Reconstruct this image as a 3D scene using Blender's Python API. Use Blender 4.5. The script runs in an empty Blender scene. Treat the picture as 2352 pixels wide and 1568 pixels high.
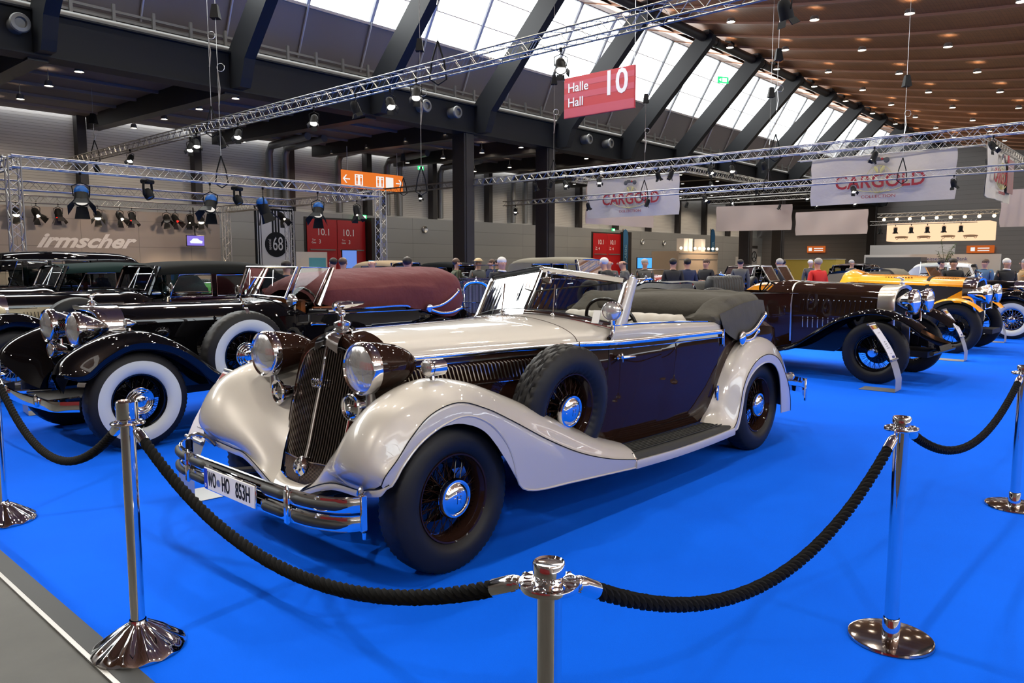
import bpy, bmesh, math, random
from math import sin, cos, pi, radians, sqrt, atan2
from mathutils import Vector, Matrix

random.seed(7)
SC = bpy.context.scene
COL = SC.collection
# ---------------------------------------------------------------- camera
FPX, HOR, CAMH = 1740.0, 605.0, 1.56
PITCH = math.atan((784 - HOR) / FPX)
cam = bpy.data.objects.new('camera', bpy.data.cameras.new('camera'))
COL.objects.link(cam)
cam.data.sensor_width = 36.0
cam.data.lens = 36.0 * FPX / 2352.0
cam.location = (0, 0, CAMH)
cam.rotation_euler = (pi / 2 - PITCH, 0, 0)
cam.data.clip_end = 400
SC.camera = cam
# ---------------------------------------------------------------- colour management
SC.view_settings.view_transform = 'Standard'
SC.view_settings.look = 'None'
SC.view_settings.gamma = 1
SC.view_settings.use_curve_mapping = False
SC.view_settings.exposure = 0.42
SC.cycles.use_denoising = True
SC.cycles.max_bounces = 5
SC.cycles.diffuse_bounces = 2
SC.cycles.glossy_bounces = 4
SC.cycles.use_adaptive_sampling = True
SC.cycles.adaptive_threshold = 0.03
SC.cycles.transmission_bounces = 4
SC.cycles.transparent_max_bounces = 8
SC.cycles.caustics_reflective = False
SC.cycles.caustics_refractive = False
SC.cycles.sample_clamp_indirect = 6
# ---------------------------------------------------------------- hall frame: U along the hall, N towards the left wall
HB = radians(42.0)
HR = pi / 2 - HB
def HW(u, n, z=0.0):
    return Vector((u * sin(HB) - n * cos(HB), u * cos(HB) + n * sin(HB), z))
# ---------------------------------------------------------------- world: overcast sky
W = bpy.data.worlds.new('overcast_sky'); SC.world = W; W.use_nodes = True
wb = W.node_tree.nodes['Background']
wb.inputs[0].default_value = (0.90, 0.95, 1.0, 1)
wb.inputs[1].default_value = 6.0
# ---------------------------------------------------------------- daylight falling through the two clerestories
def area(name, loc, target, sx, sy, power, col=(1, 1, 1), spread=180):
    d = bpy.data.lights.new(name, 'AREA'); d.shape = 'RECTANGLE'; d.size = sx; d.size_y = sy
    d.energy = power; d.color = col; d.spread = radians(spread)
    o = bpy.data.objects.new(name, d); COL.objects.link(o); o.location = loc
    z = (Vector(loc) - Vector(target)).normalized()
    x = Vector((sin(HB), cos(HB), 0)); x = (x - z * x.dot(z)).normalized(); y = z.cross(x)
    o.rotation_euler = Matrix((x, y, z)).transposed().to_euler()
    return o
DAY = (1.0, 0.965, 0.90)
area('daylight_left', HW(30, 26.6, 14.0), HW(30, 2, 0), 110, 4.0, 4600, DAY)
area('daylight_right', HW(20, -17.2, 14.0), HW(20, 8, 0), 110, 4.0, 2600, DAY)
# ---------------------------------------------------------------- materials
MATS = {}
def mat(name, col, rough=0.5, metal=0.0, coat=0.0, emit=None, estr=0.0, trans=0.0, ior=1.45, alpha=1.0, bump=None, var=None, spec=0.5):
    if name in MATS: return MATS[name]
    m = bpy.data.materials.new(name); m.use_nodes = True; MATS[name] = m
    nt = m.node_tree; b = nt.nodes['Principled BSDF']
    b.inputs['Base Color'].default_value = (*col, 1); b.inputs['Roughness'].default_value = rough
    b.inputs['Metallic'].default_value = metal; b.inputs['Coat Weight'].default_value = coat
    b.inputs['Coat Roughness'].default_value = 0.012
    b.inputs['Transmission Weight'].default_value = trans; b.inputs['IOR'].default_value = ior
    b.inputs['Alpha'].default_value = alpha
    b.inputs['Specular IOR Level'].default_value = spec
    if emit:
        b.inputs['Emission Color'].default_value = (*emit, 1); b.inputs['Emission Strength'].default_value = estr
    if bump or var:
        tc = nt.nodes.new('ShaderNodeTexCoord')
    if bump:
        s, st, dist = bump
        n = nt.nodes.new('ShaderNodeTexNoise'); n.inputs['Scale'].default_value = s; n.inputs['Detail'].default_value = 4
        bp = nt.nodes.new('ShaderNodeBump'); bp.inputs['Strength'].default_value = st; bp.inputs['Distance'].default_value = dist
        nt.links.new(tc.outputs['Object'], n.inputs['Vector']); nt.links.new(n.outputs['Fac'], bp.inputs['Height'])
        nt.links.new(bp.outputs['Normal'], b.inputs['Normal'])
    if var:
        s, c2 = var
        n = nt.nodes.new('ShaderNodeTexNoise'); n.inputs['Scale'].default_value = s; n.inputs['Detail'].default_value = 5
        r = nt.nodes.new('ShaderNodeMix'); r.data_type = 'RGBA'
        r.inputs[6].default_value = (*col, 1); r.inputs[7].default_value = (*c2, 1)
        nt.links.new(tc.outputs['Object'], n.inputs['Vector']); nt.links.new(n.outputs['Fac'], r.inputs[0])
        nt.links.new(r.outputs[2], b.inputs['Base Color'])
    return m
def node_mat(name, fn):
    if name in MATS: return MATS[name]
    m = bpy.data.materials.new(name); m.use_nodes = True; MATS[name] = m
    fn(m.node_tree, m.node_tree.nodes['Principled BSDF']); return m
M_BEIGE = mat('beige_metallic_paint', (0.50, 0.47, 0.425), 0.40, 0.2, 1.0)
M_BROWN = mat('dark_brown_paint', (0.020, 0.009, 0.006), 0.3, 0.0, 0.5, spec=0.0)
M_BLACK = mat('black_paint', (0.003, 0.003, 0.004), 0.2, 0.0, 0.9, spec=0.0)
M_CREAM = mat('cream_paint', (0.62, 0.55, 0.38), 0.3, 0.0, 0.8)
M_YELLOW = mat('yellow_paint', (0.85, 0.33, 0.01), 0.25, 0.0, 0.9)
M_REDP = mat('dark_red_paint', (0.25, 0.012, 0.015), 0.25, 0.0, 0.9)
M_GREENP = mat('green_paint', (0.10, 0.42, 0.04), 0.25, 0.0, 0.9)
M_BLUEP = mat('midnight_blue_paint', (0.006, 0.012, 0.05), 0.15, 0.0, 0.9, spec=0.0)
M_DBROWN = mat('chocolate_paint', (0.022, 0.010, 0.006), 0.22, 0.0, 0.9, spec=0.0)
M_CHROME = mat('chrome', (0.82, 0.82, 0.83), 0.05, 1.0)
M_NICKEL = mat('nickel_plate', (0.78, 0.74, 0.67), 0.28, 1.0)
M_ALU = mat('aluminium_tube', (0.40, 0.385, 0.36), 0.42, 1.0)
M_STEEL = mat('brushed_steel', (0.55, 0.55, 0.55), 0.35, 1.0)
M_RUBBER = mat('tyre_rubber', (0.008, 0.008, 0.009), 0.5, 0.0, bump=(60, 0.1, 0.002), spec=0.35)
M_WHITEW = mat('whitewall_rubber', (0.62, 0.66, 0.63), 0.5)
M_BLKRUB = mat('black_rubber_mat', (0.018, 0.019, 0.018), 0.55)
M_DARK = mat('dark_underside', (0.006, 0.006, 0.007), 0.6)
M_SOFT = mat('grey_canvas', (0.105, 0.10, 0.088), 0.9, bump=(5, 0.5, 0.05), var=(2.5, (0.075, 0.07, 0.06)), spec=0.1)
M_MAROON = mat('maroon_canvas', (0.135, 0.028, 0.033), 0.85, bump=(4, 0.6, 0.06), var=(3, (0.09, 0.018, 0.022)))
M_BLKTOP = mat('black_canvas', (0.008, 0.009, 0.009), 0.85, bump=(6, 0.2, 0.02), spec=0.1)
M_TEALTOP = mat('dark_green_canvas', (0.010, 0.024, 0.024), 0.85, bump=(6, 0.2, 0.02), spec=0.1)
M_TANTOP = mat('tan_canvas', (0.30, 0.22, 0.13), 0.85)
M_KHAKI = mat('khaki_canvas', (0.16, 0.145, 0.11), 0.85)
M_LEATHER = mat('light_grey_leather', (0.46, 0.43, 0.38), 0.5, bump=(30, 0.1, 0.005))
M_BLKLEA = mat('black_leather', (0.02, 0.022, 0.025), 0.4)
M_WOOD = mat('polished_wood', (0.22, 0.07, 0.02), 0.3, coat=0.6)
M_BLKPL = mat('black_bakelite', (0.012, 0.012, 0.012), 0.25)
M_WHITE = mat('white_enamel', (0.8, 0.8, 0.8), 0.45)
M_INK = mat('black_ink', (0.008, 0.008, 0.008), 0.6, spec=0.2)
M_REDLENS = mat('red_glass', (0.45, 0.01, 0.01), 0.1, coat=1)
def _glass(nt, b):
    out = nt.nodes['Material Output']
    tr = nt.nodes.new('ShaderNodeBsdfTransparent'); tr.inputs[0].default_value = (0.86, 0.89, 0.88, 1)
    gl = nt.nodes.new('ShaderNodeBsdfGlossy'); gl.inputs['Roughness'].default_value = 0.02
    fr = nt.nodes.new('ShaderNodeFresnel'); fr.inputs[0].default_value = 1.55
    mx = nt.nodes.new('ShaderNodeMixShader')
    nt.links.new(fr.outputs[0], mx.inputs[0]); nt.links.new(tr.outputs[0], mx.inputs[1]); nt.links.new(gl.outputs[0], mx.inputs[2])
    nt.links.new(mx.outputs[0], out.inputs[0])
M_GLASS = node_mat('clear_pane', _glass)
def _lens(nt, b):
    b.inputs['Base Color'].default_value = (0.9, 0.9, 0.9, 1); b.inputs['Metallic'].default_value = 0.85
    b.inputs['Roughness'].default_value = 0.07; b.inputs['Coat Weight'].default_value = 1
    tc = nt.nodes.new('ShaderNodeTexCoord'); w = nt.nodes.new('ShaderNodeTexWave'); w.inputs['Scale'].default_value = 55
    w.bands_direction = 'Y'
    mp = nt.nodes.new('ShaderNodeMapping')
    bp = nt.nodes.new('ShaderNodeBump'); bp.inputs['Strength'].default_value = 0.18; bp.inputs['Distance'].default_value = 0.004
    nt.links.new(tc.outputs['Object'], mp.inputs[0]); nt.links.new(mp.outputs[0], w.inputs[0]); nt.links.new(w.outputs[0], bp.inputs['Height'])
    nt.links.new(bp.outputs[0], b.inputs['Normal'])
M_LENS = node_mat('ribbed_lamp_lens', _lens)
def emat(name, col, s): return mat(name, (0, 0, 0), 0.6, emit=col, estr=s, spec=0.0)
# ---------------------------------------------------------------- mesh helpers
def V(*a): return Vector(a)
class MB:
    def __init__(s): s.v = []; s.f = []; s.mi = []
    def add(s, vs, fs, m=0):
        b = len(s.v); s.v += [tuple(p) for p in vs]; s.f += [tuple(i + b for i in f) for f in fs]; s.mi += [m] * len(fs)
        return s
    def box(s, c, d, rz=0.0, m=0, R=None):
        hx, hy, hz = d[0] / 2, d[1] / 2, d[2] / 2; c = Vector(c)
        R = R or Matrix.Rotation(rz, 3, 'Z')
        vs = [c + R @ Vector((x, y, z)) for x in (-hx, hx) for y in (-hy, hy) for z in (-hz, hz)]
        return s.add(vs, [(0, 1, 3, 2), (4, 6, 7, 5), (0, 4, 5, 1), (2, 3, 7, 6), (0, 2, 6, 4), (1, 5, 7, 3)], m)
    def bevbox(s, c, d, b=0.01, R=None, m=0):
        # box with chamfered edges
        c = Vector(c); R = R or Matrix.Identity(3); h = [x / 2 for x in d]; b = min(b, *[x * 0.95 for x in h]); vs = []; idx = {}
        for sx in (-1, 1):
            for sy in (-1, 1):
                for sz in (-1, 1):
                    for k in range(3):
                        q = [sx * (h[0] - (b if k != 0 else 0)), sy * (h[1] - (b if k != 1 else 0)), sz * (h[2] - (b if k != 2 else 0))]
                        idx[(sx, sy, sz, k)] = len(vs); vs.append(c + R @ Vector(q))
        I = lambda x, y, z, k: idx[(x, y, z, k)]; fs = []
        for q in (-1, 1):
            fs.append((I(q, -1, -1, 0), I(q, 1, -1, 0), I(q, 1, 1, 0), I(q, -1, 1, 0)))
            fs.append((I(-1, q, -1, 1), I(1, q, -1, 1), I(1, q, 1, 1), I(-1, q, 1, 1)))
            fs.append((I(-1, -1, q, 2), I(1, -1, q, 2), I(1, 1, q, 2), I(-1, 1, q, 2)))
            for r in (-1, 1):
                fs.append((I(q, r, -1, 0), I(q, r, 1, 0), I(q, r, 1, 1), I(q, r, -1, 1)))
                fs.append((I(q, -1, r, 0), I(q, 1, r, 0), I(q, 1, r, 2), I(q, -1, r, 2)))
                fs.append((I(-1, q, r, 1), I(1, q, r, 1), I(1, q, r, 2), I(-1, q, r, 2)))
                for t in (-1, 1): fs.append((I(q, r, t, 0), I(q, r, t, 1), I(q, r, t, 2)))
        return s.add(vs, fs, m)
    def grid(s, g, m=0, cu=False, cv=False):
        nu = len(g); nv = len(g[0]); vs = [p for r in g for p in r]; fs = []
        for i in range(nu - (0 if cu else 1)):
            for j in range(nv - (0 if cv else 1)):
                a = i * nv + j; b = i * nv + (j + 1) % nv; c = ((i + 1) % nu) * nv + (j + 1) % nv; d = ((i + 1) % nu) * nv + j
                fs.append((a, b, c, d))
        return s.add(vs, fs, m)
    def tube(s, pts, r, seg=8, m=0, closed=False, caps=True):
        pts = [Vector(p) for p in pts]; n = len(pts); rs = r if isinstance(r, (list, tuple)) else [r] * n
        rings = []; up = None
        for i, p in enumerate(pts):
            a = pts[i - 1] if (i > 0 or closed) else p; b = pts[(i + 1) % n] if (i < n - 1 or closed) else p
            t = (b - a)
            t = t.normalized() if t.length > 1e-9 else Vector((0, 0, 1))
            if up is None:
                up = Vector((0, 0, 1)) if abs(t.z) < 0.9 else Vector((1, 0, 0))
            x = (up - t * up.dot(t))
            x = x.normalized() if x.length > 1e-6 else t.orthogonal().normalized()
            y = t.cross(x); up = x
            rings.append([p + (x * cos(2 * pi * k / seg) + y * sin(2 * pi * k / seg)) * rs[i] for k in range(seg)])
        b0 = len(s.v); s.grid(rings, m, cu=closed, cv=True)
        if caps and not closed:
            s.f.append(tuple(b0 + k for k in range(seg))[::-1]); s.f.append(tuple(b0 + (n - 1) * seg + k for k in range(seg))); s.mi += [m, m]
        return s
    def cyl(s, a, b, r, r2=None, seg=16, m=0): return s.tube([a, b], [r, r if r2 is None else r2], seg, m)
    def lathe(s, prof, o=(0, 0, 0), ax=(0, 0, 1), seg=24, m=0, fn=None, closed=False):
        # prof: (radius, height along the axis)
        o = Vector(o); z = Vector(ax).normalized(); x = z.orthogonal().normalized()
        if abs(z.z) < 0.95: x = (Vector((0, 0, 1)) - z * z.z).normalized()
        y = z.cross(x); g = []
        for i, (r, h) in enumerate(prof):
            row = []
            for k in range(seg):
                a = 2 * pi * k / seg; rr, hh = (r, h) if fn is None else fn(i, k, r, h)
                row.append(o + z * hh + (x * cos(a) + y * sin(a)) * rr)
            g.append(row)
        return s.grid(g, m, cu=closed, cv=True)
    def ell(s, c, r, seg=16, rings=10, m=0, R=None):
        c = Vector(c); R = R or Matrix.Identity(3); g = []
        for i in range(rings + 1):
            t = pi * i / rings
            g.append([c + R @ Vector((r[0] * sin(t) * cos(2 * pi * k / seg), r[1] * sin(t) * sin(2 * pi * k / seg), r[2] * cos(t))) for k in range(seg)])
        return s.grid(g, m, cv=True)
    def torus(s, c, R_, r, ax=(0, 0, 1), seg=24, k=8, m=0):
        c = Vector(c); z = Vector(ax).normalized(); x = z.orthogonal().normalized(); y = z.cross(x)
        return s.tube([c + (x * cos(2 * pi * i / seg) + y * sin(2 * pi * i / seg)) * R_ for i in range(seg)], r, k, m, closed=True)
    def prism(s, poly, e, m=0):
        # polygon (3D points) extruded by vector e
        n = len(poly); e = Vector(e); a = [Vector(p) for p in poly]; vs = a + [p + e for p in a]
        fs = [tuple(range(n))[::-1], tuple(range(n, 2 * n))] + [(i, (i + 1) % n, n + (i + 1) % n, n + i) for i in range(n)]
        return s.add(vs, fs, m)
    def mirror(s):
        o = MB(); o.v = [(x, -y, z) for x, y, z in s.v]; o.f = [tuple(reversed(f)) for f in s.f]; o.mi = list(s.mi); return o
    def xf(s, M):
        s.v = [tuple(M @ Vector(p)) for p in s.v]; return s
    def join(s, o): return s.add(o.v, o.f) if not any(o.mi) else s._j(o)
    def _j(s, o):
        b = len(s.v); s.v += o.v; s.f += [tuple(i + b for i in f) for f in o.f]; s.mi += o.mi; return s
    def build(s, name, mats, parent=None, label=None, smooth=40, loc=None, rz=None, weld=False):
        me = bpy.data.meshes.new(name); me.from_pydata(s.v, [], s.f)
        if not isinstance(mats, (list, tuple)): mats = [mats]
        for m in mats: me.materials.append(m)
        if any(s.mi): me.polygons.foreach_set('material_index', s.mi)
        me.validate()
        bm = bmesh.new(); bm.from_mesh(me)
        bmesh.ops.remove_doubles(bm, verts=bm.verts, dist=1e-5)
        bmesh.ops.recalc_face_normals(bm, faces=bm.faces); bm.to_mesh(me); bm.free()
        if smooth:
            me.polygons.foreach_set('use_smooth', [True] * len(me.polygons)); me.set_sharp_from_angle(angle=radians(smooth))
        o = bpy.data.objects.new(name, me); COL.objects.link(o)
        if parent: o.parent = parent
        if label: o['label'] = label
        if loc is not None: o.location = loc
        if rz is not None: o.rotation_euler = (0, 0, rz)
        return o
def tag(o, label, cat, group=None, kind=None):
    o['label'] = label; o['category'] = cat
    if group: o['group'] = group
    if kind: o['kind'] = kind
    return o
def empty(name, loc=(0, 0, 0), rz=0.0, parent=None):
    o = bpy.data.objects.new(name, None); COL.objects.link(o); o.location = loc; o.rotation_euler = (0, 0, rz)
    o.empty_display_size = 0.1
    if parent: o.parent = parent
    return o
def struct(o): o['kind'] = 'structure'; return o
def kids(o): return [c for c in COL.objects if c.parent == o]
CH = {}
def copy_tree(o, parent=None, tree=None):
    if tree is None:
        tree = {}
        for c in COL.objects:
            if c.parent: tree.setdefault(c.parent.name, []).append(c)
    c = o.copy(); COL.objects.link(c)
    if parent: c.parent = parent
    for ch in tree.get(o.name, []): copy_tree(ch, c, tree)
    return c
def crv(pts, m=6, closed=False):
    # centripetal Catmull-Rom through the points, m samples to a span
    P = [Vector(p) for p in pts]; n = len(P)
    if n < 3 and not closed: return [P[0].lerp(P[-1], i / m) for i in range(m + 1)]
    out = []
    for i in range(n if closed else n - 1):
        p1 = P[i]; p2 = P[(i + 1) % n]
        p0 = P[i - 1] if (i > 0 or closed) else p1 * 2 - p2
        p3 = P[(i + 2) % n] if (i + 2 < n or closed) else p2 * 2 - p1
        t0 = 0.0; t1 = t0 + max((p1 - p0).length, 1e-5) ** 0.5; t2 = t1 + max((p2 - p1).length, 1e-5) ** 0.5; t3 = t2 + max((p3 - p2).length, 1e-5) ** 0.5
        for k in range(m):
            t = t1 + (t2 - t1) * k / m
            a1 = p0 * ((t1 - t) / (t1 - t0)) + p1 * ((t - t0) / (t1 - t0))
            a2 = p1 * ((t2 - t) / (t2 - t1)) + p2 * ((t - t1) / (t2 - t1))
            a3 = p2 * ((t3 - t) / (t3 - t2)) + p3 * ((t - t2) / (t3 - t2))
            b1 = a1 * ((t2 - t) / (t2 - t0)) + a2 * ((t - t0) / (t2 - t0))
            b2 = a2 * ((t3 - t) / (t3 - t1)) + a3 * ((t - t1) / (t3 - t1))
            out.append(b1 * ((t2 - t) / (t2 - t1)) + b2 * ((t - t1) / (t2 - t1)))
    if not closed: out.append(P[-1])
    return out
def surf(rails, mu=5, mv=5):
    R = [crv(r, mu) for r in rails]; n = len(R[0])
    return [crv([r[i] for r in R], mv) for i in range(n)]
def interp(tab, x):
    # piecewise-linear table lookup, tab sorted ascending by x
    if x <= tab[0][0]: return tab[0][1]
    for a, b in zip(tab[:-1], tab[1:]):
        if x <= b[0]: return a[1] + (b[1] - a[1]) * (x - a[0]) / (b[0] - a[0])
    return tab[-1][1]
def text_mesh(body, size, extrude=0.002, bold=0.0, sx=1.0, shear=0.0, align='CENTER'):
    cu = bpy.data.curves.new('lettering', 'FONT'); cu.body = body; cu.size = size; cu.extrude = extrude; cu.offset = bold
    cu.align_x = align; cu.align_y = 'CENTER'; cu.shear = shear; cu.resolution_u = 3
    o = bpy.data.objects.new('lettering', cu); COL.objects.link(o)
    dg = bpy.context.evaluated_depsgraph_get(); me = bpy.data.meshes.new_from_object(o.evaluated_get(dg))
    bpy.data.objects.remove(o); bpy.data.curves.remove(cu)
    mb = MB(); mb.v = [(v.co.x * sx, v.co.y, v.co.z) for v in me.vertices]; mb.f = [tuple(p.vertices) for p in me.polygons]; mb.mi = [0] * len(mb.f)
    bpy.data.meshes.remove(me); return mb
def frame(o, x, y, z=None):
    # matrix taking local x,y to the given directions at origin o
    x = Vector(x).normalized(); y = Vector(y).normalized(); z = x.cross(y) if z is None else Vector(z)
    M = Matrix((x, y, z)).transposed().to_4x4(); M.translation = Vector(o); return M
# ---------------------------------------------------------------- floor and carpet
def _carpet(nt, b):
    tc = nt.nodes.new('ShaderNodeTexCoord'); n = nt.nodes.new('ShaderNodeTexNoise'); n.inputs['Scale'].default_value = 1.3; n.inputs['Detail'].default_value = 3
    f = nt.nodes.new('ShaderNodeTexNoise'); f.inputs['Scale'].default_value = 350; f.inputs['Detail'].default_value = 2
    r = nt.nodes.new('ShaderNodeMix'); r.data_type = 'RGBA'; r.inputs[6].default_value = (.001, .10, .76, 1); r.inputs[7].default_value = (.001, .13, .90, 1)
    bp = nt.nodes.new('ShaderNodeBump'); bp.inputs['Strength'].default_value = .4; bp.inputs['Distance'].default_value = .004
    nt.links.new(tc.outputs['Object'], n.inputs[0]); nt.links.new(tc.outputs['Object'], f.inputs[0]); nt.links.new(n.outputs[0], r.inputs[0])
    nt.links.new(r.outputs[2], b.inputs['Base Color']); nt.links.new(f.outputs[0], bp.inputs['Height']); nt.links.new(bp.outputs[0], b.inputs['Normal'])
    b.inputs['Roughness'].default_value = .95; b.inputs['Specular IOR Level'].default_value = .1
M_CARPET = node_mat('blue_carpet', _carpet)
def _conc(nt, b):
    tc = nt.nodes.new('ShaderNodeTexCoord'); n = nt.nodes.new('ShaderNodeTexNoise'); n.inputs['Scale'].default_value = 3.0; n.inputs['Detail'].default_value = 8; n.inputs['Roughness'].default_value = .65
    r = nt.nodes.new('ShaderNodeMix'); r.data_type = 'RGBA'; r.inputs[6].default_value = (.045, .045, .040, 1); r.inputs[7].default_value = (.095, .093, .083, 1)
    nt.links.new(tc.outputs['Object'], n.inputs[0]); nt.links.new(n.outputs[0], r.inputs[0]); nt.links.new(r.outputs[2], b.inputs['Base Color']); b.inputs['Roughness'].default_value = .5; b.inputs['Specular IOR Level'].default_value = .25
M_CONC = node_mat('polished_concrete', _conc)
FL = MB().box((38, 12, -.05), (150, 66, .1)).build('floor', M_CONC, smooth=0, rz=HR); struct(FL)
def carpet():
    o = MB().box(((1.08 + 34) / 2, (-12 + 26) / 2, .003), (34 - 1.08, 38, .006)).build('carpet', M_CARPET, smooth=0, rz=HR)
    tag(o, 'bright blue exhibition carpet under all the parked cars', 'carpet', kind='structure')
    e = MB().box((1.055, 0, .006), (.085, 60, .012)).build('edge_tape', M_BLKRUB, smooth=0, rz=HR); tag(e, 'black rubber edging strip along the blue carpet', 'edging strip')
    MB().box((1.003, 0, .005), (.02, 60, .010)).build('metal_lip', M_ALU, e, smooth=0)
carpet()
# ---------------------------------------------------------------- the hall (local x = U along the hall, y = N towards the left wall)
STR = [28.2 + 6.58 * k for k in range(-5, 11)]
ceil_z = lambda n: 12.0 + .0051 * (n + 1.8) ** 2
def _wood(nt, b):
    tc = nt.nodes.new('ShaderNodeTexCoord'); mp = nt.nodes.new('ShaderNodeMapping'); mp.inputs['Scale'].default_value = (3.5, .25, 1)
    n = nt.nodes.new('ShaderNodeTexNoise'); n.inputs['Scale'].default_value = 2.5; n.inputs['Detail'].default_value = 5
    br = nt.nodes.new('ShaderNodeTexBrick'); br.inputs['Scale'].default_value = 1.0; br.inputs['Brick Width'].default_value = 2.4; br.inputs['Row Height'].default_value = .16; br.inputs['Mortar Size'].default_value = .004
    br.inputs['Color1'].default_value = (.36, .14, .050, 1); br.inputs['Color2'].default_value = (.31, .12, .042, 1); br.inputs['Mortar'].default_value = (.08, .03, .014, 1)
    r = nt.nodes.new('ShaderNodeMix'); r.data_type = 'RGBA'; r.blend_type = 'MULTIPLY'; r.inputs[0].default_value = .5
    nt.links.new(tc.outputs['Object'], mp.inputs[0]); nt.links.new(mp.outputs[0], n.inputs[0]); nt.links.new(tc.outputs['Object'], br.inputs[0])
    nt.links.new(br.outputs[0], r.inputs[6]); nt.links.new(n.outputs[0], r.inputs[7]); nt.links.new(r.outputs[2], b.inputs['Base Color']); b.inputs['Roughness'].default_value = .55
M_WOODC = node_mat('timber_ceiling', _wood)
def _panel(name, c1, c2, w, h, mort, rough=.5, metal=.0):
    def f(nt, b):
        tc = nt.nodes.new('ShaderNodeTexCoord'); mp = nt.nodes.new('ShaderNodeMapping'); mp.inputs['Rotation'].default_value = (pi / 2, 0, 0)
        br = nt.nodes.new('ShaderNodeTexBrick'); br.offset = 0; br.inputs['Scale'].default_value = 1; br.inputs['Brick Width'].default_value = w; br.inputs['Row Height'].default_value = h; br.inputs['Mortar Size'].default_value = mort
        br.inputs['Color1'].default_value = (*c1, 1); br.inputs['Color2'].default_value = (*c2, 1); br.inputs['Mortar'].default_value = (*[x * .45 for x in c1], 1)
        nt.links.new(tc.outputs['Object'], mp.inputs[0]); nt.links.new(mp.outputs[0], br.inputs[0]); nt.links.new(br.outputs[0], b.inputs['Base Color'])
        b.inputs['Roughness'].default_value = rough; b.inputs['Metallic'].default_value = metal
    return node_mat(name, f)
M_WPAN = _panel('grey_metal_panels', (.30, .30, .29), (.27, .27, .265), 6.0, 1.0, .012, .45, .3)
M_WUP = _panel('cassette_cladding', (.46, .44, .40), (.42, .40, .37), 30.0, .14, .008, .6)
M_WEND = _panel('end_wall_panels', (.19, .17, .16), (.17, .155, .145), 6.0, .5, .01, .6)
M_BOOTH = _panel('booth_wall_panels', (.27, .235, .205), (.26, .225, .20), 2.4, 1.15, .008, .6)
M_IRON = mat('anthracite_steel', (.011, .012, .014), .55, .0, spec=.3)
M_COLB = mat('dark_bronze_cladding', (.022, .018, .017), .45)
M_AISLE = mat('aisle_ceiling', (.20, .15, .125), .7)
M_BAND = mat('lilac_grey_panel', (.22, .20, .20), .5)
M_GALV = mat('galvanised_steel', (.20, .20, .19), .45, .5)
M_MULL = mat('glazing_bar', (.55, .56, .57), .35, .4)
M_SOFF = mat('larch_soffit', (.45, .30, .24), .6)
M_RED = mat('red_gate_panel', (.42, .008, .012), .4)
M_DOWN = emat('downlight_glow', (1.0, .86, .68), 30)
def S(mb, name, m, **k): return struct(mb.build(name, m, rz=HR, **k))
# ceiling: hanging timber shell with ribs
def ceiling():
    ns = [-33 + 1.25 * i for i in range(int(59.5 / 1.25) + 1)]; ns[-1] = 26.6
    mb = MB()
    us = [-14 + 3.29 * i for i in range(35)]
    g = []
    for i, u in enumerate(us[:-1]):
        for f in (0, .25, .5, .75): g.append([V(u + 3.29 * f, n, ceil_z(n) + .16 * sin(pi * f)) for n in ns])
    g.append([V(us[-1], n, ceil_z(n)) for n in ns])
    mb.grid(g); o = S(mb, 'ceiling', M_WOODC, smooth=60)
    mb = MB()
    for u in us:
        a = [(V(u - .05, n, ceil_z(n) + .02), V(u - .05, n, ceil_z(n) - .10), V(u + .05, n, ceil_z(n) - .10), V(u + .05, n, ceil_z(n) + .02)) for n in ns]
        mb.grid([list(r) for r in a])
    mb.build('ceiling_rib', mat('timber_rib', (.36, .17, .09), .5), o, smooth=0)
    # roof deck behind the shell
    MB().grid([[V(u, n, ceil_z(n) + .5) for n in ns] for u in (-14, 98)]).build('roof_deck', M_DARK, o, smooth=0)
ceiling()
# side walls, end walls
o = S(MB().box((40, 42.3, 2.4), (120, .6, 4.8)), 'wall_left', M_WPAN, smooth=0)
MB().box((40, 42.9, 6.9), (120, .3, 4.4)).build('upper_cladding', M_WUP, o, smooth=0)
pl = MB()
for u in [14.5 + 5.97 * i for i in range(-2, 14)]: pl.box((u, 42.55, 6.9), (.42, .7, 4.3))
pl.build('wall_pier', M_COLB, o, smooth=0)
pp = MB()
for u in (24.9, 26.0, 29.9, 33.9, 35.0, 38.9, 42.2, 47, 48.5, 52): pp.tube([(u, 42.2, 4.9), (u, 42.2, 8.2), (u, 41.9, 8.6), (u, 38, 8.75)], .22, 10)
pp.build('duct_pipe', M_GALV, o)
tr = MB()
for i in range(8): tr.box((34.5 + i * 0, 41.98, 0), (.01, .01, .01))
S(MB().box((40, 35.2, 9.05), (120, 14.6, .2)), 'ceiling_aisle', M_AISLE, smooth=0)
cb = MB()
for u in STR:
    cb.prism([V(u - .3, 28, 8.95), V(u - .3, 28, 8.0), V(u - .3, 31, 8.05), V(u - .3, 42.2, 8.3), V(u - .3, 42.2, 8.95)], (.6, 0, 0))
S(cb, 'trim_1', M_COLB, smooth=0)
pr = MB()
for n in (31.5, 33.8, 36.1, 38.4, 40.7): pr.box((40, n, 8.9), (120, .12, .14))
S(pr, 'trim_2', mat('aisle_purlin', (.24, .19, .16), .6), smooth=0)
bm_ = MB().box((40, 28.0, 8.78), (120, .5, 1.32)).box((40, 28.0, 8.10), (120, .9, .06)).box((40, 28.0, 9.46), (120, .9, .06))
S(bm_, 'trim_3', M_IRON, smooth=0)
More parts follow.
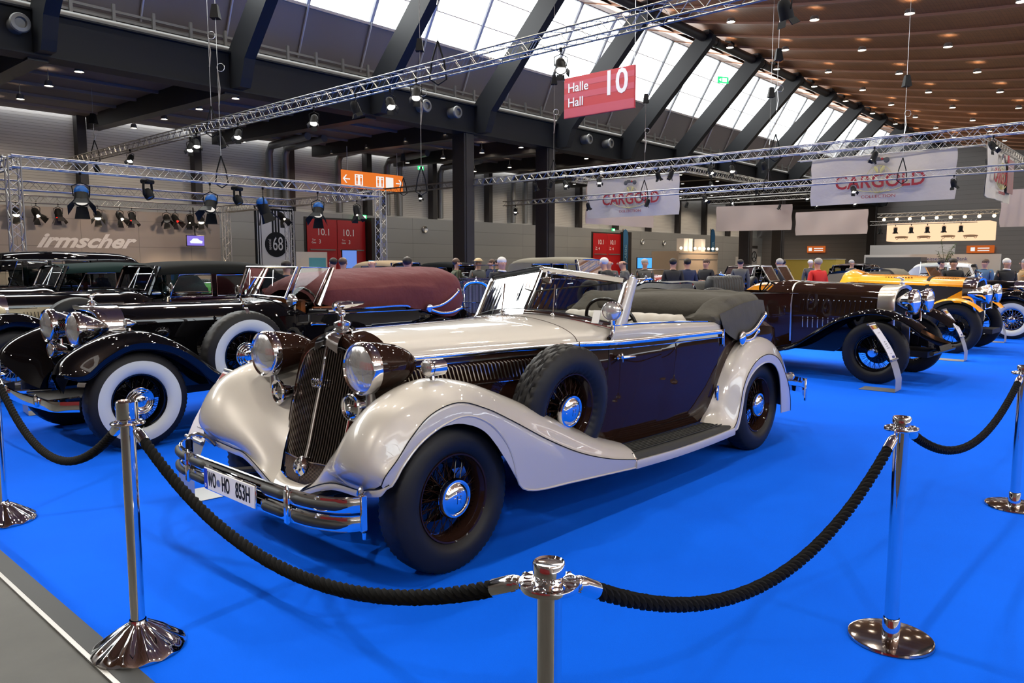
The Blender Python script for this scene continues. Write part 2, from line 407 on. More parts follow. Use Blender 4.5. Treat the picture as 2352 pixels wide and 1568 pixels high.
# columns below the beam
for k in (0, 1, 5, 6, 10):
    u = STR[5 + k] - .6
    o = MB().bevbox((0, 0, 4.05), (.72, .9, 8.1), .03, Matrix.Rotation(0, 3, 'Z')).box((0, -.47, 4.05), (.5, .03, 8.0)).build('hall_column', M_COLB, loc=HW(u, 28.2, 0), rz=HR, smooth=0)
    pos = ['left one of the near pair', 'right one of the near pair', 'left of the far pair by the glass door', 'right of the far pair by the glass door', 'at the far end wall'][[0, 1, 5, 6, 10].index(k)]
    tag(o, 'tall dark steel hall column, ' + pos, 'column', 'dark columns under the gallery beam')
# raking struts
STW = ['above the left stage rig, nearest to the camera', 'rising from above the stage rig', 'next right of the stage rig strut', 'crossing behind the long front truss', 'just left of the red hall sign', 'passing behind the red hall sign', 'first one clear to the right of the red hall sign', 'second clear to the right of the red hall sign', 'third clear to the right of the red hall sign', 'fourth clear to the right of the red hall sign', 'fifth clear to the right of the red hall sign', 'far down the row above the banners', 'last but three of the far row', 'last but two of the far row', 'last but one of the far row', 'last one at the end wall']
for i, u in enumerate(STR):
    a = [V(-.22, .28, -.22), V(-.22, .28, 1.1), V(-.22, -5.15, 6.45), V(-.22, -5.6, 6.6), V(-.22, -6.05, 6.3), V(-.22, -6.0, 5.95), V(-.22, -1.0, .75), V(-.22, -.75, .1), V(-.22, -.6, -.22)]
    o = MB().prism(a, (.44, 0, 0)).build('raking_strut', M_IRON, loc=HW(u, 27.6, 8.35), rz=HR, smooth=0)
    MB().box((0, -5.55, 6.45), (.6, .6, .25)).build('strut_head', M_COLB, o, smooth=0)
    tag(o, 'dark steel raking strut, ' + STW[i], 'strut', 'raking struts along the clerestory')
tb = MB().tube([V(-14, 22.2, 14.62), V(95, 22.2, 14.62)], .27, 14)
S(tb, 'trim_4', M_COLB)
jt = MB()
for u in STR: jt.tube([V(u + 1.2, 22.2, 14.62), V(u + 1.5, 22.2, 14.62)], .30, 14); jt.box((u + 3.2, 22.2, 14.95), (.5, .4, .35))
S(jt, 'trim_5', M_IRON)
# panel band and clerestory glazing
S(MB().grid([[V(u, 29.9, 9.6), V(u, 28.62, 12.4)] for u in [-14 + 3.29 * i for i in range(34)]]), 'wall_band', M_BAND, smooth=0)
bd = MB()
for i in range(34): bd.tube([V(-14 + 3.29 * i, 29.8, 9.6), V(-14 + 3.29 * i, 28.5, 12.4)], .05, 6)
S(bd, 'trim_6', M_MULL)
for side, (nb, zb, nt_, zt) in enumerate(((28.62, 12.4, 26.5, 16.05), (-31.2, 10.6, -30.6, 15.6))):
    mu = MB(); gl = MB()
    for i in range(34):
        u = -14 + 3.29 * i
        mu.tube([V(u, nb, zb), V(u, nt_, zt)], .11, 8)
        for f in (.33, .66): 
            if i < 33: mu.box((u + 1.645, nb + (nt_ - nb) * f, zb + (zt - zb) * f), (3.29, .04, .04))
    mu.box((40, nb, zb - .05), (110, .12, .12)).box((40, nt_, zt), (110, .12, .12))
    w = S(mu, 'window_%d' % (side + 1), M_MULL)
    gl.grid([[V(u, nb, zb), V(u, nt_, zt)] for u in (-14, 95)]); gl.build('clerestory_pane', M_GLASS, w, smooth=0)
S(MB().grid([[V(u, 26.55, 16.05), V(u, 25.3, 15.72), V(u, 24.6, 15.5)] for u in (-14, 95)]), 'trim_7', M_SOFF, smooth=0)
S(MB().box((40, 31.2, 9.55), (120, 3.2, .1)).box((40, 29.95, 9.7), (120, .1, .5)), 'trim_8', M_COLB, smooth=0)
# right-hand side of the hall (behind and right of the camera, seen in the reflections)
S(MB().box((40, -31.6, 5.3), (120, .5, 10.6)), 'wall_right', _panel('right_wall_panels', (.13, .11, .10), (.12, .10, .09), 6, 1.2, .01, .6), smooth=0)
S(MB().box((95.3, 4, 8), (.6, 80, 16)), 'wall_end', M_WEND, smooth=0)
S(MB().box((-14.3, 4, 8), (.6, 80, 16)), 'wall_near', _panel('near_wall_panels', (.20, .16, .13), (.18, .14, .11), 6, 1.2, .01, .6), smooth=0)
# gallery railing, cable trays and pipe on the beam
rl = MB()
for z in (9.72, 9.95, 10.2): rl.box((40, 28.35, z), (118, .05, .09)); 
for i in range(80): rl.box((-12 + 1.35 * i, 28.3, 9.95), (.10, .10, .95))
o = rl.build('gallery_railing', M_GALV, rz=HR, loc=(0, 0, 0), smooth=0); tag(o, 'galvanised maintenance railing on top of the long gallery beam', 'railing', kind='structure')
MB().tube([V(-14, 28.05, 9.62), V(95, 28.05, 9.62)], .17, 10).build('railing_pipe', M_GALV, o)
o = MB().box((40, 29.0, 10.15), (118, .5, .05)).box((40, 29.0, 9.8), (118, .5, .05)).build('cable_tray', M_GALV, rz=HR, smooth=0); tag(o, 'long cable tray behind the gallery railing', 'cable tray', kind='structure')
# jet nozzles on the beam
for i, u in enumerate((7.8, 24.3, 26.3, 37.1, 39.3, 50.5, 52.5)):
    w = ['at the far left of the beam', 'left of the pair beside the first column', 'right of the pair beside the first column', 'left below the red hall sign', 'right below the red hall sign', 'left of the far pair', 'right of the far pair'][i]
    o = MB().lathe([(.25, 0), (.25, .45), (.30, .5), (.27, .56), (.17, .58), (.15, .46), (0, .45)], (0, 0, 0), (0, -1, 0), 24).build('air_nozzle', M_GALV, loc=HW(u, 27.75, 8.88), rz=HR)
    tag(o, 'round grey air nozzle on the dark beam, ' + w, 'air nozzle', 'air nozzles on the gallery beam')
# downlights of the big ceiling
def downlight(loc, lab, grp, r=.22, drop=.0, light=None):
    mb = MB().lathe([(r * .55, .22), (r * .8, .16), (r, 0), (r * .97, 0), (r * .9, .03)], seg=20)
    if drop: mb.tube([(0, 0, .2), (0, 0, .2 + drop)], .012, 5)
    o = mb.build('ceiling_lamp', M_GALV, loc=loc); tag(o, lab, 'lamp', grp)
    MB().lathe([(r * .9, .03), (r * .6, .012), (0, .0)], seg=20).build('lamp_glass', M_DOWN, o)
    return o
def spot(name, loc, tgt, power, ang, col=(1, .93, .82), blend=.6, r=.12):
    d = bpy.data.lights.new(name, 'SPOT'); d.energy = power; d.spot_size = radians(ang); d.spot_blend = blend; d.color = col; d.shadow_soft_size = r
    o = bpy.data.objects.new(name, d); COL.objects.link(o); o.location = loc
    o.rotation_euler = (Vector(tgt) - Vector(loc)).to_track_quat('-Z', 'Y').to_euler(); return o
COLN = ((21.7, 'nearest to the dark tube'), (18.3, 'second file from the dark tube'), (14.1, 'third file from the dark tube'), (10.0, 'fourth file from the dark tube'), (5.9, 'fifth file from the dark tube'), (1.8, None), (-6, None), (-14, None), (-22, None))
ORD = ['first', 'second', 'third', 'fourth', 'fifth', 'sixth', 'seventh', 'eighth', 'ninth', 'tenth', 'eleventh', 'twelfth', 'thirteenth', 'fourteenth']
for i, u in enumerate((3, 10, 17, 23.5, 30.1, 36.8, 43.6, 50.4, 57.1, 63.8, 70.5, 77.2, 84)):
    for n, w in COLN:
        if n < 0 and u > 37: continue
        if n < 3 and u > 64: continue
        z = ceil_z(n) - .42
        if w and u > 35: lab = 'timber ceiling downlight, %s, %s row from the near end' % (w, ORD[i - 5] if i - 5 < 9 else 'last')
        else: lab = 'round ceiling downlight in the timber roof near the camera'
        downlight(HW(u, n, z), lab, 'downlights in the timber ceiling')
        if u < 50 or (u < 90 and n in (18.3, 10.0)): spot('downlight_beam', HW(u, n, z - .05), HW(u, n, 0), 520, 130)
for i, u in enumerate((10.3, 16.2, 22.1, 28.0, 34.0, 40.4, 46.6, 52.5, 58.5, 64.5, 70.5, 76.5, 82.5, 88.5)):
    for n, w in ((29.9, 'closest to the beam'), (33.1, 'second from the beam'), (36.6, 'third from the beam'), (40.1, 'closest to the wall')):
        downlight(HW(u, n, 8.3), 'pendant downlight under the side gallery, %s row from left, %s' % (ORD[i], w), 'downlights under the side gallery', .16, .55)
        if n > 33: spot('gallery_beam', HW(u, n, 8.25), HW(u, n + .8, 0), 160 if u < 50 else 330, 140, (1, .82, .62))
# red gates
def lettering(body, size, loc, m, parent, x=(1, 0, 0), y=(0, 0, 1), z=(0, -1, 0), sx=1.0, bold=0.0, align='CENTER', shear=0.0, name='lettering', ex=.004):
    return text_mesh(body, size, ex, bold, sx, shear, align).xf(frame(loc, x, y, z)).build(name, m, parent, smooth=0)
def gate(u, num, idx):
    D = MB().box((0, .05, 2.25), (5.1, .1, 4.5)).box((2.62, -.35, 2.3), (.9, .7, 4.6)).build('door_%d' % idx, M_COLB, loc=HW(u, 41.95, 0), rz=HR, smooth=0); struct(D)
    for s in (-1, 1):
        MB().bevbox((-.15 + s * 1.14, -.06, 2.2), (2.24, .06, 4.35), .01).build('gate_leaf', M_RED, D)
        MB().box((-.15 + s * 1.14, -.12, 2.44), (1.9, .06, .08)).build('push_bar', M_GALV, D, smooth=0)
        lettering('10.1', .62, (-.15 + s * 1.14 + (-.25 if s > 0 else .1), -.10, 3.55), M_WHITE, D)
        lettering('Tor\nGate', .17, (-.15 + s * 1.14 - .65, -.10, 2.98), M_WHITE, D); lettering(num, .36, (-.15 + s * 1.14 - .2, -.10, 2.95), M_WHITE, D)
    return D
gate(29.6, '3', 1); gate(60.2, '4', 2)
ex = MB()
def exit_sign(loc, lab, rz=HR, s=1.0):
    o = MB().bevbox((0, 0, 0), (.5 * s, .06, .25 * s), .01).build('exit_sign', emat('exit_green', (.02, .55, .15), 1.6), loc=loc, rz=rz); tag(o, lab, 'exit sign')
    MB().box((.06 * s, -.034, 0), (.2 * s, .01, .16 * s)).prism([V(-.2 * s, -.034, 0), V(-.1 * s, -.034, .07 * s), V(-.1 * s, -.034, -.07 * s)], (0, -.005, 0)).build('pictogram', emat('exit_white', (.9, 1, .9), 2.0), o, smooth=0)
exit_sign(HW(31.3, 41.5, 4.65), 'green exit sign above the left red gate')
exit_sign(HW(34.2, 39, 7.9), 'green exit sign high up behind the orange direction sign')
exit_sign(HW(60.5, 41.5, 4.75), 'green exit sign above the far red gate')
exit_sign(HW(46, 23.3, 13.2), 'green exit sign hanging in front of the bright roof windows', HR - .5, 1.6)
# round wall lamps
for i, (u, z) in enumerate(((37.1, 4.02), (41.3, 4.0), (66.3, 3.75), (70.5, 3.72), (24.2, 4.2))):
    w = ['left of the pair beside the left gate', 'right of the pair beside the left gate', 'left of the pair beyond the far gate', 'right of the pair beyond the far gate', 'left of the banner with the number 68'][i]
    o = MB().lathe([(.24, 0), (.26, .10), (.22, .14), (.14, .08), (0, .06)], (0, 0, 0), (0, -1, 0), 20).build('wall_nozzle', M_STEEL, loc=HW(u, 41.98, z), rz=HR); tag(o, 'round steel wall nozzle, ' + w, 'wall nozzle', 'round nozzles on the left wall')
# far glass door and end wall details
o = MB().box((0, 0, 1.9), (4.4, .2, 3.8)).build('door_3', M_COLB, loc=HW(91, 41.9, 0), rz=HR, smooth=0); struct(o)
MB().box((-.4, -.12, 1.8), (2.6, .04, 3.4)).build('glass_leaf', mat('green_glass', (.10, .14, .12), .15, coat=1), o, smooth=0)
o = MB().box((0, 0, 2.1), (.2, 7, 4.2)).build('door_4', M_INK, loc=HW(94.9, -8, 0), rz=HR, smooth=0); struct(o)
lettering('10.2', 1.3, (-.12, .5, 3.4), mat('dull_white', (.25, .25, .25), .6), o, (0, -1, 0), (0, 0, 1), (-1, 0, 0))
exit_sign(HW(94.6, -1.5, 4.7), 'green exit sign on the far end wall', HR - pi / 2, 1.4)
w = MB()
for i in range(5): w.box((94.95, -1 - i * 2.2, 8.8), (.1, 1.9, 3.2))
S(w, 'window_3', emat('far_daylight', (.75, .9, 1.0), 1.6), smooth=0)
# ---------------------------------------------------------------- parts shared by the vintage cars
_wc = {}
def wheel(parent, loc, side=1, R=.385, w=.19, rim_r=.225, ww=False, rim_m=None, spoke_m=None, cap=('dish', .10), steer=0.0, tilt=0.0, lean=None, name='wheel', detail=1, cap_m=None, tread=0):
    rim_m = rim_m or M_BROWN; spoke_m = spoke_m or rim_m; cap_m = cap_m or M_CHROME
    key = (R, w, rim_r, ww, rim_m.name, spoke_m.name, cap, detail, cap_m.name, tread)
    e = empty(name, loc, 0, parent); e.rotation_euler = (tilt * side, lean or 0, steer + (0 if side > 0 else pi))
    if key in _wc:
        for nm, me in _wc[key]:
            o = bpy.data.objects.new(nm, me); COL.objects.link(o); o.parent = e
        return e
    made = []
    seg = 144 if detail else 48; h = w / 2; d = R - rim_r
    P = [(rim_r, .62), (rim_r + .02, .86), (rim_r + .3 * d, 1.0), (rim_r + .52 * d, 1.0), (rim_r + .74 * d, .88), (R - .012, .74), (R - .002, .62), (R, .46), (R + .002, .2), (R + .003, 0)]
    if tread: P = P[:6] + [(R - .001, .66), (R + .001, .56), (R + .002, .50), (R + .003, .42), (R + .003, .36), (R + .003, .28), (R + .003, .20), (R + .003, .12), (R + .003, .06), (R + .003, 0)]
    P = P + [(r, -q) for r, q in P[-2::-1]]
    def fn(i, k, r, hh):
        n = len(P)
        if tread:
            q = abs(hh) / h
            if q < .7:
                z = .36 + .07 * (1 if k % 8 < 4 else -1); z2 = .09 * (1 if (k + 2) % 8 < 4 else -1)
                if abs(q - z) < .05 or abs(hh / h - z2) < .04: return r - .012, hh
                if q > .45 and k % 4 == 0: return r - .012, hh
            return r - (.006 if i == 5 and k % 2 else 0), hh
        if detail and i in (5, 6, n - 6, n - 7) and k % 2: r -= .007
        if detail and i in (7, n - 8) and k % 4 < 2: r -= .006
        return r, hh
    mb = MB().lathe([(r, q * h) for r, q in P], ax=(0, 1, 0), seg=seg, fn=fn)
    made.append(mb.build('tyre', M_RUBBER, e, smooth=50))
    if ww:
        mb = MB().lathe([(rim_r + .004, .66 * h), (rim_r + .018, .88 * h), (rim_r + .3 * d, 1.0 * h + .002), (rim_r + .5 * d, 1.0 * h + .002), (rim_r + .62 * d, .955 * h + .002)], ax=(0, 1, 0), seg=72)
        made.append(mb.build('whitewall', M_WHITEW, e))
    rr = rim_r
    mb = MB().lathe([(rr + .004, .68 * h), (rr + .002, .74 * h), (rr - .006, .72 * h), (rr - .01, .6 * h), (rr - .022, .5 * h), (rr - .03, .1 * h), (rr - .03, -.3 * h), (rr - .01, -.66 * h), (rr + .004, -.68 * h)], ax=(0, 1, 0), seg=64)
    made.append(mb.build('rim', rim_m, e))
    mb = MB(); n = 36 if detail else 20
    for k in range(n):
        a = 2 * pi * k / n; da = (.32 if k % 2 else -.32)
        for (r0, h0, h1, mul) in ((.05, .055, .012, 1.0), (.06, -.03, -.012, -1.0)):
            p = (r0 * cos(a), h0, r0 * sin(a)); q = ((rr - .028) * cos(a + da * mul), h1, (rr - .028) * sin(a + da * mul))
            mb.tube([p, q], .0022 if detail else .003, 4, caps=False)
    made.append(mb.build('spokes', spoke_m, e, smooth=0))
    mb = MB().lathe([(0, .065), (.05, .062), (.06, .05), (.05, .02), (.045, -.06), (.10, -.07), (.15, -.075), (.155, -.09), (0, -.09)], ax=(0, 1, 0), seg=32)
    made.append(mb.build('hub', M_BLACK, e))
    kind, cr = cap
    if kind == 'dish':
        mb = MB().lathe([(cr * .93, .045), (cr, .058), (cr, .068), (cr * .93, .082), (cr * .84, .083), (cr * .80, .078), (cr * .77, .079), (cr * .70, .088), (cr * .45, .098), (cr * .2, .102), (0, .103)], ax=(0, 1, 0), seg=48)
        made.append(mb.build('hub_cap', cap_m, e))
        t = text_mesh('H', .062 * cr / .1, .0015, sx=.8)
        for a in range(5): t.box(((a - 2) * .008, .04 * cr / .1 + .004 - abs(a - 2) * .0015, 0), (.0035, .012, .003))
        t.xf(frame((0, .105, -.004), (-1, 0, 0), (0, 0, 1), (0, 1, 0)))
        made.append(t.build('emblem', M_CHROME, e, smooth=0))
    elif kind == 'ringed':
        pr = [(cr, .05)]
        for q in (1.0, .84, .68, .5): pr += [(cr * q, .062 + (1 - q) * .05), (cr * (q - .05), .070 + (1 - q) * .05), (cr * (q - .1), .062 + (1 - q) * .05)]
        pr += [(cr * .36, .09), (0, .094)]
        mb = MB().lathe(pr, ax=(0, 1, 0), seg=48); made.append(mb.build('hub_cap', cap_m, e))
        t = text_mesh('H', .055, .0015).xf(frame((0, .096, -.004), (-1, 0, 0), (0, 0, 1), (0, 1, 0))); made.append(t.build('emblem', M_CHROME, e, smooth=0))
    else:
        mb = MB().lathe([(cr, .04), (cr, .10), (cr * .9, .115), (0, .118)], ax=(0, 1, 0), seg=24); made.append(mb.build('hub_cap', cap_m, e))
    _wc[key] = [(o.name.split('.')[0], o.data) for o in made]
    return e
def lamp(parent, loc, r=.125, depth=.30, shell=None, lens=None, rim=None, name='headlamp', side=1, yaw=0.0, sub=True, bucket='bullet', tiltz=0.0):
    # lens faces local +X
    e = empty(name, loc, yaw, parent)
    shell = shell or M_BROWN; k = r / .125
    if bucket == 'bullet': pr = [(r * .97, -.02), (r * 1.02, -.05), (r * .98, -.10), (r * .86, -.17 * depth / .3), (r * .62, -.24 * depth / .3), (r * .32, -.285 * depth / .3), (0, -.30 * depth / .3)]
    else: pr = [(r * .97, -.01), (r * .99, -.03), (r * .93, -.06 * depth / .3), (r * .80, -.12 * depth / .3), (r * .58, -.19 * depth / .3), (r * .34, -.255 * depth / .3), (r * .15, -.29 * depth / .3), (0, -.30 * depth / .3)]
    MB().lathe(pr, ax=(1, 0, 0), seg=32).build('lamp_shell', shell, e)
    MB().lathe([(r * .93, .012 * k), (r * .97, .02 * k), (r * 1.03, .012 * k), (r * 1.06, -.01 * k), (r * 1.04, -.035 * k), (r * .97, -.03 * k)], ax=(1, 0, 0), seg=40).build('lamp_rim', rim or M_CHROME, e)
    MB().lathe([(r * .96, .008 * k), (r * .8, .022 * k), (r * .5, .036 * k), (r * .2, .043 * k), (0, .044 * k)], ax=(1, 0, 0), seg=32).build('lens', lens or M_LENS, e)
    return e
def front_fender(crown, bead, skirt, inner, Ys, m, parent, name='front_fender', both=True, stripe=None, skirt_y=.905, shade_sheet=True, mu=5, edge=True):
    # rails (x, y, z) of the left fender, front tip to running board
    rails = [inner, crown[0], crown[1], crown[2], bead]
    g = surf(rails, mu, 5)
    mb = MB().grid(g)
    bc = crv(bead, 10); sc_ = crv(skirt, 10)
    def resample(c, n):
        L = [0]
        for a, b in zip(c[:-1], c[1:]): L.append(L[-1] + (b - a).length)
        out = []
        j = 0
        for i in range(n):
            t = L[-1] * i / (n - 1)
            while j < len(L) - 2 and L[j + 1] < t: j += 1
            f = (t - L[j]) / max(L[j + 1] - L[j], 1e-9); out.append(c[j].lerp(c[j + 1], min(max(f, 0), 1)))
        return out
    A = [g[i][-1] for i in range(len(g))]; B = crv(skirt, mu)
    if len(B) != len(A): B = resample(sc_, len(A))
    mb.grid([[a, a.lerp(b, .06) + V(0, .006, 0), a.lerp(b, .5) + V(0, .004, 0), b] for a, b in zip(A, B)])
    if edge: mb.tube(B, .006, 6)
    res = []
    ln = MB()
    if shade_sheet: ln.grid([[V(p.x * .94, p.y - .02, .40 + (p.z - .40) * .93 - .012) for p in r[5:]] for r in g if r[2].x > -1.2])  # black sheet under the crown, added so bounce light leaves the arch dark
    for q in (0, 1):
        mm = mb if q == 0 else mb.mirror()
        o = mm.build(name, m, parent, smooth=35); res.append(o)
        if stripe: t = MB().tube([p + V(0, .005, -.001) for p in A], .0028, 5); (t if q == 0 else t.mirror()).build('coach_line', stripe, o)
        if shade_sheet: (ln if q == 0 else ln.mirror()).build('arch_shade_sheet', M_DARK, o)
    return res
def sheet(parent, name, rails, m, mu=4, mv=4, mirror=True, label=None, thick=0.0, smooth=35):
    g = surf(rails, mu, mv); a = MB().grid(g)
    if mirror: b = a.mirror(); a.add(b.v, b.f)
    o = a.build(name, m, parent, label, smooth=smooth)
    if thick:
        md = o.modifiers.new('thickness', 'SOLIDIFY'); md.thickness = thick; md.offset = 0
    return o
def strip(mb, pts, w, t, up=(0, 0, 1), taper=0):
    # flat bar following pts: width w along `up`, thickness t
    P = [Vector(p) for p in pts]; rings = []; n = len(P)
    for i, p in enumerate(P):
        d = (P[min(i + 1, n - 1)] - P[max(i - 1, 0)]).normalized(); u = Vector(up); u = (u - d * u.dot(d)).normalized(); s = d.cross(u)
        k = min(1, (n - 1 - i) / taper + .12) if taper else 1; W_ = w * k; p = p + u * (w - W_) / 2
        rings.append([p + u * W_ / 2 + s * t / 2, p + u * W_ * .25 + s * t * .8, p - u * W_ * .25 + s * t * .8, p - u * W_ / 2 + s * t / 2, p - u * W_ / 2 - s * t / 2, p + u * W_ / 2 - s * t / 2])
    b0 = len(mb.v); mb.grid(rings, cv=True); mb.f.append(tuple(b0 + k for k in range(6))); mb.f.append(tuple(b0 + (n - 1) * 6 + k for k in range(6))); mb.mi += [0, 0]
    return mb
def steering_wheel(parent, c, r, lean=60, m=None, name='steering_wheel'):
    m = m or M_BLKPL; mb = MB()
    ax = V(-sin(radians(lean)), 0, cos(radians(lean)))
    mb.torus(c, r, .013, ax, 36, 8); c = Vector(c); y = V(0, 1, 0); x = y.cross(ax)
    for a in (.3, pi - .3, 1.5 * pi): mb.tube([c - ax * .03, c + (y * cos(a) + x * sin(a)) * r], [.012, .009], 6)
    mb.tube([c - ax * .02, c - ax * .6], .018, 8)
    mb.lathe([(.04, -.03), (.04, 0), (0, .012)], c, ax, 16)
    return mb.build(name, m, parent)
def pleated(parent, name, x0, z0, z1, yw, th, m, n=14, lean=.12):
    # seat back: rounded slab with vertical pleats, facing +X
    mb = MB(); g = []
    N = n * 4
    prof = [(0, z0), (0, z0 + .05), (0, (z0 + z1) / 2), (0, z1 - .06), (-.02, z1 - .015), (-.06, z1), (-th + .03, z1), (-th, z1 - .03), (-th, z0)]
    for i in range(N + 1):
        y = -yw + 2 * yw * i / N; e = 1 - max(0, (abs(y) / yw - .9) / .1) ** 2 * .35
        d = .012 * (abs(sin(pi * i / 4)) ** .5)
        g.append([V(x0 + px * (1 if k > 3 else 1) - (z - z0) * lean + (d if k < 6 else 0), y, z0 + (z - z0) * e + (d * .6 if 3 < k < 7 else 0)) for k, (px, z) in enumerate(prof)])
    mb.grid(g); b = len(mb.v)
    mb.add(g[0], [tuple(range(len(prof)))]); mb.add(g[-1], [tuple(range(len(prof)))])
    return mb.build(name, m, parent, smooth=60)
# ---------------------------------------------------------------- the two-tone cabriolet
CARYAW = radians(42.65)
def car_rot(A): return atan2(-cos(A), -sin(A))
def hero():
    T = empty('cabriolet_car', (-0.885, 4.257, 0), car_rot(CARYAW))
    tag(T, 'beige and dark brown open cabriolet with licence plate WO HO 853H in the centre', 'car')
    # front fenders
    crown = [[(.458, .42, .482), (.476, .405, .56), (.415, .45, .69), (.31, .475, .80), (.20, .495, .88), (.05, .51, .93), (-.15, .52, .925), (-.40, .54, .845), (-.70, .57, .725), (-1.0, .60, .585), (-1.30, .63, .46), (-1.52, .65, .39)],
             [(.435, .62, .482), (.55, .62, .60), (.53, .64, .745), (.44, .66, .865), (.285, .67, .95), (.08, .68, .99), (-.15, .69, .955), (-.40, .70, .865), (-.70, .715, .735), (-1.0, .73, .595), (-1.30, .74, .470), (-1.52, .75, .398)],
             [(.500, .79, .533), (.55, .80, .63), (.52, .81, .735), (.43, .815, .85), (.275, .82, .925), (.07, .825, .955), (-.15, .83, .918), (-.37, .835, .83), (-.66, .84, .70), (-.96, .845, .555), (-1.26, .85, .435), (-1.52, .85, .362)]]
    bead = [(.498, .862, .572), (.495, .885, .615), (.43, .895, .685), (.35, .90, .775), (.235, .90, .86), (.06, .90, .895), (-.13, .90, .84), (-.33, .90, .745), (-.61, .90, .60), (-.91, .90, .468), (-1.21, .90, .374), (-1.52, .90, .308)]
    inner = [(.468, .12, .372), (.40, .165, .42), (.335, .228, .52), (.272, .258, .64), (.18, .285, .745), (.03, .33, .795), (-.20, .37, .78), (-.45, .41, .73), (-.75, .46, .645), (-1.05, .52, .53), (-1.32, .58, .43), (-1.52, .61, .375)]
    skirt = [(.485, .866, .548), (.455, .893, .570), (.41, .90, .635), (.30, .905, .735), (.15, .905, .80), (0, .905, .82), (-.16, .905, .755), (-.28, .905, .64), (-.335, .905, .54), (-.36, .905, .45), (-.40, .902, .375), (-.50, .90, .335), (-.85, .90, .305), (-1.15, .90, .283), (-1.52, .90, .256)]
    ff = front_fender(crown, bead, skirt, inner, None, M_BEIGE, T, stripe=M_INK)
    # rolled lip along the front edge
    for q, f in enumerate(ff):
        lip = crv([inner[0], crown[0][0], crown[1][0], crown[2][0], (.490, .850, .546), (.462, .888, .566)], 6)
        t = MB(); strip(t, [p + V(.0, 0, -.012) for p in lip], .034, .012, (0, 0, 1), taper=7)
        (t if q == 0 else t.mirror()).build('fender_lip', M_BEIGE, f)
        t = MB().tube([p + V(.008, 0, .007) for p in lip], .0028, 5); (t if q == 0 else t.mirror()).build('coach_line', M_INK, f)
    # valance under the radiator
    va = MB().grid(surf([[(.468, -.12, .374), (.472, -.06, .364), (.474, 0, .360), (.472, .06, .364), (.468, .12, .374)], [(.44, -.14, .405), (.445, -.07, .396), (.447, 0, .392), (.445, .07, .396), (.44, .14, .405)], [(.395, -.17, .43), (.400, -.1, .402), (.402, 0, .395), (.400, .1, .402), (.395, .17, .43)]], 5, 4))
    strip(va, [(.475, -.12, .362), (.480, -.06, .352), (.482, 0, .348), (.480, .06, .352), (.475, .12, .362)], .03, .01)
    va.build('valance', M_BEIGE, T)
    # running boards
    for s in (1, -1):
        g = surf([[(-1.50, .66 * s, .345), (-2.1, .69 * s, .335), (-2.75, .70 * s, .33)], [(-1.50, .80 * s, .345), (-2.1, .80 * s, .335), (-2.78, .80 * s, .33)], [(-1.50, .875 * s, .338), (-2.1, .875 * s, .325), (-2.84, .875 * s, .318)], [(-1.50, .895 * s, .30), (-2.1, .895 * s, .29), (-2.88, .895 * s, .285)]], 8, 3)
        mb = MB().grid(g)
        for k in range(7):
            y = (.69 + k * .026) * s; mb.tube([(-1.52, y, .348), (-2.1, y, .338), (-2.76, y, .334)], .004, 5)
        o = mb.build('running_board', M_BLKRUB, T)
        e = MB(); strip(e, crv([(-1.50, .903 * s, .279), (-2.0, .903 * s, .262), (-2.5, .903 * s, .262), (-2.86, .903 * s, .272)], 6), .055, .012); e.build('board_edge', M_BEIGE, o)
        e = MB().tube([(-1.50, .66 * s, .352), (-1.50, .80 * s, .352), (-1.50, .88 * s, .343), (-1.50, .905 * s, .30)], .006, 6); e.build('end_strip', M_CHROME, o)
    # rear fenders
    rb = [(-2.74, .895, .285), (-2.88, .895, .31), (-2.955, .895, .44), (-3.0, .895, .58), (-3.09, .895, .70), (-3.24, .895, .79), (-3.44, .895, .82), (-3.62, .895, .775), (-3.76, .892, .67), (-3.90, .885, .50), (-3.97, .875, .36), (-3.99, .87, .27)]
    c1 = [(-2.72, .80, .335), (-2.83, .80, .42), (-2.885, .81, .55), (-2.94, .815, .68), (-3.05, .815, .80), (-3.21, .815, .905), (-3.44, .815, .945), (-3.68, .81, .90), (-3.90, .80, .77), (-4.09, .78, .57), (-4.17, .76, .40), (-4.19, .75, .27)]
    c0 = [(-2.70, .73, .34), (-2.80, .74, .43), (-2.855, .745, .56), (-2.92, .745, .695), (-3.03, .74, .82), (-3.20, .735, .92), (-3.44, .72, .955), (-3.70, .70, .91), (-3.95, .68, .78), (-4.16, .64, .57), (-4.25, .60, .40), (-4.27, .58, .27)]
    ci = [(-2.69, .70, .34), (-2.775, .70, .43), (-2.83, .705, .56), (-2.90, .70, .70), (-3.02, .69, .82), (-3.20, .67, .915), (-3.44, .64, .94), (-3.70, .60, .90), (-3.97, .55, .77), (-4.19, .48, .56), (-4.29, .42, .40), (-4.31, .40, .27)]
    sk = [(-2.88, .90, .275), (-2.92, .90, .285), (-2.985, .90, .42), (-3.03, .90, .57), (-3.12, .90, .67), (-3.26, .90, .735), (-3.44, .90, .755), (-3.58, .90, .71), (-3.67, .898, .62), (-3.73, .89, .48), (-3.76, .885, .36), (-3.78, .88, .28)]
    g = surf([ci, c0, c1, rb], 5, 5); B = crv(sk, 5)
    mb = MB().grid(g); A = [r[-1] for r in g]
    mb.grid([[a, a.lerp(b, .08) + V(0, .006, 0), a.lerp(b, .5) + V(0, .004, 0), b] for a, b in zip(A, B)]); mb.tube(B, .006, 6)
